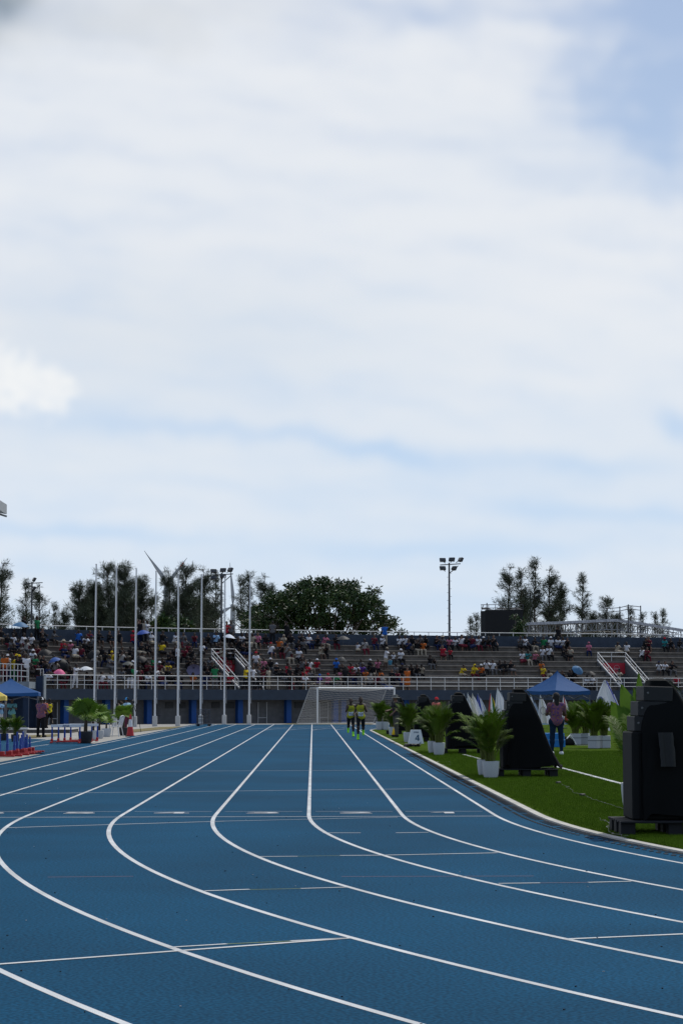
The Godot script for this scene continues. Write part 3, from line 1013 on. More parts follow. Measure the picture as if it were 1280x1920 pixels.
func limbs_arm(j: Dictionary, g: float, f := 2.0) -> Array:   # f: how far down the arm, 1 = elbow, 2 = wrist
	var o := []
	for k in ["l", "r"]:
		o.append([j["sh" + k], j["sh" + k].lerp(j["el" + k], minf(f, 1.0)), 0.054 + g, 0.042 + g])
		if f > 1.0: o.append([j["el" + k], j["el" + k].lerp(j["wr" + k], f - 1.0), 0.040 + g, 0.028 + g])
	return o

func limbs_leg(j: Dictionary, g: float, f := 2.0, flare := 0.0) -> Array:
	var o := []
	for k in ["l", "r"]:
		o.append([j["hip" + k], j["hip" + k].lerp(j["knee" + k], minf(f, 1.0)), 0.088 + g, lerpf(0.088, 0.058, minf(f, 1.0)) + g + flare])
		if f > 1.0:
			var calf: Vector3 = j["knee" + k].lerp(j["ankle" + k], 0.3) - Vector3(0, 0, 0.012)
			o.append([j["knee" + k], calf, 0.056 + g, 0.054 + g])
			o.append([calf, j["knee" + k].lerp(j["ankle" + k], f - 1.0), 0.054 + g, 0.036 + g + flare])
	return o

func head_bones(j: Dictionary, fine: bool) -> Array:
	var h: Vector3 = j.head
	var r := Basis(Vector3.UP, j.face)
	var o := [[j.neck - Vector3(0, 0.03, 0), h - Vector3(0, 0.05, 0.01), 0.054, 0.05], [h + r * Vector3(0, 0.045, -0.018), h + r * Vector3(0, 0.03, 0.012), 0.088, 0.082], [h + r * Vector3(0, 0.0, 0.02), h + r * Vector3(0, -0.075, 0.045), 0.068, 0.040]]
	if fine:
		o.append([h + r * Vector3(0, 0.012, 0.085), h + r * Vector3(0, -0.022, 0.108), 0.010, 0.017])      # nose
		o.append([h + r * Vector3(-0.025, -0.052, 0.082), h + r * Vector3(0.025, -0.052, 0.082), 0.013, 0.013])   # lips
		o.append([h + r * Vector3(-0.045, 0.036, 0.073), h + r * Vector3(0.045, 0.036, 0.073), 0.014, 0.014])     # brow
		for s: float in [-1.0, 1.0]:
			o.append([h + r * Vector3(s * 0.084, 0.022, -0.005), h + r * Vector3(s * 0.082, -0.025, 0.0), 0.016, 0.010])    # ear
			o.append([h + r * Vector3(s * 0.04, -0.015, 0.062), h + r * Vector3(s * 0.05, -0.02, 0.04), 0.024, 0.024])       # cheek
	return o

func fingers(mb: MB, j: Dictionary, curl := 0.5) -> void:
	for k in ["l", "r"]:
		var s := 1.0 if k == "l" else -1.0
		var d: Vector3 = (j["ha" + k] - j["wr" + k]).normalized()
		var side := d.cross(Vector3(s, 0.001, 0)).normalized()      # across the knuckles
		var palm := side.cross(d).normalized() * (1.0 if side.cross(d).x * s < 0 else -1.0)
		for f in 4:
			var r0: Vector3 = j["ha" + k] + side * (f - 1.5) * 0.019 - d * 0.01
			var l: float = [0.072, 0.082, 0.077, 0.060][f]
			var a := r0 + d * l * 0.5 + palm * curl * 0.012
			var b := a + d * l * 0.3 + palm * curl * 0.022
			var e := b + d * l * 0.1 + palm * curl * 0.028
			mb.tube([r0, a, b, e], [0.0095, 0.009, 0.008, 0.005], 6)
		var th: Vector3 = j["wr" + k] + d * 0.03 + side * -0.028
		var t1 := th + (d * 0.6 - side * 0.8).normalized() * 0.035
		mb.tube([th, t1, t1 + (d - side * 0.25 + palm * 0.3).normalized() * 0.032], [0.013, 0.011, 0.007], 6)

func body_mesh(j: Dictionary, cell: float, fine: bool) -> ArrayMesh:
	var mb := MB.new()
	var b := torso(j, 0.0) + limbs_arm(j, 0.0) + limbs_leg(j, 0.0)
	for k in ["l", "r"]:
		b.append([j["wr" + k], j["ha" + k], 0.027, 0.034 if fine else 0.04])
		b.append([j["ankle" + k] + Vector3(0, -0.03, -0.02), j["toe" + k], 0.045, 0.034])
	if not fine: b += head_bones(j, false)
	else: b.append([j.neck - Vector3(0, 0.03, 0), j.head - Vector3(0, 0.05, 0.01), 0.054, 0.05])
	net(mb, b, 0.045, cell)
	if fine:
		net(mb, head_bones(j, true), 0.022, 0.011)
		fingers(mb, j)
	return mb.mesh()

func garment(j: Dictionary, kind: String, cell: float) -> ArrayMesh:
	var mb := MB.new()
	match kind:
		"shirt", "longshirt":
			var cut: Vector3 = j.neck
			net(mb, torso(j, 0.020) + limbs_arm(j, 0.020, 0.62 if kind == "shirt" else 1.95), 0.04, cell, [[cut + Vector3(0, 0.012, 0), Vector3(0, 1, 0.35).normalized()]])
		"singlet":
			var tb := torso(j, 0.012).slice(0, 5)
			for s in ["l", "r"]: tb.append([j["sh" + s].lerp(j.neck, 0.35), j.chest + Vector3(j["sh" + s].x * 0.35, -0.05, 0), 0.066, 0.1])
			net(mb, tb, 0.035, cell, [[j.neck + Vector3(0, 0.012, 0), Vector3(0, 1, 0.35).normalized()]])
		"trousers": net(mb, [[j.hipl * 0.75, j.hipr * 0.75, 0.125 * j.wide, 0.125 * j.wide]] + limbs_leg(j, 0.012, 1.92, 0.012), 0.03, cell)
		"leggings": net(mb, [[j.hipl * 0.8, j.hipr * 0.8, 0.128 * j.wide, 0.128 * j.wide]] + limbs_leg(j, 0.010, 1.9), 0.04, cell)
		"shorts": net(mb, [[j.hipl * 0.75, j.hipr * 0.75, 0.124 * j.wide, 0.124 * j.wide]] + limbs_leg(j, 0.018, 0.62, 0.02), 0.03, cell)
		"tights": net(mb, [[j.hipl * 0.75, j.hipr * 0.75, 0.118, 0.118]] + limbs_leg(j, 0.006, 0.85), 0.03, cell)
		"skirt":
			var k1: Vector3 = (j.kneel + j.kneer) * 0.5
			var b := [[j.hipl * 0.75, j.hipr * 0.75, 0.128 * j.wide, 0.128 * j.wide]]
			for s in ["l", "r"]: b.append([j["hip" + s], j["hip" + s].lerp(j["knee" + s], 1.05), 0.11, 0.115])
			b.append([j.pelvis, k1, 0.13, 0.12])
			net(mb, b, 0.06, cell)
		"shoes":
			for s in ["l", "r"]: net(mb, [[j["ankle" + s] + Vector3(0, -0.035, -0.03), j["toe" + s] + Vector3(0, 0.004, 0), 0.053, 0.043], [j["ankle" + s] + Vector3(0, -0.01, -0.01), j["ankle" + s] + Vector3(0, -0.04, 0), 0.05, 0.052]], 0.02, minf(cell, 0.022))
		"socks":
			for s in ["l", "r"]: net(mb, [[j["ankle" + s].lerp(j["knee" + s], 0.3), j["ankle" + s], 0.046, 0.046]], 0.01, minf(cell, 0.022))
		"hair":
			var r := Basis(Vector3.UP, j.face)
			net(mb, [[j.head + r * Vector3(0, 0.062, -0.03), j.head + r * Vector3(0, 0.055, -0.008), 0.092, 0.086], [j.head + r * Vector3(0, 0.02, -0.055), j.head + r * Vector3(0, -0.02, -0.05), 0.066, 0.05]], 0.03, minf(cell, 0.03))
		"longhair":
			var r := Basis(Vector3.UP, j.face)
			net(mb, [[j.head + r * Vector3(0, 0.062, -0.03), j.head + r * Vector3(0, 0.055, -0.008), 0.098, 0.09], [j.head + r * Vector3(0, 0.03, -0.06), j.head + r * Vector3(0, -0.20, -0.10), 0.085, 0.06]], 0.03, minf(cell, 0.03))
		"scarf":
			var r := Basis(Vector3.UP, j.face)
			net(mb, [[j.head + r * Vector3(0, 0.055, -0.03), j.head + r * Vector3(0, 0.045, -0.012), 0.104, 0.096], [j.head + r * Vector3(0, -0.02, -0.05), j.neck + Vector3(0, -0.06, -0.03), 0.09, 0.13]], 0.03, minf(cell, 0.03))
		"cap":
			var r := Basis(Vector3.UP, j.face)
			var h: Vector3 = j.head + r * Vector3(0, 0.045, -0.012)
			mb.lathe([Vector2(0.002, 0.105), Vector2(0.05, 0.096), Vector2(0.088, 0.06), Vector2(0.103, 0.01), Vector2(0.104, -0.012)], h, 14, 0, TAU, Basis(Vector3.RIGHT, 0.08))
			var rows := [[], []]
			for q in 9:
				var a := lerpf(-1.1, 1.1, q / 8.0)
				rows[0].append(h + r * Vector3(sin(a) * 0.103, 0.004, cos(a) * 0.103))
				rows[1].append(h + r * Vector3(sin(a) * 0.115, -0.012, 0.09 + cos(a) * 0.10))
			mb.sheet(rows)
		"hat":
			var h2: Vector3 = j.head + Vector3(0, 0.045, -0.01)
			mb.lathe([Vector2(0.002, 0.108), Vector2(0.06, 0.102), Vector2(0.092, 0.07), Vector2(0.104, 0.01), Vector2(0.17, -0.015), Vector2(0.185, -0.03)], h2, 16)
	return mb.mesh()

const SEATED := [
	{"legl": [80, 78, 10], "legr": [78, 70, 8], "arml": [38, 55, 12, 20], "armr": [35, 60, 12, 25], "lean": 12.0},
	{"legl": [78, 60, 6], "legr": [80, 66, 6], "arml": [55, 70, 8, 35], "armr": [50, 75, 8, 30], "lean": 20.0},
	{"legl": [84, 85, 14], "legr": [70, 50, 4], "arml": [20, 40, 18, 10], "armr": [45, 80, 10, 30], "lean": 5.0},
	{"legl": [76, 72, 18], "legr": [80, 84, 20], "arml": [52, 40, 10, 10], "armr": [48, 45, 10, 12], "lean": 28.0, "nod": 10.0},
	{"legl": [82, 74, 8], "legr": [84, 80, 8], "arml": [40, 60, 10, 28], "armr": [95, 70, 14, 40], "lean": 8.0, "wide": 1.2},
]
const STANDING := [
	{"legl": [2, 3, 4], "legr": [-2, 2, 4], "arml": [4, 14, 9, 0], "armr": [6, 18, 9, 0]},
	{"legl": [4, 4, 4], "legr": [-6, 6, 5], "arml": [50, 60, 10, 30], "armr": [45, 65, 10, 30], "lean": 8.0},
	{"legl": [-2, 2, 5], "legr": [6, 8, 4], "arml": [8, 20, 9, 5], "armr": [100, 110, 20, 10], "wide": 1.1},
]
const DYES := {"w": ["white", 0.52, 0.52, 0.54], "k": ["black", 0.014, 0.014, 0.016], "g": ["grey", 0.10, 0.10, 0.105], "b": ["blue", 0.02, 0.10, 0.36], "n": ["navy", 0.012, 0.02, 0.06], "r": ["red", 0.30, 0.016, 0.03], "m": ["maroon", 0.10, 0.015, 0.025], "y": ["yellow", 0.50, 0.36, 0.02],
	"o": ["orange", 0.36, 0.09, 0.02], "p": ["pink", 0.38, 0.12, 0.18], "v": ["purple", 0.10, 0.04, 0.26], "e": ["green", 0.02, 0.15, 0.06], "t": ["teal", 0.02, 0.16, 0.17], "c": ["cream", 0.30, 0.26, 0.20], "l": ["pale blue", 0.25, 0.40, 0.58], "f": ["patterned grey", 0.26, 0.25, 0.24]}
const ORD := ["walkway", "first", "second", "third", "fourth", "fifth", "sixth", "seventh", "eighth", "top"]
var forms := {}     # shared meshes of the crowd

func form(set_name: String, n: int, kind: String) -> ArrayMesh:
	var key := "%s%d%s" % [set_name, n, kind]
	if not forms.has(key):
		var src: Dictionary = (SEATED if set_name == "sit" else STANDING)[n]
		var j := pose(src)
		forms[key] = body_mesh(j, 0.042, false) if kind == "body" else garment(j, kind, 0.042)
	return forms[key]

func skin(n: int) -> Material:
	var s: Array = [[0.045, 0.024, 0.015], [0.06, 0.032, 0.02], [0.085, 0.045, 0.028], [0.035, 0.019, 0.012], [0.16, 0.085, 0.055]][n]
	return mat("skin %d" % n, s[0], s[1], s[2], 0.55, {"spec": 0.4})

func dye(c: String) -> Material:
	var d: Array = DYES[c]
	return mat("cloth " + d[0], d[1], d[2], d[3], 0.9, {"spec": 0.15})

func zone(px: float) -> String:
	for z in [[90, "beside the grey terrace"], [480, "behind the flagpoles"], [560, "beside the goal"], [745, "above the goal"], [880, "below the floodlight mast"], [985, "below the black screen"], [1110, "behind the blue gazebo"]]:
		if px < z[0]: return z[1]
	return "by the far stairwell"

func spectator(at: Vector3, turn: float, sitting: bool, n: int, top: String, legs: String, legkind: String, headgear: String, headcol: String, where: String, size: float) -> void:
	var d: Array = DYES[top]
	var lab := "%s spectator, %s top, %s %s, " % [["upright seated", "bowed seated", "relaxed seated", "hunched seated", "stout seated"][n] if sitting else "standing", d[0], DYES[legs][0], legkind]
	if headgear in ["cap", "hat", "scarf"]: lab += "%s %s, " % [DYES[headcol][0], headgear]
	var t := thing("person", lab + where, "person", at, turn, "spectators in the concrete stand")
	t.scale = Vector3.ONE * size
	var s := "sit" if sitting else "up"
	var down := Vector3(0, 0.10, 0) if sitting else Vector3(0, 0.925, 0)
	part("body", form(s, n, "body"), skin([0, 1, 3, 0, 2, 3, 1, 4][rng.randi() % 8]), t, down)
	part("shirt", form(s, n, "longshirt" if top in ["k", "n"] and rng.randf() < 0.3 else "shirt"), dye(top), t, down)
	part(legkind, form(s, n, legkind), dye(legs), t, down)
	part("hair", form(s, n, "longhair" if headgear == "longhair" else "hair"), mat("black hair", 0.012, 0.011, 0.011, 0.8), t, down)
	if headgear in ["cap", "hat", "scarf"]: part(headgear, form(s, n, headgear), dye(headcol), t, down)

# row: photo column + colour of the top (+ digit: 1 white cap, 2 yellow cap, 3 red cap, 4 straw hat, 5 scarf, 6 blue cap)
const CROWD := {
	9: "1k 97g 107w4 147b 158k 165m 176m 184k 189w 194g 204k 214r 222k 228e 249r3 259w 283w5 304k 327w 336k 344g 365m 371k 390k 405l 417k 424k 436k 444k 450w 462k 473c 483p 498k 507o 532c5 545k 554w 566k 577w 595k 606p 629k 638k 701m 716w1 748w 759w 768w 772k 778k 787g 797k 803g 816k 826g4 841p 851w 864w 873k 884m 895w 904k 914k 924k 974g 983w 998k 1018e 1032w1 1043w 1054w 1063k 1206k 1215m 1220k 1244t3 1256k 1271k 1278o",
	8: "25w 41w 58w 79k 159w 380k 523o 556k 568g 670w 683f 780k 792o 765n 1103p5 1156c 1174w 346g",
	7: "116r4 125w1 131p 262k 276k 284w1 303y 311p 351m 378w 409k 454k 464k 507w3 514w 527k 537f 601c 611k 829r 843r 1016w 1028w 1055k 1068c 1202w 1211m 1219k",
	6: "140w 147v 191k 202w1 208k 328k 345m 358k 427k 416c 439k 478k 540g 559w 750w1 737w4 978w 987t 1001p4 427p",
	5: "34k 41k2 60w1 67g 175w 196k 209y2 219k 266k 316k 430w 436t 566k 572r 480w3 805k 814k 821k 271k",
	4: "12k 30k2 40p 49w 65e 77k 100w 111w 286e 304k 306l 295p 362k 351k 378k 371r 391g 494p 507k1 580w 593r 630b6 637k 676g 692k1 707p 912w 923w 936k 946k 956k 1014o 1234w 1243w 1256k 565g",
	3: "22e 55k 85k 237k 243p 248y1 260k 275m 285y 297m 307k 314y 321f 359m 383k 397k 517k1 539r 548o 555k 563k 656r 667w 678v 663r 640k 648k 698k 740g 751k 761k 770k 775y2 780k 789c 864y 872w 886y5 901o1 1017y 1076k 575r",
	2: "70k 88n 96k 227g 236m 230w 250w 262m 270k 280k 293w 302m 313k 388k 394g 445g 457c 529k 536b 569r 637p 647k 683o 712o 719g 733k 744m 657m 671k 690p 1028c 1053k 1067k 540m",
	1: "88w 112k 118k 160k 168y 176k 182k 190w 198k 206w 214n 260m 268m 274w 302m 310p 361o 368k 382n 410k 414p 428r 437k 545g 557k 569w 585k 597v6 614p3 626e 674g 682m 693f 705m 714f 755o 1030w 1096w 1108w 1267r 1275k",
}

func build_crowd() -> void:
	rng.seed = 77
	var taken := {}
	for r in CROWD:
		for tok: String in CROWD[r].split(" "):
			var num := tok
			var code := ""
			for k in tok.length():
				if not tok[k].is_valid_int():
					num = tok.substr(0, k)
					code = tok.substr(k)
					break
			seat_one(r, float(num), code, taken)
	for k in 60:      # the darkly dressed figures that fill the packed left part of the stand
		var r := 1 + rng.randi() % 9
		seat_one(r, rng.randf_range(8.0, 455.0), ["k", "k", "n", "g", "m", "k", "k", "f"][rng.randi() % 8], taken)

func seat_one(r: int, px: float, code: String, taken: Dictionary) -> void:
	var off := row_off(r) + 0.20
	var y := row_y(r)
	var x := stand_x(px, off, y + 0.3)
	for other in taken.get(r, []):
		if absf(other - x) < 0.34: return
	for w in stairwells:
		if r < 6 and x > w[0] - 0.3 and x < w[1] + 0.3: return
	taken[r] = taken.get(r, []) + [x]
	var top := code[0]
	var gear: String = ["hair", "hair", "longhair"][rng.randi() % 3]
	var gcol := "k"
	if code.length() > 1:
		var h: Array = {"1": ["cap", "w"], "2": ["cap", "y"], "3": ["cap", "r"], "4": ["hat", "c"], "5": ["scarf", "c" if top == "c" else top], "6": ["cap", "b"]}[code[1]]
		gear = h[0]; gcol = h[1]
	elif rng.randf() < 0.07: gear = "cap"; gcol = ["w", "k", "n", "g"][rng.randi() % 4]
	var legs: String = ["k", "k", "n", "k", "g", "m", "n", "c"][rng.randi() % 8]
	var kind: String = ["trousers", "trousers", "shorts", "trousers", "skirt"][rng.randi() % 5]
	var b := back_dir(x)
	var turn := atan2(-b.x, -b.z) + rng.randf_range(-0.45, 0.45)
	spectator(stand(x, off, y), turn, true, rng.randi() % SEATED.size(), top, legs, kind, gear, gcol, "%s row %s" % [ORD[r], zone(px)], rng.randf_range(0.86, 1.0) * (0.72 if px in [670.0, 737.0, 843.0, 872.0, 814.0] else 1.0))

func build_standing() -> void:
	# photo column, offset behind the front, floor height, turn away, top, legs, kind, gear, gear colour
	var list := [[46, 8.15, row_y(9), 0.4, "k", "k", "trousers", "hair", "k"], [70, 8.15, row_y(9), 0.2, "e", "k", "trousers", "longhair", "k"], [262, 8.15, row_y(9), 0.1, "k", "n", "trousers", "hair", "k"], [270, 8.15, row_y(9), -0.3, "c", "k", "trousers", "hair", "k"], [275, 8.15, row_y(9), 0.5, "w", "g", "trousers", "hair", "k"],
		[424, 8.15, row_y(9), 0.2, "r", "k", "trousers", "hair", "k"], [433, 8.15, row_y(9), -0.4, "g", "k", "trousers", "hair", "k"], [511, 8.05, row_y(9), 2.6, "g", "k", "trousers", "hair", "k"], [537, 8.1, row_y(9), 0.3, "k", "k", "skirt", "scarf", "k"], [721, 8.0, row_y(9), 3.0, "b", "c", "trousers", "hair", "k"], [1045, 8.15, row_y(9), 0.2, "k", "k", "trousers", "hat", "k"],
		[723, 3.8, row_y(4), 0.9, "w", "c", "shorts", "cap", "c"], [333, 4.0, row_y(4), 0.7, "w", "k", "trousers", "hair", "k"],
		[142, 0.55, BASE_Y, 0.2, "w", "w", "trousers", "hair", "k"], [244, 0.6, BASE_Y, -0.1, "k", "w", "trousers", "hair", "k"], [250, 0.5, BASE_Y, 0.5, "e", "w", "trousers", "hair", "k"], [403, 0.6, BASE_Y, 2.7, "e", "g", "trousers", "cap", "e"], [460, 0.6, BASE_Y, 0.6, "y", "k", "trousers", "hair", "k"], [474, 0.6, BASE_Y, 0.4, "w", "k", "trousers", "hair", "k"], [484, 0.75, BASE_Y, 0.8, "g", "k", "trousers", "hair", "k"], [494, 0.6, BASE_Y, 2.5, "m", "k", "trousers", "longhair", "k"],
		[503, 0.5, BASE_Y, 0.5, "c", "c", "trousers", "longhair", "k"], [543, 0.6, BASE_Y, 0.5, "k", "k", "trousers", "hair", "k"], [647, 0.7, BASE_Y, 2.9, "k", "k", "trousers", "longhair", "k"], [763, 0.55, BASE_Y, 0.0, "o", "o", "skirt", "longhair", "k"], [1159, 1.6, BASE_Y, 0.2, "c", "g", "trousers", "cap", "k"]]
	rng.seed = 9
	for p in list:
		var x := stand_x(p[0], p[1], p[2] + 1.0)
		var b := back_dir(x)
		var where := ("on the top row " if p[1] > 7.9 else "at the front railing ") + zone(p[0])
		if p[1] > 3.0 and p[1] < 5.0: where = "on the fourth row " + zone(p[0])
		spectator(stand(x, p[1], p[2]), atan2(-b.x, -b.z) + p[3], false, rng.randi() % 3, p[4], p[5], p[6], p[7], p[8], where, rng.randf_range(0.93, 1.0))
	# on the terrace
	for p in [[4, "t", "k", "hair", "k"], [9, "o", "m", "longhair", "k"], [16, "k", "n", "hair", "k"], [25, "y", "e", "hair", "k"], [31, "e", "k", "cap", "y"], [39, "p", "m", "hair", "k"], [46, "w", "k", "hair", "k"], [50, "w", "k", "hair", "k"], [36, "k", "k", "cap", "y"], [14, "w", "n", "cap", "w"], [21, "n", "k", "hair", "k"]]:
		var d := 122.5 + rng.randf_range(0.0, 1.6)
		var q := dp(p[0], 1278, d)
		q.y = dp(20, 1278, 122.0).y
		spectator(q, rng.randf_range(-0.4, 0.5), false, rng.randi() % 3, p[1], p[2], "trousers", p[3], p[4], "behind the terrace railing", rng.randf_range(0.86, 0.95))

# ---------------------------------------------------------------- poles, masts, turbines
func build_flagpoles() -> void:
	var metal := mat("pole paint", 0.62, 0.62, 0.62, 0.45, {"spec": 0.5})
	var block := mat("pole block", 0.62, 0.61, 0.58, 0.8, {"grain": ["fine", 1.0]})
	# column and row of the foot in the photo, row of the top, column of the top
	for p in [[176.5, 1364, 1057, 181], [215, 1363.5, 1061, 218.5], [252.5, 1363, 1065, 255.5], [290.5, 1362, 1070, 291.5], [333.5, 1361.5, 1075, 331.5], [376, 1360, 1076, 379], [420.5, 1358.4, 1080, 420.5], [467, 1358.0, 1078, 470]]:
		var foot := gp(p[0], p[1], -0.03)
		var h := dp(p[0], p[2], -foot.z).y + 0.03
		var n: int = names.get("flagpole", -1) + 1
		var t := thing("flagpole", "tall bare white flagpole, " + ["outermost of the row, behind the fan palms", "second of the row, behind the small potted palms", "third of the row, beside the video tripod", "fourth of the row, past the traffic cone", "fifth of the row, on a large white block", "sixth of the row, behind the dark trolley", "seventh of the row, before the stairwell", "last of the row, next to the goal side"][n], "flagpole", foot, 0.0, "bare flagpoles before the stand")
		var mb := MB.new()
		mb.bbox(Vector3(0, 0.30, 0), Vector3(0.29, 0.66, 0.29), 0.02)
		part("base_block", mb, block, t)
		mb = MB.new()
		var ln: float = (p[3] - p[0]) / F * -foot.z * 0.35
		mb.tube([Vector3(0, 0.6, 0), Vector3(ln * 0.4, h * 0.4, 0), Vector3(ln * 0.7, h * 0.72, 0), Vector3(ln, h - 0.05, 0)], [0.058, 0.054, 0.046, 0.036], 12)
		part("pole", mb, metal, t)
		mb = MB.new()
		mb.lathe([Vector2(0.0, 0.07), Vector2(0.05, 0.05), Vector2(0.055, 0.02), Vector2(0.05, 0.0)], Vector3(ln, h - 0.06, 0), 10)
		part("finial", mb, metal, t)
		mb = MB.new()
		mb.bbox(Vector3(0.11, 1.55, 0.02), Vector3(0.06, 0.34, 0.05), 0.01)
		mb.bar(Vector3(0.085, 1.66, 0.02), Vector3(0.15, 1.72, 0.02), 0.012)
		mb.bar(Vector3(0.085, 1.44, 0.02), Vector3(0.15, 1.38, 0.02), 0.012)
		part("cleat", mb, mat("cleat", 0.25, 0.25, 0.25, 0.5), t)
		mb = MB.new()
		mb.tube([Vector3(0.13, 1.6, 0.02), Vector3(ln * 0.5 + 0.09, h * 0.5, 0.02), Vector3(ln + 0.055, h - 0.1, 0.0)], 0.006, 4)
		part("halyard", mb, mat("rope", 0.5, 0.48, 0.44, 0.9), t)

func build_masts() -> void:
	var steel := mat("mast steel", 0.07, 0.075, 0.08, 0.6)
	var lamp := mat("lamp housing", 0.045, 0.048, 0.052, 0.6)
	var glass := mat("lamp glass", 0.04, 0.045, 0.05, 0.3)
	# column, row of the lamps, depth, lamps [dx, dy, yaw], label
	var list := [[841.5, 1062, 185.0, [[-0.42, 0.38, 0.2], [0.16, 0.42, -0.4], [0.72, 0.42, -1.1], [-0.42, -0.3, 0.3], [0.3, -0.3, -1.0]], "slender floodlight mast standing alone against the sky"],
		[415.5, 1081, 185.0, [[-0.5, 0.3, 0.3], [0.1, 0.38, -0.3], [0.55, 0.42, -0.9], [-0.5, -0.25, 0.3], [0.1, -0.1, 0.1]], "floodlight mast rising between casuarina trees and a wind turbine"],
		[60.5, 1097, 200.0, [[0.15, 0.35, -1.2], [0.12, -0.45, -1.1]], "floodlight mast with two lamps seen edge on, before feathery trees"],
		[993.5, 1117, 230.0, [[-0.5, 0.3, 0.3], [0.6, 0.3, -0.5], [0.6, -0.3, -0.8]], "floodlight mast half hidden among casuarinas behind the stage roof"]]
	for p in list:
		var top := dp(p[0], p[1], p[2])
		var t := thing("floodlight_mast", p[4], "floodlight", Vector3(top.x, -0.06, top.z), 0.0, "floodlight masts")
		var h := top.y + 0.06
		var mb := MB.new()
		mb.tube([Vector3(0, 0, 0), Vector3(0, h * 0.5, 0), Vector3(0, h + 0.3, 0)], [0.13, 0.10, 0.07], 10)
		part("mast", mb, steel, t)
		mb = MB.new()
		for k in 34:
			var y := h * (0.12 + 0.86 * k / 34.0)
			mb.bar(Vector3(0, y, 0.02), Vector3(0.2 if k % 2 else -0.2, y, 0.02), 0.014, 4)
		part("climbing_rung", mb, steel, t)
		mb = MB.new()
		mb.bar(Vector3(-0.75, h + 0.12, 0), Vector3(0.95, h + 0.22, 0), 0.045)
		mb.bar(Vector3(0.05, h - 0.55, 0), Vector3(0.75, h + 0.05, 0), 0.04)
		part("cross_arm", mb, steel, t)
		for l in p[3]:
			var b := Basis(Vector3.UP, l[2]) * Basis(Vector3.RIGHT, -0.5)
			mb = MB.new()
			var o := Vector3(l[0] * 1.3, h + l[1] + 0.15, 0.2)
			mb.bbox(o, Vector3(0.52, 0.34, 0.14), 0.03, b)
			for k in 5: mb.box(o + b * Vector3(-0.2 + k * 0.1, 0.0, -0.1), Vector3(0.02, 0.36, 0.08), b)
			mb.bar(o, Vector3(l[0] * 0.8, h + l[1] - 0.12, 0), 0.03)
			var lp := part("floodlight", mb, lamp, t)
			mb = MB.new()
			mb.box(o + b * Vector3(0, 0, 0.085), Vector3(0.45, 0.27, 0.012), b)
			part("lens", mb, glass, lp)

func build_turbines() -> void:
	var white := mat("turbine white", 0.36, 0.38, 0.39, 0.5)
	var red := mat("turbine red", 0.55, 0.10, 0.08, 0.5)
	# hub column and row, depth, blade tips in the photo, label
	for p in [[312.0, 1094.0, 1100.0, [[271.0, 1033.0], [351.0, 1046.0], [314.0, 1166.0]], "far wind turbine with one slanting blade above the trees"],
			[436.5, 1137.0, 1250.0, [[431.0, 1055.0], [505.0, 1180.0], [368.0, 1180.0]], "far wind turbine with one blade pointing straight up"]]:
		var hub := dp(p[0], p[1], p[2])
		var t := thing("wind_turbine", p[4], "wind turbine", Vector3(hub.x, -0.06, hub.z), 0.0, "wind turbines beyond the trees")
		var mb := MB.new()
		mb.tube([Vector3.ZERO, Vector3(0, hub.y * 0.5, 0), Vector3(0, hub.y, -2)], [2.1, 1.8, 1.3], 16)
		part("tower", mb, white, t)
		mb = MB.new()
		mb.bbox(Vector3(0, hub.y + 0.2, -2.4), Vector3(2.4, 2.4, 6.0), 0.5)
		part("nacelle", mb, white, t)
		mb = MB.new()
		mb.lathe([Vector2(0.01, 1.6), Vector2(0.7, 1.3), Vector2(1.2, 0.4), Vector2(1.25, -0.4)], Vector3(0, hub.y, 0.9), 16, 0, TAU, Basis(Vector3.RIGHT, PI / 2))
		part("hub", mb, white, t)
		for e in p[3]:
			var tip := dp(e[0], e[1], p[2]) - hub
			var dir := tip.normalized()
			var side := dir.cross(Vector3(0, 0, 1)).normalized()
			var len := tip.length()
			var o := Vector3(0, hub.y, 1.2)
			for piece in [["blade", 0.0, 0.68, white], ["blade_band", 0.68, 0.82, red if e[0] == 351.0 else white], ["blade_tip", 0.82, 1.0, white]]:
				mb = MB.new()
				var rows := []
				for k in 9:
					var f: float = lerpf(piece[1], piece[2], k / 8.0)
					var chord := 0.55 + 1.5 * smoothstep(0.02, 0.2, f) - 1.85 * smoothstep(0.16, 1.05, f)
					var ring := []
					for s in 9:
						var a := TAU * s / 8.0
						ring.append(o + dir * len * f + side * (cos(a) * chord * 0.5 + chord * 0.25) + Vector3(0, 0, sin(a) * chord * 0.12 + 0.06))
					rows.append(ring)
				mb.sheet(rows)
				part(piece[0], mb, piece[3], t)

# ---------------------------------------------------------------- trees
func leaf(mb: MB, at: Vector3, dir: Vector3, l: float, w: float) -> void:
	var s := dir.cross(Vector3(rng.randf_range(-1, 1), rng.randf_range(-0.4, 1), rng.randf_range(-1, 1))).normalized() * w * 0.5
	var nn := (s.cross(dir)).normalized()
	if nn.y < 0:
		nn = -nn
		s = -s
	var a := mb.vert(at, nn)
	mb.vert(at + dir * l * 0.45 - s, nn)
	mb.vert(at + dir * l, nn)
	mb.vert(at + dir * l * 0.45 + s, nn)
	mb.i.append_array(PackedInt32Array([a, a + 1, a + 2, a, a + 2, a + 3]))

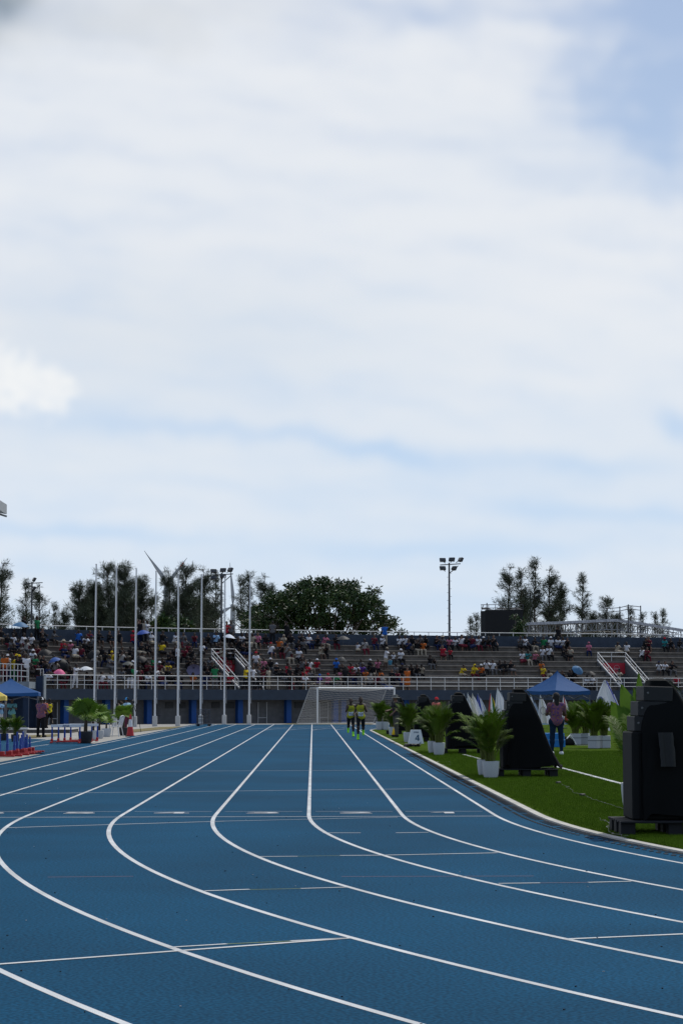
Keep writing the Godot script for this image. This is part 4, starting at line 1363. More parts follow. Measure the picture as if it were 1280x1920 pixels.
func casuarina(h: float, spread: float, dense: float, sd: int, label: String, col := Color(0.058, 0.070, 0.045)) -> Node3D:
	rng.seed = sd
	var t := thing("casuarina_tree", label, "tree", Vector3.ZERO, 0.0, "feathery casuarina trees behind the stand")
	var wood := MB.new()
	var crown := MB.new()
	crown.use_c = true
	var leaders := 1 + (sd % 3)
	for q in leaders:
		var pts := []
		var rad := []
		var hh := h * (1.0 if q == 0 else rng.randf_range(0.72, 0.92))
		var off := Vector3(rng.randf_range(-1, 1), 0, rng.randf_range(-1, 1)) * spread * (0.0 if q == 0 else 0.55)
		for k in 9:
			var f := k / 8.0
			pts.append(Vector3(off.x * minf(f * 1.6, 1.0) + sin(f * 5.0 + sd) * 0.16, hh * f, off.z * minf(f * 1.6, 1.0) + cos(f * 4.0 + sd) * 0.16))
			rad.append(lerpf(0.20 * h / 12.0, 0.02, pow(f, 0.8)))
		wood.tube(pts, rad, 7)
		var nb := int(62 * dense)
		for b in nb:
			var f2 := lerpf(0.10, 0.985, pow(rng.randf(), 0.85))
			var seg_i := mini(int(f2 * 8.0), 7)
			var root: Vector3 = pts[seg_i].lerp(pts[seg_i + 1], f2 * 8.0 - seg_i)
			var az := rng.randf() * TAU
			var len := spread * (0.20 + 1.05 * pow(1.0 - f2, 0.75)) * rng.randf_range(0.5, 1.25)
			var rise := rng.randf_range(0.35, 1.3) + f2 * 0.9
			var out := Vector3(cos(az), rise, sin(az)).normalized()
			var bp := []
			for k in 5:
				var e := k / 4.0
				bp.append(root + out * len * e + Vector3(0, -0.20 * len * e * e, 0))
			wood.tube(bp, [0.045, 0.036, 0.028, 0.018, 0.008], 4, false)
			var n := int((9 + len * 17.0) * dense)
			var shade := rng.randf_range(0.65, 1.35)
			for k in n:
				var e2 := pow(rng.randf(), 0.65) * 1.08
				var si := mini(int(e2 * 4.0), 3)
				var c: Vector3 = bp[si].lerp(bp[si + 1], e2 * 4.0 - si) + Vector3(rng.randfn(), rng.randfn(), rng.randfn()) * (0.09 + 0.05 * len)
				var tip := (out * 0.7 + Vector3(rng.randfn() * 0.5, rng.randf_range(-0.9, 0.75), rng.randfn() * 0.5)).normalized()
				crown.col = Color(col.r * shade, col.g * shade, col.b * shade)
				for m in 4:
					var d2 := (tip + Vector3(rng.randfn(), rng.randfn() - 0.15, rng.randfn()) * 0.42).normalized()
					leaf(crown, c + Vector3(rng.randfn(), rng.randfn(), rng.randfn()) * 0.05, d2, rng.randf_range(0.22, 0.55), rng.randf_range(0.018, 0.04))
	part("trunk", wood, mat("casuarina bark", 0.09, 0.075, 0.06, 0.95), t)
	part("crown", crown, mat("casuarina needles", 1, 1, 1, 0.75, {"vc": true, "back": [0.03, 0.04, 0.015], "spec": 0.25}), t)
	return t

func broadleaf(called: String, label: String, lobes: Array, n_leaf: int, sd: int, at: Vector3, h0: float, leaf_l := 0.34) -> Node3D:
	rng.seed = sd
	var t := thing(called, label, "tree", at, 0.0, "broad-leaved trees behind the stand")
	var wood := MB.new()
	var crown := MB.new()
	crown.use_c = true
	wood.tube([Vector3(0, 0, 0), Vector3(0.1, h0 * 0.35, 0), Vector3(0, h0 * 0.6, 0)], [0.42, 0.34, 0.22], 10)
	var total := 0.0
	for l in lobes: total += l[3] * l[3]
	for l in lobes:     # [x, y, z, radius]
		var c := Vector3(l[0], l[1], l[2])
		var m := Vector3(l[0] * 0.35, lerpf(h0 * 0.4, l[1], 0.45), l[2] * 0.35)
		wood.tube([Vector3(0, h0 * 0.35, 0), m, c], [0.17, 0.11, 0.04], 6, false)
		var cnt := int(n_leaf * l[3] * l[3] / total)
		var twigs := []
		for k in int(8 + l[3] * 13):
			var d := Vector3(rng.randfn(), rng.randfn() * 0.9 + 0.15, rng.randfn()).normalized()
			var e: Vector3 = c + d * l[3] * rng.randf_range(0.55, 1.12) * Vector3(1, 0.85, 1)
			twigs.append(e)
			wood.tube([c.lerp(e, 0.1), c.lerp(e, 0.6) + Vector3(0, 0.1, 0), e], [0.04, 0.025, 0.01], 4, false)
		for k in cnt:
			var e: Vector3 = twigs[rng.randi() % twigs.size()]
			var at2: Vector3 = e + Vector3(rng.randfn(), rng.randfn() * 0.75, rng.randfn()) * (0.13 + 0.06 * l[3])
			var dir: Vector3 = ((at2 - c).normalized() * 0.5 + Vector3(rng.randfn(), rng.randfn() - 0.35, rng.randfn()) * 0.6).normalized()
			var g := rng.randf_range(0.6, 1.35)
			if rng.randf() < 0.10: crown.col = Color(0.09 * g, 0.12 * g, 0.03 * g)
			else: crown.col = Color(0.032 * g, 0.06 * g, 0.018 * g)
			leaf(crown, at2, dir, leaf_l * rng.randf_range(0.7, 1.25), leaf_l * rng.randf_range(0.28, 0.42))
	part("trunk", wood, mat("bark", 0.10, 0.085, 0.07, 0.95), t)
	part("crown", crown, mat("broad leaves", 1, 1, 1, 0.45, {"vc": true, "back": [0.03, 0.05, 0.01], "spec": 0.35}), t)
	return t

func place_tree(src: Node3D, first: bool, px: float, top: float, d: float, h: float, turn: float, label: String) -> void:
	var p := dp(px, top, d)
	var at := Vector3(p.x, -0.06, p.z)
	var s := p.y / h
	if first:
		src.position = at; src.rotation.y = turn; src.scale = Vector3.ONE * s
		src.set_meta("label", label)
	else: copy(src, at, turn, label, s)

func build_trees() -> void:
	var kinds := [casuarina(13.0, 2.5, 1.0, 21, "x"), casuarina(13.0, 2.7, 1.4, 31, "x"), casuarina(13.0, 2.0, 0.95, 48, "x"), casuarina(13.0, 3.3, 1.25, 62, "x")]
	var heights := [13.0, 13.0, 13.0, 13.0]
	var used := {}
	var dark := "dark feathery casuarina tree "
	# kind, column, top row, depth, turn, label
	for p in [[0, 4, 1054, 185, 0.2, dark + "with bare twiggy top, beside the terrace end"], [2, -28, 1062, 190, 1.0, dark + "standing outermost behind the terrace end"], [2, 47, 1092, 205, 1.2, dark + "pointed, just beside a two-lamp mast"], [0, 73, 1098, 215, 2.2, dark + "right behind the two-lamp mast"], [2, 100, 1134, 225, 0.7, dark + "low and thin, past the two-lamp mast"], [1, 122, 1147, 230, 0.1, "low dark casuarina bush showing over the parapet rail"],
			[1, 148, 1096, 190, 3.1, dark + "bushy, before the first flagpole"], [1, 172, 1093, 192, 4.9, dark + "behind the first flagpole"], [3, 205, 1063, 195, 0.5, dark + "broad and dense, behind the second flagpole"], [1, 234, 1060, 188, 2.6, dark + "dense, between second and third flagpoles"], [1, 268, 1084, 200, 1.7, dark + "rounded, between third and fourth flagpoles"], [0, 286, 1108, 215, 5.0, dark + "small, behind the fourth flagpole"],
			[0, 318, 1068, 200, 2.9, dark + "before the slanting turbine blade"], [3, 352, 1065, 196, 1.4, dark + "airy and wide, between fifth and sixth flagpoles"], [0, 386, 1066, 204, 4.1, dark + "airy, behind the sixth flagpole"], [2, 404, 1078, 210, 5.5, dark + "slim, beside the crowded floodlight mast"], [3, 372, 1092, 225, 3.9, dark + "low and open, behind the airy pair"],
			[2, 449, 1085, 215, 0.9, dark + "short, beside the upright turbine blade"], [2, 470, 1078, 205, 3.3, dark + "narrow, behind the last flagpole"], [0, 494, 1079, 205, 1.9, dark + "beside the big broad-leaved tree"], [2, 512, 1100, 215, 4.4, dark + "small, touching the big broad-leaved tree"],
			[2, 890, 1154, 215, 0.4, dark + "small, left of the black screen"], [2, 880, 1160, 220, 1.4, dark + "tiny, outermost beside the black screen"], [0, 951, 1062, 225, 1.1, dark + "tall, rising behind the black screen"], [2, 978, 1072, 228, 2.7, dark + "slim, behind the black screen edge"], [2, 1005, 1053, 230, 3.8, dark + "tallest of the clump behind the stage roof"], [0, 1030, 1067, 232, 5.3, dark + "leaning, in the clump behind the stage roof"], [1, 1052, 1098, 235, 0.6, dark + "rounded shoulder of the clump behind the stage roof"], [1, 985, 1110, 236, 2.0, dark + "filling the clump behind the screen"],
			[2, 1092, 1081, 230, 4.8, dark + "standing alone and pointed behind the stage roof"], [3, 1137, 1125, 240, 2.4, dark + "low and round behind the stage roof ridge"], [1, 1112, 1150, 245, 1.0, "low casuarina bush just above the stage roof"], [2, 1178, 1142, 245, 0.3, dark + "small, inside the scaffold frame"], [2, 1206, 1152, 250, 3.0, dark + "small, right of the scaffold frame"], [2, 1225, 1152, 250, 5.8, dark + "small, twin beyond the scaffold frame"], [2, 1241, 1146, 248, 1.6, dark + "small and pointed, at the falling end of the stage roof"]]:
		place_tree(kinds[p[0]], not used.has(p[0]), p[1], p[2], p[3], heights[p[0]], p[4], p[5])
		used[p[0]] = true
	# the big dark tree above the goal, built from the lobes of its outline
	var d := 190.0
	var base := dp(620, 1190, d)
	base.y = -0.06
	var lobes := []
	for l in [[500, 1152, 1.5], [522, 1135, 1.4], [545, 1118, 1.5], [568, 1106, 1.35], [595, 1105, 1.2], [618, 1108, 1.3], [640, 1104, 1.1], [652, 1112, 1.2], [690, 1126, 1.05], [690, 1140, 1.4], [665, 1140, 1.6], [630, 1140, 1.9], [590, 1140, 1.9], [555, 1150, 1.8], [720, 1166, 0.9], [735, 1175, 0.6], [700, 1165, 1.5], [660, 1170, 1.7], [610, 1170, 1.8], [560, 1172, 1.7], [515, 1172, 1.6], [478, 1165, 1.2], [756, 1186, 0.45], [700, 1110, 0.45], [668, 1095, 0.4], [574, 1092, 0.5]]:
		var q := dp(l[0], l[1], d) - base
		lobes.append([q.x, q.y, rng.randf_range(-2.2, 2.2), l[2] * 0.86])
	broadleaf("mango_tree", "big round dark-green broad-leaved tree rising above the goal", lobes, 26000, 5, base, 7.0)
	for p in [[300, 1158, 176.0, "bright green leafy tree low behind the fourth flagpole", 2], [335, 1160, 178.0, "green palm-like shrub showing over the parapet by the fifth flagpole", 3]]:
		var b2 := dp(p[0], 1190, p[2])
		b2.y = -0.06
		var lb := []
		for k in 6: lb.append([rng.randf_range(-1.0, 1.0), dp(p[0], p[1], p[2]).y - rng.randf_range(0.4, 1.6), rng.randf_range(-0.6, 0.6), rng.randf_range(0.5, 0.8)])
		broadleaf("leafy_tree", p[3], lb, 2600, p[4], b2, 5.0, 0.42)
	var b3 := dp(970, 1187, 184.0)
	b3.y = -0.06
	var lb3 := []
	for k in 6: lb3.append([rng.randf_range(-0.5, 0.5), 6.2 + k * 0.45, 0.0, 0.62 - k * 0.09])
	broadleaf("conifer", "small pointed green tree in front of the black screen", lb3, 2500, 8, b3, 6.0, 0.24)

# ---------------------------------------------------------------- screen and stage behind the stand
func build_stage() -> void:
	var black := mat("screen black", 0.010, 0.011, 0.012, 0.7, {"grain": ["weave", 0.4]})
	var steel := mat("truss steel", 0.24, 0.25, 0.26, 0.5)
	var alu := mat("scaffold grey", 0.06, 0.06, 0.065, 0.6)
	var d := 188.0
	var a := dp(901, 1143, d)
	var b := dp(980, 1143, d)
	var t := thing("screen_tower", "big black sheeted back of a video screen on scaffolding above the stand", "screen", Vector3((a.x + b.x) * 0.5, -0.06, -d))
	var w := b.x - a.x
	var mb := MB.new()
	mb.box(Vector3(0.2, a.y - 2.3, -0.6), Vector3(w - 0.42, 4.7, 1.2))
	part("screen", mb, black, t)
	mb = MB.new()
	for k in 4: mb.box(Vector3(-w * 0.5 + 0.06 + k * 0.1, a.y - 2.4, -0.4), Vector3(0.085, 4.7, 0.7))
	part("side_drape", mb, mat("drape grey", 0.03, 0.032, 0.033, 0.9), t)
	mb = MB.new()
	var rows := []
	for k in 2:
		var r := []
		for s in 25: r.append(Vector3(lerpf(-w * 0.46, w * 0.5, s / 24.0), a.y + 0.06 + k * (0.12 + 0.10 * sin(s * 0.7)) , 0.03 - k * 0.5))
		rows.append(r)
	mb.sheet(rows)
	part("loose_cover", mb, mat("cover grey", 0.05, 0.05, 0.052, 0.9), t)
	mb = MB.new()
	for h: float in [0.20, 0.48]: mb.bar(Vector3(-w * 0.5, a.y + h, -0.1), Vector3(w * 0.5, a.y + h, -0.1), 0.03)
	for k in 7: mb.bar(Vector3(lerpf(-w * 0.48, w * 0.5, k / 6.0), a.y, -0.1), Vector3(lerpf(-w * 0.48, w * 0.5, k / 6.0), a.y + 0.5, -0.1), 0.03)
	mb.bar(Vector3(-w * 0.5, a.y - 0.1, 0.2), Vector3(-w * 0.44, a.y + 0.45, 0.2), 0.035)
	mb.bar(Vector3(-w * 0.36, a.y, 0.1), Vector3(-w * 0.36, a.y + 0.62, 0.1), 0.05)
	for e: float in [-0.45, 0.1, 0.48]: mb.bar(Vector3(w * e, 0, -1.3), Vector3(w * e, a.y, -1.3), 0.05)
	part("scaffold", mb, alu, t)
	# stage roof: two trusses under a pale sheet
	d = 196.0
	var chord := []
	for p in [[982, 1166.5], [1010, 1165], [1060, 1163.5], [1110, 1161], [1150, 1159], [1190, 1164], [1230, 1170.5], [1290, 1180]]: chord.append(dp(p[0], p[1], d))
	var low := []
	for p in [[982, 1187], [1010, 1186.5], [1060, 1184], [1110, 1181.5], [1140, 1179], [1160, 1180], [1190, 1185], [1230, 1190], [1290, 1196]]: low.append(dp(p[0], p[1], d))
	var s := thing("stage_roof", "grey truss stage roof with pale sheet top behind the stand", "stage roof", Vector3(0, -0.06, -d))
	var at := func(line: Array, f: float) -> Vector3:
		var x: float = lerpf(chord[0].x, chord[-1].x, f)
		for k in line.size() - 1:
			if x <= line[k + 1].x + 0.001: return Vector3(x, lerpf(line[k].y, line[k + 1].y, (x - line[k].x) / (line[k + 1].x - line[k].x)), 0)
		return Vector3(x, line[-1].y, 0)
	for z: float in [0.0, -6.0]:
		mb = MB.new()
		var n := 32
		for k in n:
			var u0: Vector3 = at.call(chord, float(k) / n) + Vector3(0, -0.1, z)
			var u1: Vector3 = at.call(chord, float(k + 1) / n) + Vector3(0, -0.1, z)
			var l0: Vector3 = at.call(low, float(k) / n) + Vector3(0, 0, z)
			var l1: Vector3 = at.call(low, float(k + 1) / n) + Vector3(0, 0, z)
			mb.bar(u0, u1, 0.045, 5); mb.bar(l0, l1, 0.045, 5)
			mb.bar(l0, u0, 0.032 if k % 4 else 0.06, 5)
			if k % 2: mb.bar(l0, u1, 0.025, 5)
			else: mb.bar(u0, l1, 0.025, 5)
		part("truss", mb, steel, s)
	mb = MB.new()
	var rw := [[], []]
	for k in 33:
		rw[0].append(at.call(chord, k / 32.0) + Vector3(0, 0.0, 0.2))
		rw[1].append(at.call(chord, k / 32.0) + Vector3(0, 0.12, -6.4))
	mb.sheet(rw)
	for k in 32:
		var u0: Vector3 = at.call(chord, k / 32.0) + Vector3(0, 0.0, 0.2)
		var u1: Vector3 = at.call(chord, (k + 1) / 32.0) + Vector3(0, 0.0, 0.2)
		mb.quad(u0 - Vector3(0, 0.24, 0), u1 - Vector3(0, 0.24, 0), u1, u0)
	part("roof_sheet", mb, mat("roof sheet", 0.55, 0.56, 0.58, 0.6, {"grain": ["stain", 0.3]}), s)
	mb = MB.new()
	for f in [0.12, 0.30, 0.55, 0.72, 0.97]:
		for e: float in [-0.25, 0.25]: mb.bar(at.call(low, f) + Vector3(e, 0, 0) - Vector3(0, at.call(low, f).y, 0), at.call(chord, f) + Vector3(e, 0, 0), 0.05, 5)
		for k in 8:
			var y: float = at.call(low, f).y * k / 8.0
			mb.bar(Vector3(at.call(low, f).x - 0.25, y, 0), Vector3(at.call(low, f).x + 0.25, y + at.call(low, f).y / 8.0, 0), 0.03, 5)
	part("tower", mb, steel, s)
	for k in 3:
		mb = MB.new()
		mb.bar(at.call(low, 0.1) + Vector3(0, -0.35 - k * 0.4, 0.3), at.call(low, 0.9) + Vector3(0, -0.1 - k * 0.5, 0.3), 0.04)
		part("tie_beam", mb, steel, s)
	# scaffold frame standing above the ridge
	var f0 := dp(1161, 1138, d)
	var f1 := dp(1177, 1134, d - 2.0)
	var f2 := dp(1200, 1136.5, d)
	var sc := thing("scaffold_frame", "bare tube scaffold frame standing above the stage roof", "scaffold", Vector3(f0.x, -0.06, -d))
	var o := Vector3(f0.x, 0, -d)
	var tubes := [[f0, Vector3(f0.x, 0, f0.z)], [f1, Vector3(f1.x, 0, f1.z)], [f2, Vector3(f2.x, 0, f2.z)]]
	for q in tubes:
		mb = MB.new()
		mb.bar(q[0] - o + Vector3(0, 0.1, 0), q[1] - o, 0.05)
		part("upright", mb, alu, sc)
	for h: float in [0.0, 0.3, 1.1]:
		mb = MB.new()
		mb.tube([f0 - o + Vector3(-1.2, -0.1 - h * 0.97, 0), f0 - o - Vector3(0, h, 0), f1 - o - Vector3(0, h, 0), f2 - o - Vector3(0, h, 0)], 0.032, 5)
		part("ledger", mb, alu, sc)

# ---------------------------------------------------------------- speaker stacks under black sheets
func speaker_stack(at: Vector3, sd: int, label: String, open_front: bool) -> void:
	rng.seed = sd
	var t := thing("speaker_stack", label, "loudspeaker", at, 0.0, "sheeted loudspeaker stacks along the infield edge")
	var cab := mat("cabinet grey", 0.019, 0.020, 0.022, 0.7, {"grain": ["fine", 2.0]})
	var sheet := mat("black sheet", 0.0055, 0.0060, 0.0062, 0.8, {"spec": 0.18, "two": true})
	var pal := mat("pallet plastic", 0.013, 0.014, 0.016, 0.7, {"spec": 0.3})
	# pallet: deck boards, runners
	var p := Node3D.new(); p.name = "pallet"; t.add_child(p)
	var slat := MB.new()
	slat.bbox(Vector3.ZERO, Vector3(1.22, 0.022, 0.13), 0.004)
	var slat_mesh := slat.mesh()
	for k in 6: part("slat", slat_mesh, pal, p, Vector3(0.12, 0.155, -0.46 + k * 0.185))
	var blk := MB.new()
	blk.bbox(Vector3.ZERO, Vector3(0.16, 0.13, 0.20), 0.006)
	var blk_mesh := blk.mesh()
	for a: float in [-0.40, 0.12, 0.64]:
		for b: float in [-0.38, 0.0, 0.38]: part("block", blk_mesh, pal, p, Vector3(a, 0.078, b))
	# subwoofers and the tilted array on top
	var mb := MB.new()
	mb.bbox(Vector3(0.04, 0.652, -0.05), Vector3(0.74, 0.965, 0.74), 0.015)
	part("subwoofer", mb, mat("subwoofer black", 0.0065, 0.007, 0.0075, 0.7, {"spec": 0.25}), t)
	for k in 3:
		mb = MB.new()
		var tilt := Basis(Vector3.BACK, -0.004 - k * 0.012)
		mb.bbox(Vector3(-0.295 + 0.03 * k + 0.012 * k * k + 0.16, 1.222 + k * 0.166, 0.0), Vector3(0.32, 0.1645, 0.60), 0.008, tilt)
		var c := part("array_cabinet", mb, cab, t)
		mb = MB.new()
		mb.lathe([Vector2(0.0, 0.006), Vector2(0.012, 0.005), Vector2(0.014, 0.0)], Vector3(-0.25 + 0.03 * k + 0.012 * k * k, 1.232 + k * 0.166, 0.303), 8, 0, TAU, Basis(Vector3.RIGHT, PI / 2))
		part("bolt", mb, mat("bolt", 0.10, 0.10, 0.10, 0.5), c)
	# the sheet: hangs from the top, pulled out to the right and tied to the pallet
	var f := FastNoiseLite.new()
	f.seed = sd; f.frequency = 1.6; f.fractal_octaves = 3
	mb = MB.new()
	var rows := []
	var levels := 26
	for v in levels + 1:
		var y := 1.0 - float(v) / levels          # 1 at the top
		var h := lerpf(0.17, 1.70, y)
		var drop := 1.0 - y
		var xl := lerpf(-0.10, -0.235, smoothstep(0.0, 0.36, drop)) - 0.02 * drop
		var xr := lerpf(0.14, 0.82, pow(drop, 1.02)) + 0.03 * sin(drop * 6.0)
		if y > 0.95: xr -= (y - 0.95) * 1.0
		var zf := lerpf(0.24, 0.355, smoothstep(0.0, 0.36, drop)) + 0.07 * drop * drop
		var zb := lerpf(-0.22, -0.50, smoothstep(0.0, 0.5, drop))
		var ring := []
		var n := 72
		for s in n + 1:
			var a := TAU * (s % n) / n + PI * 0.25
			var cx := (xl + xr) * 0.5
			var cz := (zf + zb) * 0.5
			var ca := cos(a)
			var sa := sin(a)
			var q := Vector3(cx + (xr - xl) * 0.5 * signf(ca) * pow(absf(ca), 0.24), h, cz + (zf - zb) * 0.5 * signf(sa) * pow(absf(sa), 0.24))
			var fold := f.get_noise_3d(q.x * 1.8, h * 0.45, q.z * 1.8) * (0.010 + 0.05 * drop) + sin(a * 9.0 + sd + h * 1.5) * 0.006 * drop
			q += Vector3(ca, 0, sa) * fold
			if v == levels: q.y += 0.05 * sin(a * 5.0 + sd) + 0.03
			ring.append(q)
		rows.append(ring)
	mb.sheet(rows)
	var top := []
	var top2 := []
	for q in rows[0]:
		top.append(Vector3(lerpf(q.x, 0.03, 0.98), q.y + 0.03, lerpf(q.z, -0.02, 0.98)))
		top2.append(Vector3(lerpf(q.x, 0.03, 0.5), q.y + 0.03, lerpf(q.z, -0.02, 0.5)))
	mb.sheet([top, top2, rows[0]])
	part("cover_sheet", mb, sheet, t)
	# pale taped edge on the shoulder of the sheet
	mb = MB.new()
	var e0 := []
	var e1 := []
	for k in 9:
		var y2 := 0.99 - k * 0.022
		var dr := 1.0 - y2
		var x := lerpf(0.14, 0.82, pow(dr, 1.02)) + 0.03 + (0.02 if y2 < 0.93 else -(y2 - 0.93) * 0.9)
		e0.append(Vector3(x + 0.02, lerpf(0.17, 1.70, y2) + 0.02, 0.10))
		e1.append(Vector3(x + 0.035, lerpf(0.17, 1.70, y2) + 0.012, -0.24))
	mb.sheet([e1, e0])
	part("sheet_edge", mb, mat("grey tape", 0.42, 0.43, 0.44, 0.45), t)
	if open_front:
		# a fold turned over the front and a strap down the middle
		mb = MB.new()
		var fr := []
		for v in 7:
			var r := []
			for s in 7: r.append(Vector3(-0.06 + s * 0.028 + 0.012 * v * 0.4 + f.get_noise_2d(v * 9, s * 12) * 0.012, 1.13 - v * 0.062, 0.45 + 0.02 * sin(s * 1.7) + 0.012 * v * 0.3))
			fr.append(r)
		mb.sheet(fr)
		part("sheet_flap", mb, mat("flap", 0.010, 0.011, 0.012, 0.6, {"two": true}), t)
		mb = MB.new()
		mb.bbox(Vector3(-0.24, 0.65, 0.328), Vector3(0.02, 0.95, 0.012), 0.004)
		part("strap", mb, sheet, t)

func build_speakers() -> void:
	# column of the middle, row of the pallet's front edge
	var spots := [[1262.0, 1568.0, 5, "nearest loudspeaker stack on a black pallet, black sheet folded back from grey cabinets", true], [985.0, 1458.0, 8, "loudspeaker stack under a black sheet that slants to the turf, beside paired white pots", false],
		[867.0, 1414.5, 13, "sheeted black loudspeaker stack behind a potted areca palm, next past the slanting one", false], [799.0, 1390.5, 17, "sheeted black loudspeaker stack behind the white box numbered four", false], [749.0, 1376.5, 23, "farthest sheeted loudspeaker stack behind the person with the backpack", false]]
	for s in spots:
		var p := gp(s[0], s[1], 0.012)
		speaker_stack(p + Vector3(-0.1, 0, -0.45), s[2], s[3], s[4])

# ---------------------------------------------------------------- potted palms
func frond(mb: MB, root: Vector3, az: float, l: float, rise: float, droop: float, pairs: int, leaf_len: float, leaf_w: float) -> void:
	var out := Vector3(cos(az), 0, sin(az))
	var pts := []
	for k in 9:
		var f := k / 8.0
		pts.append(root + out * l * (f * cos(rise) + 0.10 * f * f) + Vector3(0, l * (f * sin(rise) - droop * f * f), 0))
	mb.tube(pts, [0.010, 0.009, 0.008, 0.007, 0.006, 0.005, 0.004, 0.003, 0.002], 4, false)
	var side := out.cross(Vector3.UP)
	var g := rng.randf_range(0.75, 1.25)
	for k in pairs:
		var f2 := lerpf(0.22, 1.0, float(k) / pairs)
		var si := mini(int(f2 * 8.0), 7)
		var c: Vector3 = pts[si].lerp(pts[si + 1], f2 * 8.0 - si)
		var along: Vector3 = (pts[si + 1] - pts[si]).normalized()
		var ll := leaf_len * (0.45 + 1.1 * sin(PI * clampf(f2 * 0.92, 0.0, 1.0))) * rng.randf_range(0.8, 1.1)
		for s: float in [-1.0, 1.0]:
			var d := (along * 0.85 + side * s * 0.75 + Vector3(0, rng.randf_range(-0.05, 0.28), 0)).normalized()
			var w: Vector3 = d.cross(Vector3.UP + side * s * 0.6).normalized() * leaf_w * 0.5
			var mid := c + d * ll * 0.55
			var tip := c + d * ll + Vector3(0, -0.22 * ll, 0)
			mb.col = Color(0.085 * g, 0.135 * g, 0.016 * g) * rng.randf_range(0.8, 1.2)
			var nn := w.cross(d).normalized()
			if nn.y < 0:
				nn = -nn
				w = -w
			var a := mb.vert(c + w * 0.5, nn)
			mb.vert(c - w * 0.5, nn); mb.vert(mid - w, nn); mb.vert(mid + w, nn); mb.vert(tip, nn)
			mb.i.append_array(PackedInt32Array([a, a + 1, a + 2, a, a + 2, a + 3, a + 3, a + 2, a + 4]))

func areca(sd: int, tall: float, wide: float, n: int) -> ArrayMesh:
	rng.seed = sd
	var mb := MB.new()
	mb.use_c = true
	for k in n:
		var az := rng.randf() * TAU
		var r := Vector3(cos(az), 0, sin(az)) * rng.randf_range(0.01, 0.09)
		var f := float(k) / n
		var st := tall * rng.randf_range(0.05, 0.42)
		mb.col = Color(0.11, 0.13, 0.03)
		mb.tube([r, r * 1.4 + Vector3(0, st, 0)], [0.014, 0.010], 5, false)
		frond(mb, r * 1.4 + Vector3(0, st, 0), az + rng.randf_range(-0.5, 0.5), tall * rng.randf_range(0.55, 0.92) * lerpf(wide * 0.85, 1.0, f), lerpf(0.75, 1.5, pow(f, 0.5)), rng.randf_range(0.12, 0.42), 36, 0.20 * tall / 1.1, 0.012)
	return mb.mesh()

func fan_palm(sd: int, n: int, h: float, r: float) -> ArrayMesh:
	rng.seed = sd
	var mb := MB.new()
	mb.use_c = true
	mb.col = Color(0.06, 0.045, 0.03)
	mb.tube([Vector3.ZERO, Vector3(0.01, h * 0.45, 0)], [0.05, 0.04], 8)
	for k in n:
		var az := TAU * k / n + rng.randf_range(-0.4, 0.4)
		var up := rng.randf_range(0.15, 1.35)
		var dir := Vector3(cos(az) * cos(up), sin(up), sin(az) * cos(up))
		var root := Vector3(0, h * 0.45, 0)
		var hub := root + dir * h * rng.randf_range(0.32, 0.55)
		mb.col = Color(0.07, 0.12, 0.03)
		mb.tube([root, hub], [0.008, 0.006], 4, false)
		var side := dir.cross(Vector3.UP).normalized()
		var nrm := side.cross(dir).normalized()
		var g := rng.randf_range(0.8, 1.3)
		for s in 21:
			var a := lerpf(-1.9, 1.9, s / 20.0)
			var d := (dir * cos(a) + side * sin(a)).normalized()
			var w := (side * cos(a) - dir * sin(a)) * 0.026
			var ll := r * (1.0 - 0.12 * absf(a)) * rng.randf_range(0.88, 1.05)
			var m := hub + d * ll * 0.6 + nrm * 0.02
			var tip := hub + d * ll - Vector3(0, 0.16 * ll, 0)
			mb.col = Color(0.125 * g, 0.20 * g, 0.03 * g)
			mb.quad(hub - w * 0.2, m - w, m + w, hub + w * 0.2)
			mb.tri(m - w, tip, m + w)
	return mb.mesh()

var palm_forms := []

func pot_mesh(r: float, h: float) -> MB:
	var mb := MB.new()
	mb.lathe([Vector2(0.01, h * 0.90), Vector2(r * 0.88, h * 0.90), Vector2(r * 0.90, h * 0.98), Vector2(r * 0.96, h), Vector2(r, h * 0.98), Vector2(r * 0.985, h * 0.7), Vector2(r * 0.90, h * 0.3), Vector2(r * 0.78, 0.01), Vector2(r * 0.74, 0.0), Vector2(0.0, 0.0)], Vector3.ZERO, 28)
	return mb

func potted(at: Vector3, palm: int, r: float, h: float, grow: float, turn: float, pot_kind: String, label: String) -> void:
	var t := thing("potted_palm", label, "potted plant", at, turn, "potted palms around the track")
	var soil := mat("soil", 0.03, 0.024, 0.018, 0.95)
	var potm: Material
	match pot_kind:
		"white": potm = mat("white pot", 0.60, 0.62, 0.64, 0.55, {"grain": ["fine", 1.5]})
		"black": potm = mat("black pot", 0.02, 0.021, 0.024, 0.6)
		_: potm = mat("box planter", 0.52, 0.54, 0.56, 0.6, {"grain": ["fine", 1.5]})
	if pot_kind == "box":
		var mb := MB.new()
		mb.bbox(Vector3(0, h * 0.5, 0), Vector3(r * 2, h, r * 2), 0.012)
		var pot := part("planter", mb, potm, t)
		mb = MB.new()
		mb.box(Vector3(0, h * 0.62, 0), Vector3(r * 2 + 0.006, 0.028, r * 2 + 0.006))
		part("groove", mb, mat("planter groove", 0.16, 0.17, 0.18, 0.8), pot)
	else: part("pot", pot_mesh(r, h), potm, t)
	var mb2 := MB.new()
	mb2.lathe([Vector2(0.0, 0.02), Vector2(r * 0.6, 0.015), Vector2(r * 0.9, 0.0)], Vector3(0, h * 0.91, 0), 16)
	part("soil", mb2, soil, t)
	var leaf_m := mat("palm leaf", 1, 1, 1, 0.5, {"vc": true, "back": [0.12, 0.18, 0.02], "spec": 0.25})
	var l := part("fronds", palm_forms[palm], leaf_m, t, Vector3(0, h * 0.9, 0))
	l.scale = Vector3.ONE * grow

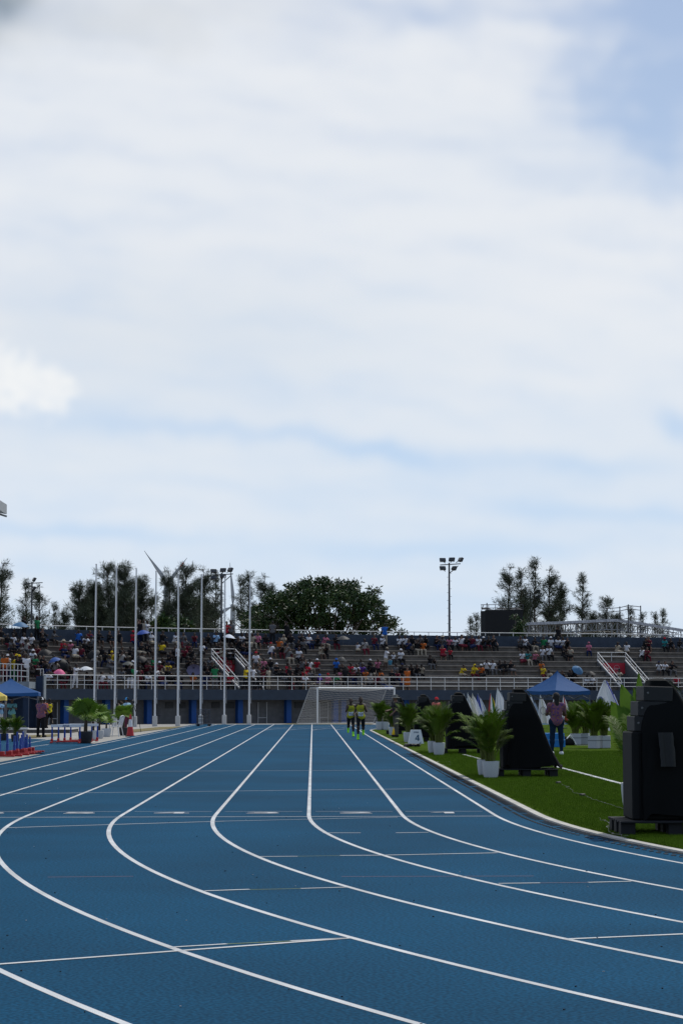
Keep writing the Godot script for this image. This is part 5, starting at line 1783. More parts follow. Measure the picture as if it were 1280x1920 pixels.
func build_palms() -> void:
	palm_forms = [areca(3, 0.98, 1.0, 38), areca(7, 1.0, 1.1, 40), areca(12, 1.02, 0.85, 46), areca(19, 0.95, 1.2, 34), fan_palm(5, 11, 0.66, 0.40), fan_palm(9, 9, 0.60, 0.34), areca(33, 1.25, 1.7, 10)]
	var w := "white"
	for p in [[919.5, 1459.5, 0, 0.165, 0.33, 1.0, 0.0, w, "areca palm in a round white pot, in front of the slanting black sheet"], [909, 1454.5, 1, 0.16, 0.32, 0.95, 1.4, w, "areca palm in a white pot half hidden behind its twin, by the slanting black sheet"],
			[822.5, 1416.5, 1, 0.165, 0.35, 1.0, 2.2, w, "areca palm in a white pot beside the second sheeted stack, nearer of the pair"], [812, 1412.5, 2, 0.165, 0.35, 1.02, 0.6, w, "areca palm in a white pot beside the second sheeted stack, rear of the pair"],
			[764.5, 1391.5, 0, 0.17, 0.36, 1.1, 4.0, w, "areca palm in a white pot half hidden by the box numbered four"], [779, 1386, 3, 0.17, 0.36, 1.0, 3.0, w, "spreading areca palm behind the box numbered four"],
			[735.5, 1378.5, 2, 0.17, 0.36, 0.9, 5.0, w, "areca palm in a white pot at the feet of the person with the backpack"],
			[711, 1368.3, 1, 0.19, 0.42, 1.05, 1.1, w, "areca palm in a white pot at the far end of the infield, outer of two"], [722, 1368.3, 2, 0.19, 0.42, 0.98, 2.5, w, "areca palm in a white pot at the far end of the infield, inner of two"],
			[1078, 1396.5, 2, 0.145, 0.38, 1.12, 0.3, "box", "areca palm in a pale square planter with a dark groove, first beside the woman"], [1096, 1396, 0, 0.145, 0.38, 1.15, 2.8, "box", "areca palm in a pale square planter, second beside the woman"],
			[1113, 1403, 2, 0.15, 0.39, 1.18, 4.2, "box", "areca palm in a pale square planter before the leaning white flag"], [1132, 1402.5, 1, 0.15, 0.39, 1.05, 5.1, "box", "areca palm in a pale square planter nearest the leaning white flag"],
			[1187, 1517, 6, 0.17, 0.36, 0.72, 2.6, w, "dark areca palm in a white pot behind the nearest loudspeaker stack"],
			[160.5, 1393.5, 4, 0.26, 0.42, 1.45, 0.2, "black", "fan palm in a black pot beside the stacked hurdles"], [174.5, 1386.5, 4, 0.21, 0.36, 1.30, 1.7, w, "fan palm in a white pot, first after the black pot"], [186, 1385, 5, 0.20, 0.34, 1.35, 3.0, w, "fan palm in a white pot, between two other white pots"], [199.5, 1381.5, 5, 0.21, 0.36, 0.85, 0.9, w, "small fan palm in a white pot beside the white plastic chair"],
			[232, 1379, 4, 0.20, 0.36, 1.25, 2.3, "black", "fan palm in a black pot behind the traffic cone"],
			[29, 1392, 3, 0.16, 0.30, 0.72, 0.7, "black", "small areca palm in a dark pot behind the low red and blue hurdles"], [8, 1390, 0, 0.16, 0.30, 0.66, 2.7, "black", "areca palm in a dark pot at the outer end of the low hurdles"]]:
		potted(gp(p[0], p[1], 0.012 if p[0] > 640 else (0.0 if p[0] < 165 and p[0] > 100 else -0.03)), p[2], p[3], p[4], p[5], p[6], p[7], p[8])
	# big banana-like leaves that stand up behind the nearest stack
	var at := gp(1205, 1500, 0.012)
	var t := thing("banana_plant", "tall plant with broad upright glossy leaves behind the nearest loudspeaker stack", "plant", at)
	rng.seed = 6
	var px := -at.z / F
	for l in [[-42, 1283, 0.10, 0.35], [-62, 1315, 0.13, 0.6], [-18, 1290, 0.05, 0.05], [-9, 1262, 0.05, -0.05], [-30, 1303, 0.12, 0.25], [2, 1296, 0.09, -0.2], [-68, 1345, 0.09, 0.7], [-56, 1362, 0.08, 0.55]]:
		var tip := Vector3(l[0] * px, dp(1205, l[1], -at.z).y - at.y, rng.randf_range(-0.2, 0.2))
		var mb := MB.new()
		var rows := []
		for k in 13:
			var f := k / 12.0
			var c := Vector3(tip.x * pow(f, 1.3), tip.y * (f + 0.10 * sin(PI * f)), tip.z * f)
			var ww: float = l[2] * 1.25 * sin(PI * pow(clampf((f - 0.42) / 0.58, 0.0, 1.0), 0.8)) + 0.008
			var across := Vector3(cos(l[3]), sin(l[3]) * 0.8, 0.45)
			rows.append([c - across * ww + Vector3(0, 0, 0.02), c + Vector3(0, 0, -0.012), c + across * ww + Vector3(0, 0, 0.02)])
		mb.sheet(rows)
		part("leaf", mb, mat("banana leaf", 0.055, 0.115, 0.018, 0.4, {"back": [0.05, 0.09, 0.01]}), t)
	for k in 2:
		var mb := MB.new()
		mb.tube([Vector3(k * 0.06, 0, 0), Vector3(-0.03 + k * 0.05, 0.9, 0), Vector3(-0.08, 1.2, 0)], [0.035, 0.028, 0.015], 8)
		part("stem", mb, mat("banana stem", 0.10, 0.13, 0.04, 0.6), t)

# ---------------------------------------------------------------- near people
func dress(t: Node3D, j: Dictionary, cell: float, sk: int, items: Array) -> Vector3:
	var low := minf(minf(j.anklel.y, j.ankler.y) - 0.085, minf(j.toel.y, j.toer.y) - 0.045)
	var up := Vector3(0, -low, 0)
	part("body", body_mesh(j, cell, true), skin(sk), t, up)
	for it in items: part(it[2] if it.size() > 2 else it[0], garment(j, it[0], cell), it[1], t, up)
	var b := Basis(Vector3.UP, j.face)
	for s: float in [-1.0, 1.0]:
		var mb := MB.new()
		mb.lathe([Vector2(0.0, 0.011), Vector2(0.008, 0.008), Vector2(0.011, 0.0), Vector2(0.008, -0.008), Vector2(0.0, -0.011)], Vector3.ZERO, 8)
		part("eye", mb, mat("eye", 0.35, 0.33, 0.31, 0.3), t, up + j.head + b * Vector3(s * 0.034, 0.012, 0.074))
	return up

func flat_text(s: String, h: float, m: Material, parent: Node, at: Vector3, b := Basis()) -> void:
	var t := MeshInstance3D.new()
	t.name = "print"
	t.mesh = text_mesh(s, h, 0.003)
	t.material_override = m
	parent.add_child(t, true)
	t.transform = Transform3D(b, at)

func build_people() -> void:
	var cell := 0.024
	var hair := mat("black hair", 0.012, 0.011, 0.011, 0.8)
	var neon := cloth("neon green", 0.30, 0.75, 0.03)
	var singlet := cloth("singlet yellow", 0.30, 0.30, 0.025)
	var bib_m := cloth("bib white", 0.62, 0.66, 0.70)
	var ink := cloth("print navy", 0.02, 0.04, 0.12)
	# two runners
	var runs := [[657.5, 1381.6, 0.93, "753", {"legl": [14, 22, 2], "legr": [-12, 62, 2], "arml": [-32, 88, 10, 18], "armr": [34, 92, 10, 22], "lean": 6.0}, "runner in yellow singlet bib 753 with neon green socks, trailing by a step"],
		[676.0, 1387.4, 0.96, "757", {"legl": [-10, 66, 2], "legr": [16, 24, 2], "arml": [36, 92, 12, 20], "armr": [-34, 84, 10, 16], "lean": 6.0}, "runner in yellow singlet bib 757 with neon green shoes, leading by a step"]]
	for r in runs:
		var at := gp(r[0], r[1])
		var t := thing("person", r[5], "person", at, 0.0, "runners on the track")
		t.scale = Vector3.ONE * r[2]
		var j := pose(r[4])
		var up := dress(t, j, cell, 3, [["singlet", singlet], ["tights", cloth("tights black", 0.012, 0.014, 0.016)], ["socks", neon], ["shoes", neon], ["hair", hair]])
		var mb := MB.new()
		var rows := []
		for v in 5:
			var rr := []
			for s in 9:
				var a := lerpf(-0.75, 0.75, s / 8.0)
				rr.append(up + Vector3(sin(a) * 0.15, 0.19 - v * 0.042, cos(a) * 0.06 + 0.088 + 0.006 * v * 0.2))
			rows.append(rr)
		mb.sheet(rows)
		var bib := part("race_bib", mb, bib_m, t)
		flat_text(r[3], 0.085, ink, bib, up + Vector3(0, 0.085, 0.158))
		var chest := up + Vector3(0, 0.285, 0.168)
		flat_text("12", 0.05, ink, t, chest)
	# woman in the tie-dyed top, back to the camera
	var tie := StandardMaterial3D.new()
	tie.resource_name = "tie dye"
	var grd := Gradient.new()
	grd.offsets = PackedFloat32Array([0.28, 0.41, 0.50, 0.58, 0.72])
	grd.colors = PackedColorArray([lin(0.06, 0.03, 0.13), lin(0.13, 0.035, 0.10), lin(0.30, 0.09, 0.05), lin(0.12, 0.085, 0.045), lin(0.11, 0.04, 0.14)])
	var tn := FastNoiseLite.new(); tn.frequency = 0.02; tn.seed = 8
	var tt := NoiseTexture2D.new(); tt.width = 256; tt.height = 256; tt.seamless = true; tt.noise = tn; tt.color_ramp = grd
	tie.albedo_texture = tt; tie.uv1_triplanar = true; tie.uv1_scale = Vector3.ONE * 1.6; tie.roughness = 0.9
	var w := thing("person", "woman with her back turned in tie-dyed top, navy leggings and white shoes", "person", gp(1043, 1416.0, 0.012), PI + 0.1)
	var j2 := pose({"legl": [1, 2, 3], "legr": [-1, 2, 3], "arml": [22, 75, 14, 35], "armr": [20, 80, 14, 35], "nod": 14.0, "wide": 1.14})
	w.scale = Vector3.ONE * 0.98
	dress(w, j2, cell, 1, [["shirt", tie], ["leggings", cloth("leggings navy", 0.007, 0.018, 0.042)], ["shoes", cloth("shoe white", 0.60, 0.62, 0.62)], ["longhair", hair, "hair"], ["cap", cloth("cap cream", 0.45, 0.40, 0.34)]])
	# person with hat and backpack on the infield
	var m := thing("person", "person in sun hat and dark clothes with a backpack standing on the infield", "person", gp(742, 1382.0, 0.012), -1.2)
	var j3 := pose({"legl": [2, 3, 3], "legr": [-3, 3, 3], "arml": [14, 35, 9, 10], "armr": [18, 60, 10, 20], "nod": 8.0})
	var u3 := dress(m, j3, cell, 4, [["shirt", cloth("shirt dark", 0.03, 0.028, 0.03)], ["trousers", cloth("trousers khaki", 0.085, 0.08, 0.065)], ["shoes", cloth("shoe dark", 0.02, 0.02, 0.022)], ["hair", hair], ["hat", cloth("hat grey", 0.10, 0.105, 0.10)]])
	var mb3 := MB.new()
	net(mb3, [[Vector3(-0.08, 0.12, -0.20), Vector3(-0.06, 0.40, -0.19), 0.10, 0.09], [Vector3(0.08, 0.12, -0.20), Vector3(0.06, 0.40, -0.19), 0.10, 0.09], [Vector3(0, 0.14, -0.27), Vector3(0, 0.26, -0.27), 0.07, 0.06]], 0.05, 0.025)
	for s: float in [-1.0, 1.0]: mb3.tube([Vector3(s * 0.09, 0.14, -0.13), Vector3(s * 0.11, 0.30, 0.14), Vector3(s * 0.10, 0.46, 0.10), Vector3(s * 0.09, 0.47, -0.10)], 0.017, 6)
	part("backpack", mb3, cloth("pack black", 0.014, 0.014, 0.015), m, u3)
	var bag := thing("shoulder_bag", "small bright yellow bag hanging beside the person with the backpack", "bag", gp(737.5, 1380.5, 0.012))
	var mb4 := MB.new()
	net(mb4, [[Vector3(0, 0.10, 0), Vector3(0.0, 0.30, 0), 0.075, 0.03], [Vector3(0, 0.08, 0), Vector3(0.03, 0.14, 0), 0.07, 0.06]], 0.03, 0.02)
	part("pouch", mb4, cloth("bag yellow", 0.65, 0.40, 0.02), bag)
	mb4 = MB.new()
	mb4.tube([Vector3(-0.02, 0.30, 0), Vector3(0.02, 0.55, 0), Vector3(0.05, 0.32, 0)], 0.008, 5)
	part("strap", mb4, cloth("bag yellow", 0.65, 0.40, 0.02), bag)
	# the group on the left
	var multi := tie
	var stand_pose := {"legl": [2, 3, 5], "legr": [-2, 2, 5], "arml": [14, 40, 12, 14], "armr": [16, 55, 10, 25], "wide": 1.08}
	var yellow := cloth("jersey yellow", 0.62, 0.50, 0.02)
	var blk := cloth("cloth deep black", 0.010, 0.010, 0.012)
	var folks := [[77.0, 1382.6, 2.7, {"legl": [2, 3, 6], "legr": [-2, 2, 6], "arml": [24, 70, 12, 30], "armr": [16, 55, 10, 25], "wide": 1.08}, 0, [["shirt", multi], ["trousers", blk], ["shoes", blk], ["hair", hair], ["cap", cloth("cap white", 0.66, 0.66, 0.66)]], "man in white cap, tie-dyed shirt and black trousers beside the track exit"],
		[93.0, 1365.0, PI + 0.3, {"legl": [18, 12, 2], "legr": [-22, 30, 2], "arml": [-14, 40, 9, 8], "armr": [24, 50, 9, 8], "lean": 4.0}, 3, [["singlet", yellow], ["shorts", blk], ["shoes", blk], ["hair", hair]], "athlete in yellow jersey and black shorts walking away towards the stand"],
		[50.5, 1364.0, 0.4, stand_pose, 3, [["shirt", cloth("blouse white", 0.58, 0.58, 0.60)], ["skirt", blk], ["shoes", cloth("shoe white")], ["longhair", hair, "hair"]], "woman in white blouse and black skirt with white shoes, under the blue tent"],
		[62.0, 1364.0, -0.3, {"legl": [1, 3, 3], "legr": [-2, 2, 3], "arml": [40, 90, 10, 30], "armr": [36, 95, 10, 30]}, 0, [["shirt", cloth("blouse white")], ["skirt", blk], ["shoes", blk], ["longhair", hair, "hair"]], "woman in white blouse and black skirt with raised hands, under the blue tent"],
		[83.0, 1366.5, 2.6, stand_pose, 1, [["shirt", cloth("shirt salmon", 0.50, 0.16, 0.10)], ["trousers", blk], ["shoes", blk], ["hair", hair]], "person in salmon shirt half hidden behind the man in white cap"],
		[22.5, 1369.0, 0.2, {"legl": [1, 3, 3], "legr": [-2, 2, 3], "arml": [30, 75, 10, 40], "armr": [30, 60, 10, 40], "wide": 1.1}, 2, [["shirt", cloth("shirt sea green", 0.14, 0.34, 0.36)], ["trousers", cloth("trousers green", 0.05, 0.09, 0.08)], ["shoes", blk], ["hair", hair]], "man in sea-green shirt with a bag strap across his chest, by the blue tent"],
		[1.0, 1368.0, 1.1, {"legl": [1, 3, 3], "legr": [-2, 2, 3], "arml": [40, 80, 10, 20], "armr": [30, 60, 10, 20]}, 1, [["shirt", cloth("shirt sky", 0.22, 0.38, 0.55)], ["trousers", cloth("trousers white", 0.55, 0.56, 0.58)], ["shoes", blk], ["hair", hair]], "person in sky-blue shirt and white trousers under the yellow tent"],
		[36.0, 1362.0, 0.5, stand_pose, 3, [["shirt", cloth("shirt lilac", 0.16, 0.14, 0.24)], ["trousers", blk], ["shoes", blk], ["hair", hair]], "person in dark lilac shirt standing in the shade of the blue tent"],
		[239.5, 1372.0, -2.2, {"legl": [2, 3, 5], "legr": [-4, 4, 5], "arml": [60, 60, 10, 30], "armr": [70, 60, 10, 20], "lean": 5.0}, 2, [["shirt", cloth("shirt pale blue", 0.30, 0.46, 0.58)], ["trousers", cloth("trousers maroon", 0.12, 0.03, 0.05)], ["shoes", blk], ["hair", hair], ["cap", cloth("cap blue", 0.06, 0.30, 0.60)]], "cameraman in pale blue shirt and blue cap behind a video tripod"],
		[818.0, 1369.0, 0.3, stand_pose, 1, [["shirt", cloth("shirt coral", 0.45, 0.12, 0.10)], ["trousers", blk], ["shoes", blk], ["hair", hair], ["cap", cloth("cap crimson", 0.45, 0.02, 0.03)]], "person in crimson cap showing above the palms between sheeted stacks"]]
	for f in folks:
		var t := thing("person", f[6], "person", gp(f[0], f[1], -0.03 if f[0] < 640 else 0.012), f[2], "people standing around the track")
		var j := pose(f[3])
		t.scale = Vector3.ONE * (0.97 if f[0] != 239.5 else 0.98)
		var up := dress(t, j, 0.03, f[4], f[5])
		if f[0] == 93.0: flat_text("11", 0.13, ink, t, up + Vector3(0, 0.30, -0.135), Basis(Vector3.UP, PI))
		if f[0] == 22.5:
			var mb := MB.new()
			mb.tube([up + Vector3(0.12, 0.46, 0.0), up + Vector3(0.05, 0.36, 0.15), up + Vector3(-0.08, 0.12, 0.16), up + Vector3(-0.16, 0.0, 0.02)], 0.018, 6)
			part("bag_strap", mb, blk, t)
	# video camera on its tripod
	var tp := gp(255, 1373, -0.03)
	var tr := thing("video_tripod", "black video camera on a tripod in front of the cameraman", "tripod", tp)
	var head := Vector3(dp(250, 1316, -tp.z).x - tp.x, 1.36, 0.0)
	for a: float in [0.3, 2.4, 4.5]:
		var mb := MB.new()
		mb.tube([head, head * 0.45 + Vector3(cos(a), 0, sin(a)) * 0.22, Vector3(head.x + cos(a) * 0.42, 0, sin(a) * 0.42)], [0.022, 0.018, 0.014], 6)
		part("leg", mb, mat("tripod black", 0.02, 0.02, 0.022, 0.5), tr)
	var mbc := MB.new()
	mbc.bbox(head + Vector3(0, 0.11, 0), Vector3(0.12, 0.15, 0.30), 0.015)
	mbc.lathe([Vector2(0.0, 0.10), Vector2(0.05, 0.10), Vector2(0.055, 0.0)], head + Vector3(0, 0.11, -0.16), 12, 0, TAU, Basis(Vector3.RIGHT, -PI / 2))
	mbc.tube([head + Vector3(-0.04, 0.18, 0.1), head + Vector3(0, 0.24, 0), head + Vector3(0, 0.20, -0.12)], 0.014, 6)
	part("camera", mbc, mat("tripod black"), tr)
	mbc = MB.new()
	mbc.bar(head, head + Vector3(0.16, -0.12, 0.25), 0.012)
	part("pan_handle", mbc, mat("tripod black"), tr)

# ---------------------------------------------------------------- goal, tents, flags, hurdles and small things
func build_goal() -> void:
	var white := mat("goal white", 0.70, 0.70, 0.68, 0.45)
	var a := gp(595, 1357.9, -0.03)
	var d2 := -a.z + 4.6
	var b := dp(739, 1356, d2)
	b.y = a.y
	var t := thing("football_goal", "full-size white football goal with a pale net standing aside behind the track", "goal", a)
	var right := (b - a)
	var w := right.length()
	var u := right / w
	var back := Vector3(u.z, 0, -u.x).normalized()
	if back.z > 0: back = -back
	var h := 2.46
	var r := 0.062
	for e: float in [0.0, w]:
		var mb := MB.new()
		mb.bar(u * e, u * e + Vector3(0, h, 0), r, 12)
		part("post", mb, white, t)
		mb = MB.new()
		mb.tube([u * e + Vector3(0, h - 0.03, 0), u * e + back * 0.75 + Vector3(0, h - 0.05, 0), u * e + back * 2.1 + Vector3(0, 0.03, 0), u * e + Vector3(0, 0.03, 0)], 0.028, 8)
		part("net_stanchion", mb, mat("goal grey", 0.42, 0.43, 0.43, 0.5), t)
	var mb0 := MB.new()
	mb0.bar(Vector3(0, h - r, 0) - u * r, u * (w + r) + Vector3(0, h - r, 0), r, 12)
	part("crossbar", mb0, white, t)
	mb0 = MB.new()
	mb0.bar(back * 2.1 + Vector3(0, 0.03, 0), back * 2.1 + u * w + Vector3(0, 0.03, 0), 0.025, 6)
	part("ground_bar", mb0, white, t)
	# net cords: a sagging surface of square mesh
	var P := func(s: float, v: float) -> Vector3:     # s along the goal, v from the bar down to the ground behind
		var q: Vector3 = Vector3(0, h - 0.06, 0).lerp(back * 0.75 + Vector3(0, h - 0.10, 0), minf(v / 0.22, 1.0)) if v < 0.22 else (back * 0.75 + Vector3(0, h - 0.10, 0)).lerp(back * 2.1 + Vector3(0, 0.04, 0), (v - 0.22) / 0.78)
		var sag: float = sin(PI * s) * sin(PI * clampf(v * 1.1, 0.0, 1.0))
		return q + u * w * s + Vector3(0, -0.30 * sag, 0) - back * 0.10 * sag
	mb0 = MB.new()
	var cord := 0.0065
	for k in 62:
		var line := []
		for m in 15: line.append(P.call(k / 61.0, m / 14.0))
		mb0.tube(line, cord, 3, false)
	for m in 28:
		var line2 := []
		for k in 25: line2.append(P.call(k / 24.0, m / 27.0))
		mb0.tube(line2, cord, 3, false)
	for e: float in [0.0, 1.0]:
		for k in 20:
			var f: float = k / 19.0
			var y := h * (1.0 - f)
			var far := lerpf(0.75, 2.1, f)
			mb0.tube([u * w * e + Vector3(0, y, 0), u * w * e + back * far * 0.5 + Vector3(0, maxf(y - 0.05, 0.02), 0), u * w * e + back * far + Vector3(0, maxf(y, 0.02), 0)], cord, 3, false)
		for k in 17:
			var f2: float = k / 16.0
			mb0.tube([u * w * e + back * 2.1 * f2 + Vector3(0, 0.02, 0), u * w * e + back * minf(2.1 * f2, 2.1) + Vector3(0, h * clampf((2.1 - 2.1 * f2) / 1.35, 0.0, 1.0), 0)], cord, 3, false)
	var net_part := part("net", mb0, mat("net cord", 0.42, 0.42, 0.41, 0.8), t)
	net_part.set_meta("kind", "stuff")

func gazebo(label: String, at: Vector3, size: float, eave: float, apex: float, turn: float, m: Material, deep := 0.0) -> void:
	var t := thing("gazebo", label, "tent", at, turn, "pop-up tents")
	var dz := size if deep == 0.0 else deep
	var mb := MB.new()
	var n := 14
	var cor := [Vector3(-size, 0, dz) * 0.5, Vector3(size, 0, dz) * 0.5, Vector3(size, 0, -dz) * 0.5, Vector3(-size, 0, -dz) * 0.5]
	var f := FastNoiseLite.new(); f.seed = int(size * 10); f.frequency = 1.2
	for k in 4:
		var rows := []
		for v in n + 1:
			var e := 1.0 - float(v) / n
			var r := []
			for s in n + 1:
				var c: Vector3 = cor[k].lerp(cor[(k + 1) % 4], s / float(n)) * e
				var y := lerpf(apex, eave, pow(e, 0.72)) - 0.05 * sin(PI * s / n) * e + f.get_noise_3d(c.x * 3, c.z * 3, k) * 0.025 * (1.0 - absf(e * 2 - 1))
				r.append(Vector3(c.x, y, c.z))
			rows.append(r)
		mb.sheet(rows)
	part("canopy", mb, m, t)
	mb = MB.new()
	for k in 4:
		var rows2 := [[], []]
		for s in n + 1:
			var c: Vector3 = cor[k].lerp(cor[(k + 1) % 4], s / float(n)) * 1.003
			rows2[0].append(c + Vector3(0, eave - 0.05 * sin(PI * s / n), 0))
			rows2[1].append(c * 1.004 + Vector3(0, eave - 0.20 + 0.012 * sin(s * 2.4), 0))
		mb.sheet(rows2)
	part("valance", mb, m, t)
	for k in 4:
		mb = MB.new()
		mb.bar(cor[k] * 0.98, cor[k] * 0.98 + Vector3(0, eave, 0), 0.022, 8)
		mb.bbox(cor[k] * 0.98 + Vector3(0, 0.01, 0), Vector3(0.10, 0.02, 0.10), 0.004)
		part("leg", mb, mat("tent leg", 0.10, 0.10, 0.11, 0.5), t)
	mb = MB.new()
	for k in 4:
		var p0: Vector3 = cor[k] * 0.98
		var p1: Vector3 = cor[(k + 1) % 4] * 0.98
		for s in 2:
			mb.bar(p0.lerp(p1, s * 0.5) + Vector3(0, eave - 0.05, 0), p0.lerp(p1, s * 0.5 + 0.5) + Vector3(0, eave - 0.40, 0), 0.012, 5)
			mb.bar(p0.lerp(p1, s * 0.5) + Vector3(0, eave - 0.40, 0), p0.lerp(p1, s * 0.5 + 0.5) + Vector3(0, eave - 0.05, 0), 0.012, 5)
	part("strut", mb, mat("tent leg"), t)

func flag(px: float, foot: float, top: float, d: float, width: float, lean: float, cols: Array, label: String, sd: int) -> void:
	rng.seed = sd
	var at := dp(px, foot, d)
	at.y = 0.012
	var t := thing("flag", label, "flag", at, 0.0, "limp flags on poles behind the infield")
	var h := dp(px, top, d).y - 0.012
	var mb := MB.new()
	mb.tube([Vector3.ZERO, Vector3(lean * 0.5, h * 0.5, 0), Vector3(lean, h, 0)], [0.016, 0.014, 0.010], 6)
	part("pole", mb, mat("flag pole", 0.5, 0.5, 0.5, 0.5), t)
	for c in cols.size():
		mb = MB.new()
		var rows := []
		for v in 15:
			var f := v / 14.0
			var r := []
			var y := h * 0.985 - f * h * 0.80
			for s in 13:
				var e := lerpf(float(c) / cols.size(), float(c + 1) / cols.size(), s / 12.0)
				var wx := width * (0.10 + 0.90 * pow(f, 0.75)) * (e - 0.22)
				r.append(Vector3(lean * y / h + wx, y - 0.16 * e * (1.0 - f * 0.5), 0.02 + 0.05 * sin(e * 15.0 + sd) * (0.3 + f)))
			rows.append(r)
		mb.sheet(rows)
		part("cloth", mb, cols[c], t)
	mb = MB.new()
	mb.bbox(Vector3(0, 0.02, 0), Vector3(0.34, 0.04, 0.34), 0.008)
	part("foot_plate", mb, mat("flag foot", 0.03, 0.03, 0.03, 0.7), t)

func build_flags() -> void:
	var w := mat("flag white", 0.60, 0.61, 0.66, 0.9, {"two": true, "back": [0.2, 0.2, 0.22]})
	var c := mat("flag cream", 0.48, 0.46, 0.42, 0.9, {"two": true, "back": [0.12, 0.12, 0.1]})
	var bl := mat("flag blue", 0.02, 0.05, 0.32, 0.9, {"two": true})
	var rd := mat("flag red", 0.45, 0.05, 0.04, 0.9, {"two": true})
	var gr := mat("flag green", 0.03, 0.18, 0.05, 0.9, {"two": true})
	var yl := mat("flag yellow", 0.50, 0.36, 0.03, 0.9, {"two": true})
	var gy := mat("flag pale blue", 0.36, 0.42, 0.52, 0.9, {"two": true})
	var nm := "limp white flag "
	for f in [[866, 1366, 1301, 122, 0.75, -0.12, [w], nm + "outermost of the cluster behind the palms"], [873, 1366, 1300, 124, 0.7, -0.10, [w, gy], nm + "with a pale blue stripe in the cluster behind the palms"], [881, 1367, 1298, 120, 0.8, -0.12, [w, c], nm + "with a cream stripe, fullest of the cluster behind the palms"], [889, 1366, 1299, 123, 0.8, -0.10, [c, w], "limp cream and white flag beside the blue one"],
			[899, 1365, 1300, 125, 0.85, -0.1, [bl, bl, w, gy], "limp blue flag with a white corner"], [918, 1365, 1299, 124, 0.7, 0.05, [rd, w, gr, yl], "limp red, white, green and yellow striped flag"], [931, 1366, 1288, 122, 0.8, 0.05, [w, w], nm + "tall, rising beside the slanting black sheet"], [940, 1366, 1298, 126, 0.5, 0.0, [gy, w], "limp pale blue and white flag touching the slanting black sheet"],
			[966, 1366, 1287, 124, 0.5, 0.1, [yl, c], "limp ochre flag showing over the slanting black sheet"], [997, 1366, 1300, 120, 0.75, -0.05, [w, gy], nm + "with a pale panel, hanging under the tent edge"], [1013, 1367, 1302, 119, 0.8, 0.0, [w, c, w], nm + "with a grey emblem, hanging in front of the tent"], [1036, 1366, 1303, 121, 0.8, 0.1, [w], nm + "behind the woman in leggings"], [1056, 1366, 1302, 122, 0.6, 0.0, [w, rd, w], nm + "with a red stripe behind the woman in leggings"], [1166, 1366, 1278, 112, 0.5, 0.0, [bl, w], "limp navy and white flag behind the leaning white flag"]]:
		flag(f[0], f[1], f[2], f[3], f[4], f[5], f[6], f[7], int(f[0]))
	# emblem rings and lettering on the grey-emblem flag are a flat print
	var e := get_node("flag_010")
	var mb := MB.new()
	var ring := []
	for k in 21: ring.append(Vector3(0.12 + cos(TAU * k / 20) * 0.13, 0.98 + sin(TAU * k / 20) * 0.20, 0.11))
	mb.tube(ring, 0.014, 4, false)
	part("emblem", mb, mat("emblem grey", 0.10, 0.11, 0.13, 0.8), e)
	# the big leaning flag
	var at := gp(1160, 1392, 0.012)
	var t := thing("flag", "big white flag with an orange emblem leaning on a white pole beside the palms", "flag", at, 0.0, "big leaning flag")
	var d := -at.z
	var S := func(px: float, py: float, z: float) -> Vector3: return dp(px, py, d) - at + Vector3(0, 0, z)
	mb = MB.new()
	mb.tube([S.call(1182, 1388, 0.0), S.call(1158, 1330, 0.0), S.call(1133, 1275, 0.0)], [0.022, 0.02, 0.016], 8)
	part("pole", mb, mat("flag pole white", 0.62, 0.62, 0.62, 0.5), t)
	mb = MB.new()
	mb.tube([S.call(1176, 1390, 0.25), S.call(1164, 1340, 0.1), S.call(1150, 1302, 0.0)], 0.016, 8)
	part("stay", mb, mat("flag pole white"), t)
	mb = MB.new()
	var rows := []
	var left := [[1131, 1276], [1124, 1290], [1118, 1306], [1114, 1322], [1116, 1338], [1124, 1352], [1132, 1362], [1140, 1370]]
	var right2 := [[1134, 1276], [1140, 1289], [1147, 1304], [1153, 1318], [1159, 1332], [1164, 1344], [1158, 1356], [1142, 1371]]
	for v in 8:
		var r := []
		for s in 13:
			var f := s / 12.0
			r.append(S.call(lerpf(left[v][0], right2[v][0], f), lerpf(left[v][1], right2[v][1], f), 0.05 + 0.05 * sin(f * 9.0 + v * 0.6)))
		rows.append(r)
	mb.sheet(rows)
	var cl := part("cloth", mb, w, t)
	mb = MB.new()
	mb.tube([S.call(1135, 1277, 0.09), S.call(1144, 1296, 0.11), S.call(1156, 1322, 0.11)], 0.022, 4)
	part("border_stripe", mb, mat("stripe violet", 0.10, 0.12, 0.40, 0.8), cl)
	for q in [[1147, 1332, 0.16, "emblem orange", [0.45, 0.13, 0.04]], [1143, 1346, 0.13, "emblem rust", [0.36, 0.10, 0.05]], [1152, 1322, 0.08, "emblem ochre", [0.50, 0.36, 0.05]], [1124, 1312, 0.10, "emblem slate", [0.14, 0.16, 0.25]]]:
		mb = MB.new()
		var disc := []
		var mid := []
		for k in 13:
			mid.append(S.call(q[0], q[1], 0.125))
			disc.append(S.call(q[0], q[1], 0.122) + Vector3(cos(TAU * k / 12) * q[2], sin(TAU * k / 12) * q[2] * 1.2, 0))
		mb.sheet([mid, disc])
		part("emblem", mb, mat(q[3], q[4][0], q[4][1], q[4][2], 0.8), cl)

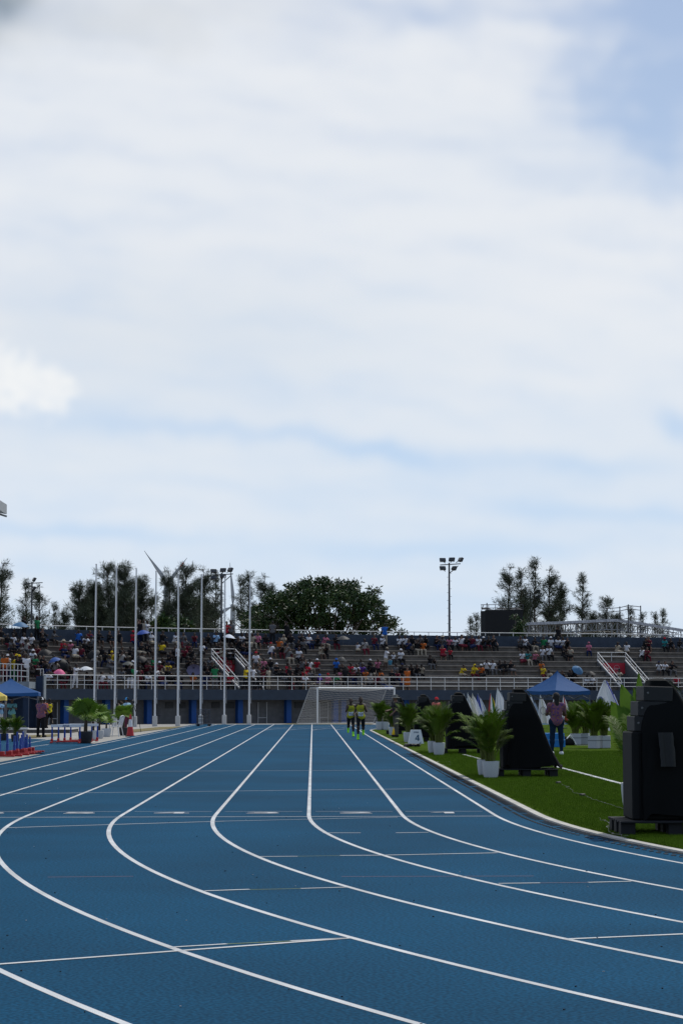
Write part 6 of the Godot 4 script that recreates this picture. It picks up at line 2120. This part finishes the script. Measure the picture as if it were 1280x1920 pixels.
func hurdle_mesh(t: Node3D, at: Vector3, turn: float, h: float, w: float, text: bool) -> void:
	var red := mat("hurdle red", 0.34, 0.018, 0.02, 0.5)
	var blue := mat("hurdle blue", 0.012, 0.05, 0.26, 0.5)
	var b := Basis(Vector3.UP, turn)
	for s: float in [-1.0, 1.0]:
		var mb := MB.new()
		mb.bbox(at + b * Vector3(s * w * 0.46, 0.045, 0.20), Vector3(0.06, 0.05, 0.48), 0.008, b)
		mb.bbox(at + b * Vector3(s * w * 0.46, 0.10, 0.05), Vector3(0.075, 0.13, 0.18), 0.01, b)
		part("foot", mb, red, t)
		mb = MB.new()
		mb.bbox(at + b * Vector3(s * w * 0.46, h * 0.5 + 0.05, 0.0), Vector3(0.05, h - 0.06, 0.045), 0.006, b)
		mb.bbox(at + b * Vector3(s * w * 0.46, h * 0.35, 0.0), Vector3(0.065, h * 0.5, 0.06), 0.006, b)
		part("upright", mb, blue, t)
	var mb2 := MB.new()
	mb2.bar(at + b * Vector3(-w * 0.46, 0.06, -0.02), at + b * Vector3(w * 0.46, 0.06, -0.02), 0.022)
	part("cross_tube", mb2, red, t)
	if text:
		mb2 = MB.new()
		mb2.bbox(at + b * Vector3(0, h + 0.0, 0.02), Vector3(w, 0.09, 0.022), 0.006, b)
		var board := part("board", mb2, mat("hurdle board", 0.60, 0.62, 0.64, 0.5), t)
		flat_text("DIMA", 0.065, mat("print navy board", 0.02, 0.05, 0.16, 0.6), board, at + b * Vector3(0, h - 0.0, 0.034), b)

func build_items() -> void:
	build_goal()
	var canvas := mat("tent blue", 0.016, 0.068, 0.19, 0.7, {"two": true, "back": [0.006, 0.02, 0.06], "spec": 0.25})
	var yellow := mat("tent yellow", 0.62, 0.48, 0.10, 0.65, {"two": true, "back": [0.2, 0.15, 0.02]})
	var g := gp(1043, 1374, 0.012)
	gazebo("peaked blue pop-up gazebo on the infield behind the woman", g + Vector3(0, 0, 0.4), 2.15, 1.98, 2.92, 0.62, canvas)
	var l := gp(30, 1364, -0.03)
	gazebo("navy blue pop-up tent in front of the grey terrace", Vector3(dp(20, 1310, 116).x - 0.25, -0.03, -118.0), 3.0, 1.98, 2.75, 0.08, canvas, 3.0)
	gazebo("yellow pop-up tent cut off beside the navy tent", Vector3(dp(-28, 1310, 100).x, -0.03, -100.0), 1.9, 1.75, 2.5, 0.1, yellow)
	build_flags()
	# hurdles stacked one behind the other
	var h1 := gp(122, 1394.5, 0.0)
	var kinds := "hurdles by the track"
	for k in 4:
		var t := thing("hurdle", ["hurdle with printed white board, front one of the stacked row before the fan palms", "hurdle with printed white board, second of the stacked row before the fan palms", "hurdle with printed white board, third of the stacked row before the fan palms", "hurdle with printed white board, rear one of the stacked row before the fan palms"][k], "hurdle", h1 + Vector3(0.1 * k, 0, -0.35 - k * 1.1), 0.0, kinds)
		hurdle_mesh(t, Vector3.ZERO, 0.0, 0.62, 1.06, true)
	for k in 6:
		var at := gp([7.0, 21.0, 33.0, 38.0, 46.0, 52.0][k], [1420.0, 1418.0, 1415.5, 1414.0, 1413.5, 1412.0][k], -0.03)
		var t := thing("hurdle", "low red and blue hurdle without a board, %s of the row on the concrete strip" % ["first", "second", "third", "fourth", "fifth", "last"][k], "hurdle", at, 1.25 + k * 0.03, kinds)
		hurdle_mesh(t, Vector3.ZERO, 0.0, 0.62 - (k % 3) * 0.08, 0.5, false)
	# traffic cone
	var c := gp(244.5, 1381, -0.03)
	var t2 := thing("traffic_cone", "tall red and white traffic cone at the edge of the track", "traffic cone", c)
	var redm := mat("cone red", 0.42, 0.025, 0.03, 0.5)
	var mb := MB.new()
	mb.bbox(Vector3(0, 0.02, 0), Vector3(0.40, 0.04, 0.40), 0.01)
	part("base", mb, mat("cone base", 0.05, 0.03, 0.03, 0.8), t2)
	for b in [[0.04, 0.42, redm, 0.165, 0.105], [0.42, 0.74, mat("cone white", 0.62, 0.62, 0.62, 0.5), 0.105, 0.055], [0.74, 0.95, redm, 0.055, 0.03]]:
		mb = MB.new()
		mb.lathe([Vector2(0.0 if b[1] > 0.9 else b[4], b[1] + 0.001), Vector2(b[4], b[1]), Vector2(b[3], b[0])], Vector3.ZERO, 20)
		part("band", mb, b[2], t2)
	# white plastic chair
	var ch := gp(217, 1381, -0.03)
	var t3 := thing("plastic_chair", "white plastic garden chair seen from the side behind the cone", "chair", ch, -1.9)
	var wm := mat("chair plastic", 0.62, 0.63, 0.64, 0.4)
	mb = MB.new(); mb.bbox(Vector3(0, 0.43, 0), Vector3(0.44, 0.03, 0.44), 0.012); part("seat", mb, wm, t3)
	mb = MB.new()
	mb.tube([Vector3(-0.2, 0.43, -0.2), Vector3(-0.2, 0.86, -0.32)], 0.022); mb.tube([Vector3(0.2, 0.43, -0.2), Vector3(0.2, 0.86, -0.32)], 0.022)
	for k in 5: mb.bbox(Vector3(-0.16 + k * 0.08, 0.66, -0.265), Vector3(0.05, 0.40, 0.016), 0.005, Basis(Vector3.RIGHT, -0.27))
	mb.tube([Vector3(-0.2, 0.86, -0.32), Vector3(0, 0.90, -0.33), Vector3(0.2, 0.86, -0.32)], 0.022)
	part("backrest", mb, wm, t3)
	for s in [[-1, -1], [1, -1], [-1, 1], [1, 1]]:
		mb = MB.new(); mb.tube([Vector3(s[0] * 0.19, 0.43, s[1] * 0.19), Vector3(s[0] * 0.24, 0, s[1] * 0.26)], [0.024, 0.018]); part("leg", mb, wm, t3)
	for s: float in [-1.0, 1.0]:
		mb = MB.new(); mb.tube([Vector3(s * 0.22, 0.66, -0.25), Vector3(s * 0.24, 0.66, 0.15), Vector3(s * 0.22, 0.43, 0.2)], 0.02); part("armrest", mb, wm, t3)
	# trolley of hurdles at the foot of a flagpole
	var tc := gp(382, 1362.5, -0.03)
	var t4 := thing("hurdle_trolley", "dark wheeled trolley with bare cross arms standing at a flagpole foot", "trolley", tc)
	var dk := mat("trolley dark", 0.05, 0.055, 0.07, 0.6)
	mb = MB.new(); mb.bbox(Vector3(0, 0.16, 0), Vector3(0.95, 0.05, 0.6), 0.01); part("deck", mb, dk, t4)
	for s: float in [-1.0, 1.0]:
		for z: float in [-0.24, 0.24]:
			mb = MB.new()
			mb.lathe([Vector2(0.0, 0.03), Vector2(0.085, 0.03), Vector2(0.09, 0.0), Vector2(0.085, -0.03), Vector2(0.0, -0.03)], Vector3(s * 0.33, 0.09, z), 14, 0, TAU, Basis(Vector3.RIGHT, PI / 2))
			part("wheel", mb, mat("wheel rubber", 0.015, 0.015, 0.016, 0.8), t4)
	for x: float in [-0.34, -0.1, 0.12, 0.34]:
		mb = MB.new(); mb.bar(Vector3(x, 0.16, 0), Vector3(x, 1.12 - absf(x) * 0.4, 0), 0.024); part("upright", mb, dk, t4)
	for y: float in [0.40, 0.62, 0.86, 1.0]:
		mb = MB.new(); mb.bar(Vector3(-0.45, y, 0.03), Vector3(0.45, y + 0.03, 0.03), 0.02); mb.bar(Vector3(-0.40, y - 0.07, -0.2), Vector3(0.40, y - 0.05, 0.2), 0.018); part("cross_arm", mb, dk, t4)
	# lane marker box
	var lb := gp(779.5, 1394.4, 0.012)
	var t5 := thing("lane_marker_box", "white tapered lane marker box with a dark figure 4 on it", "marker box", lb + Vector3(0, 0, -0.15), 0.05)
	mb = MB.new()
	var q := []
	for k in 8:
		var top: bool = k & 2
		q.append(Vector3((0.17 if top else 0.265) * (1 if k & 1 else -1), 0.48 if top else 0.0, (0.10 if top else 0.16) * (1 if k & 4 else -1)))
	mb.quad(q[4], q[5], q[7], q[6]); mb.quad(q[1], q[0], q[2], q[3]); mb.quad(q[5], q[1], q[3], q[7]); mb.quad(q[0], q[4], q[6], q[2]); mb.quad(q[6], q[7], q[3], q[2])
	var bx := part("box", mb, mat("marker white", 0.60, 0.62, 0.64, 0.5), t5)
	var til := Basis(Vector3.RIGHT, -0.125)
	flat_text("4", 0.21, mat("print teal", 0.03, 0.08, 0.14, 0.6), bx, Vector3(0.04, 0.20, 0.142), til)
	flat_text("DIMA", 0.05, mat("print teal"), bx, Vector3(0.0, 0.395, 0.115), til)
	mb = MB.new()
	mb.quad(Vector3(0.08, 0.0, 0.166), Vector3(0.12, 0.0, 0.166), Vector3(0.245, 0.11, 0.142), Vector3(0.235, 0.12, 0.140))
	part("stripe", mb, mat("print teal"), bx)
	# blue box, bag, cables
	var bb := gp(1036, 1401, 0.012)
	var t6 := thing("storage_box", "bright blue two-tier box standing on the turf behind the woman", "box", bb + Vector3(0, 0, -0.25))
	mb = MB.new(); mb.bbox(Vector3(0, 0.115, 0), Vector3(0.80, 0.23, 0.5), 0.012); part("lower_block", mb, mat("box blue", 0.012, 0.17, 0.48, 0.5), t6)
	mb = MB.new(); mb.bbox(Vector3(-0.01, 0.345, -0.01), Vector3(0.77, 0.21, 0.48), 0.012); part("upper_block", mb, mat("box blue"), t6)
	mb = MB.new(); mb.box(Vector3(0, 0.235, 0.0), Vector3(0.81, 0.02, 0.51)); part("seam", mb, mat("box pale", 0.16, 0.36, 0.58, 0.5), t6)
	var bag := gp(1063, 1397.5, 0.012)
	var t7 := thing("sports_bag", "black sports bag with white trim lying beside the blue box", "bag", bag, 0.5)
	mb = MB.new()
	net(mb, [[Vector3(-0.2, 0.12, 0), Vector3(0.2, 0.10, 0), 0.12, 0.11], [Vector3(-0.1, 0.24, 0), Vector3(0.05, 0.20, 0), 0.07, 0.07]], 0.08, 0.03)
	part("body", mb, cloth("pack black", 0.014, 0.014, 0.015), t7)
	mb = MB.new(); mb.tube([Vector3(-0.1, 0.22, 0.10), Vector3(0.05, 0.34, 0.08), Vector3(0.2, 0.16, 0.11), Vector3(0.26, 0.03, 0.12)], 0.02, 6); part("strap", mb, cloth("shoe white", 0.6, 0.62, 0.62), t7)
	rng.seed = 40
	var heap := gp(774, 1401, 0.012)
	var t8 := thing("cable_heap", "low heap of black cables on the turf near the track edge", "cable", heap)
	for k in 7:
		mb = MB.new()
		var line := []
		var x0 := rng.randf_range(-0.25, 0.2)
		for s in 14: line.append(Vector3(x0 + sin(s * 0.9 + k) * rng.randf_range(0.12, 0.26), 0.02 + rng.randf() * 0.09, cos(s * 1.1 + k * 2) * 0.18))
		mb.tube(line, 0.016, 5)
		part("coil", mb, mat("cable black", 0.012, 0.012, 0.013, 0.5), t8)
	for cset in [[[[1046, 1468], [1056, 1474], [1070, 1482], [1080, 1489], [1092, 1491], [1110, 1500], [1130, 1506], [1150, 1512], [1170, 1520]], "pale thin cable trailing over the turf towards the nearest loudspeaker stack"], [[[1125, 1536], [1136, 1540], [1143, 1546], [1140, 1554], [1150, 1566], [1185, 1572]], "pale thin cable curling beside the pallet of the nearest stack"]]:
		var o := gp(cset[0][0][0], cset[0][0][1], 0.012)
		var t9 := thing("cable", cset[1], "cable", o)
		mb = MB.new()
		var pts := []
		for k in cset[0].size() - 1:
			for s in 6:
				var f := s / 6.0
				pts.append(gp(lerpf(cset[0][k][0], cset[0][k + 1][0], f), lerpf(cset[0][k][1], cset[0][k + 1][1], f), 0.03) - o + Vector3(rng.randfn() * 0.02, rng.randf() * 0.025, rng.randfn() * 0.05))
		mb.tube(pts, 0.002, 5)
		part("wire", mb, mat("cable pale", 0.13, 0.13, 0.13, 0.4), t9)
		if cset[0].size() > 7:
			for k in [[1046, 1468], [1091, 1491]]:
				mb = MB.new()
				mb.bbox(gp(k[0], k[1], 0.04) - o, Vector3(0.09, 0.05, 0.06), 0.01, Basis(Vector3.UP, 0.6))
				part("plug", mb, mat("cable black", 0.012, 0.012, 0.013, 0.5), t9)
	# low plinth before the tents and the pale bench on the left
	var st := gp(80, 1374.5, -0.03)
	var t10 := thing("plinth", "low concrete plinth with pale top edge in front of the navy tent", "plinth", Vector3(st.x - 2.2, -0.03, st.z - 2.0))
	mb = MB.new(); mb.bbox(Vector3(0, 0.075, 0), Vector3(7.0, 0.15, 4.0), 0.01); part("riser", mb, mat("plinth dark", 0.10, 0.095, 0.09, 0.9, {"grain": ["stain", 0.5]}), t10)
	mb = MB.new(); mb.bbox(Vector3(0, 0.165, 0), Vector3(7.06, 0.03, 4.06), 0.006); part("coping", mb, mat("plinth pale", 0.5, 0.48, 0.45, 0.9, {"grain": ["fine", 0.8]}), t10)
	var bn := gp(24, 1386, -0.03)
	var t11 := thing("bench", "long pale bench beside the small palms on the left concrete", "bench", bn + Vector3(-0.35, 0, -0.3))
	mb = MB.new(); mb.bbox(Vector3(0, 0.42, 0), Vector3(1.9, 0.06, 0.4), 0.01); part("seat", mb, mat("bench white", 0.62, 0.62, 0.60, 0.6), t11)
	for s: float in [-1.0, 1.0]:
		mb = MB.new(); mb.bbox(Vector3(s * 0.8, 0.195, 0), Vector3(0.10, 0.39, 0.34), 0.01); part("leg", mb, mat("bench grey", 0.30, 0.30, 0.30, 0.8), t11)
	# bag and buckets in the stand
	for b in [[731, 5, 0.16, "light", "pale blue bucket on the fifth row beside the man in tan shorts"], [724, 1, 0.16, "deep", "first blue bucket on the front walkway above the goal"], [732, 1, 0.16, "deep", "second blue bucket on the front walkway above the goal"]]:
		var x := stand_x(b[0], row_off(b[1]) + 0.15 if b[1] > 1 else 0.6, row_y(b[1]))
		var p := stand(x, row_off(b[1]) + 0.15 if b[1] > 1 else 0.6, row_y(b[1]) if b[1] > 1 else BASE_Y)
		var tb := thing("bucket", b[4], "bucket", p, 0.0, "buckets in the stand")
		mb = MB.new(); mb.lathe([Vector2(0.0, 0.30), Vector2(0.15, 0.30), Vector2(0.165, 0.33), Vector2(0.15, 0.28), Vector2(0.12, 0.0), Vector2(0.0, 0.0)], Vector3.ZERO, 14)
		part("pail", mb, mat("bucket " + b[3], 0.05, 0.22, 0.34, 0.4) if b[3] == "light" else mat("bucket deep", 0.02, 0.10, 0.36, 0.4), tb)
		mb = MB.new(); mb.tube([Vector3(-0.16, 0.31, 0), Vector3(0, 0.40, 0.06), Vector3(0.16, 0.31, 0)], 0.008, 5); part("handle", mb, mat("bucket handle", 0.4, 0.4, 0.4, 0.5), tb)
	build_umbrellas()

func build_umbrellas() -> void:
	# column, row of the crown, offset behind the front, radius, tilt x, tilt z, colour, label
	for u in [[38, 1166, 7.6, 0.58, 0.15, -0.10, [0.045, 0.13, 0.24], "blue umbrella at the top wall beside the feathery trees"], [84, 1217, 4.0, 0.50, 0.35, 0.1, [0.012, 0.012, 0.013], "black umbrella tipped forward on a middle row near the terrace"], [104, 1232, 2.8, 0.46, 0.1, 0.3, [0.03, 0.08, 0.25], "dark blue umbrella next to the tipped black one near the terrace"], [119, 1238, 2.6, 0.50, 0.9, -0.9, [0.010, 0.010, 0.011], "black umbrella held sideways near the terrace"], [112, 1254, 1.0, 0.40, 0.25, -0.1, [0.62, 0.12, 0.24], "bright pink umbrella just behind the front railing"],
			[161, 1249, 1.4, 0.54, 0.0, 0.10, [0.52, 0.54, 0.55], "white umbrella behind the first flagpole"], [268, 1181, 7.4, 0.52, 0.1, 0.15, [0.02, 0.06, 0.25], "navy umbrella on the top row behind the fourth flagpole"], [262, 1230, 3.6, 0.52, 0.5, 0.1, [0.010, 0.010, 0.011], "big black umbrella on a middle row behind the third flagpole"], [241, 1240, 2.6, 0.48, 0.0, -0.1, [0.06, 0.065, 0.06], "dark grey-green umbrella between the second and third flagpoles"], [176, 1219, 4.4, 0.50, 0.6, 0.4, [0.010, 0.010, 0.011], "black umbrella behind the first flagpole"],
			[364, 1248, 1.6, 0.52, -0.9, 0.1, [0.20, 0.20, 0.34], "lavender umbrella held behind a seated woman"], [429, 1189, 7.4, 0.48, 0.0, -0.12, [0.52, 0.56, 0.62], "pale umbrella on the top row beside the crowded mast"], [643, 1192, 7.4, 0.52, 0.05, 0.05, [0.045, 0.045, 0.045], "dark grey umbrella on the top row above the goal"], [640, 1231, 4.0, 0.40, 0.1, -0.2, [0.035, 0.036, 0.036], "dark grey umbrella on a middle row above the goal"],
			[1081, 1249, 2.2, 0.46, 0.8, -0.35, [0.055, 0.14, 0.25], "sky blue umbrella held facing the field behind the gazebo"], [1105, 1258, 1.2, 0.46, 0.15, 0.1, [0.010, 0.010, 0.011], "black umbrella next to the sky blue one"]]:
		var x := stand_x(u[0], u[2], 4.0)
		var p := stand(x, u[2], 0)
		p.y = dp(u[0], u[1], -p.z).y - 0.95
		var t := thing("umbrella", u[7], "umbrella", p, 0.0, "umbrellas in the stand")
		var b := Basis(Vector3.RIGHT, u[4]) * Basis(Vector3.BACK, u[5])
		var pivot := Vector3(0, 0.60, 0)
		var mb := MB.new()
		var rows := []
		for v in 6:
			var f := v / 5.0
			var r := []
			for s in 17:
				var a := TAU * s / 16.0
				var rr: float = u[3] * f * (1.0 if s % 2 == 0 else 1.0 - 0.07 * f)
				r.append(pivot + b * Vector3(cos(a) * rr, 0.34 - 0.27 * pow(f, 1.7) - (0.0 if s % 2 == 0 else -0.015 * f), sin(a) * rr))
			rows.append(r)
		mb.sheet(rows)
		part("canopy", mb, mat("umbrella " + u[7], u[6][0], u[6][1], u[6][2], 0.6, {"two": true, "spec": 0.3}), t)
		mb = MB.new()
		mb.tube([pivot + b * Vector3(0, 0.40, 0), pivot + b * Vector3(0, -0.42, 0)], 0.009, 5)
		part("shaft", mb, mat("umbrella shaft", 0.2, 0.2, 0.2, 0.4), t)
		mb = MB.new()
		mb.tube([pivot + b * Vector3(0, -0.42, 0), pivot + b * Vector3(0.0, -0.50, 0.01), pivot + b * Vector3(0.03, -0.53, 0.01), pivot + b * Vector3(0.055, -0.49, 0.01)], 0.014, 6)
		part("handle", mb, mat("umbrella grip", 0.02, 0.02, 0.02, 0.5), t)

func _ready() -> void:
	light_and_camera()
	make_textures()
	build_ground()
	build_stand()
	build_left_terrace()
	build_flagpoles()
	build_masts()
	build_turbines()
	build_trees()
	build_stage()
	build_crowd()
	build_standing()
	build_speakers()
	build_palms()
	build_people()
	build_items()
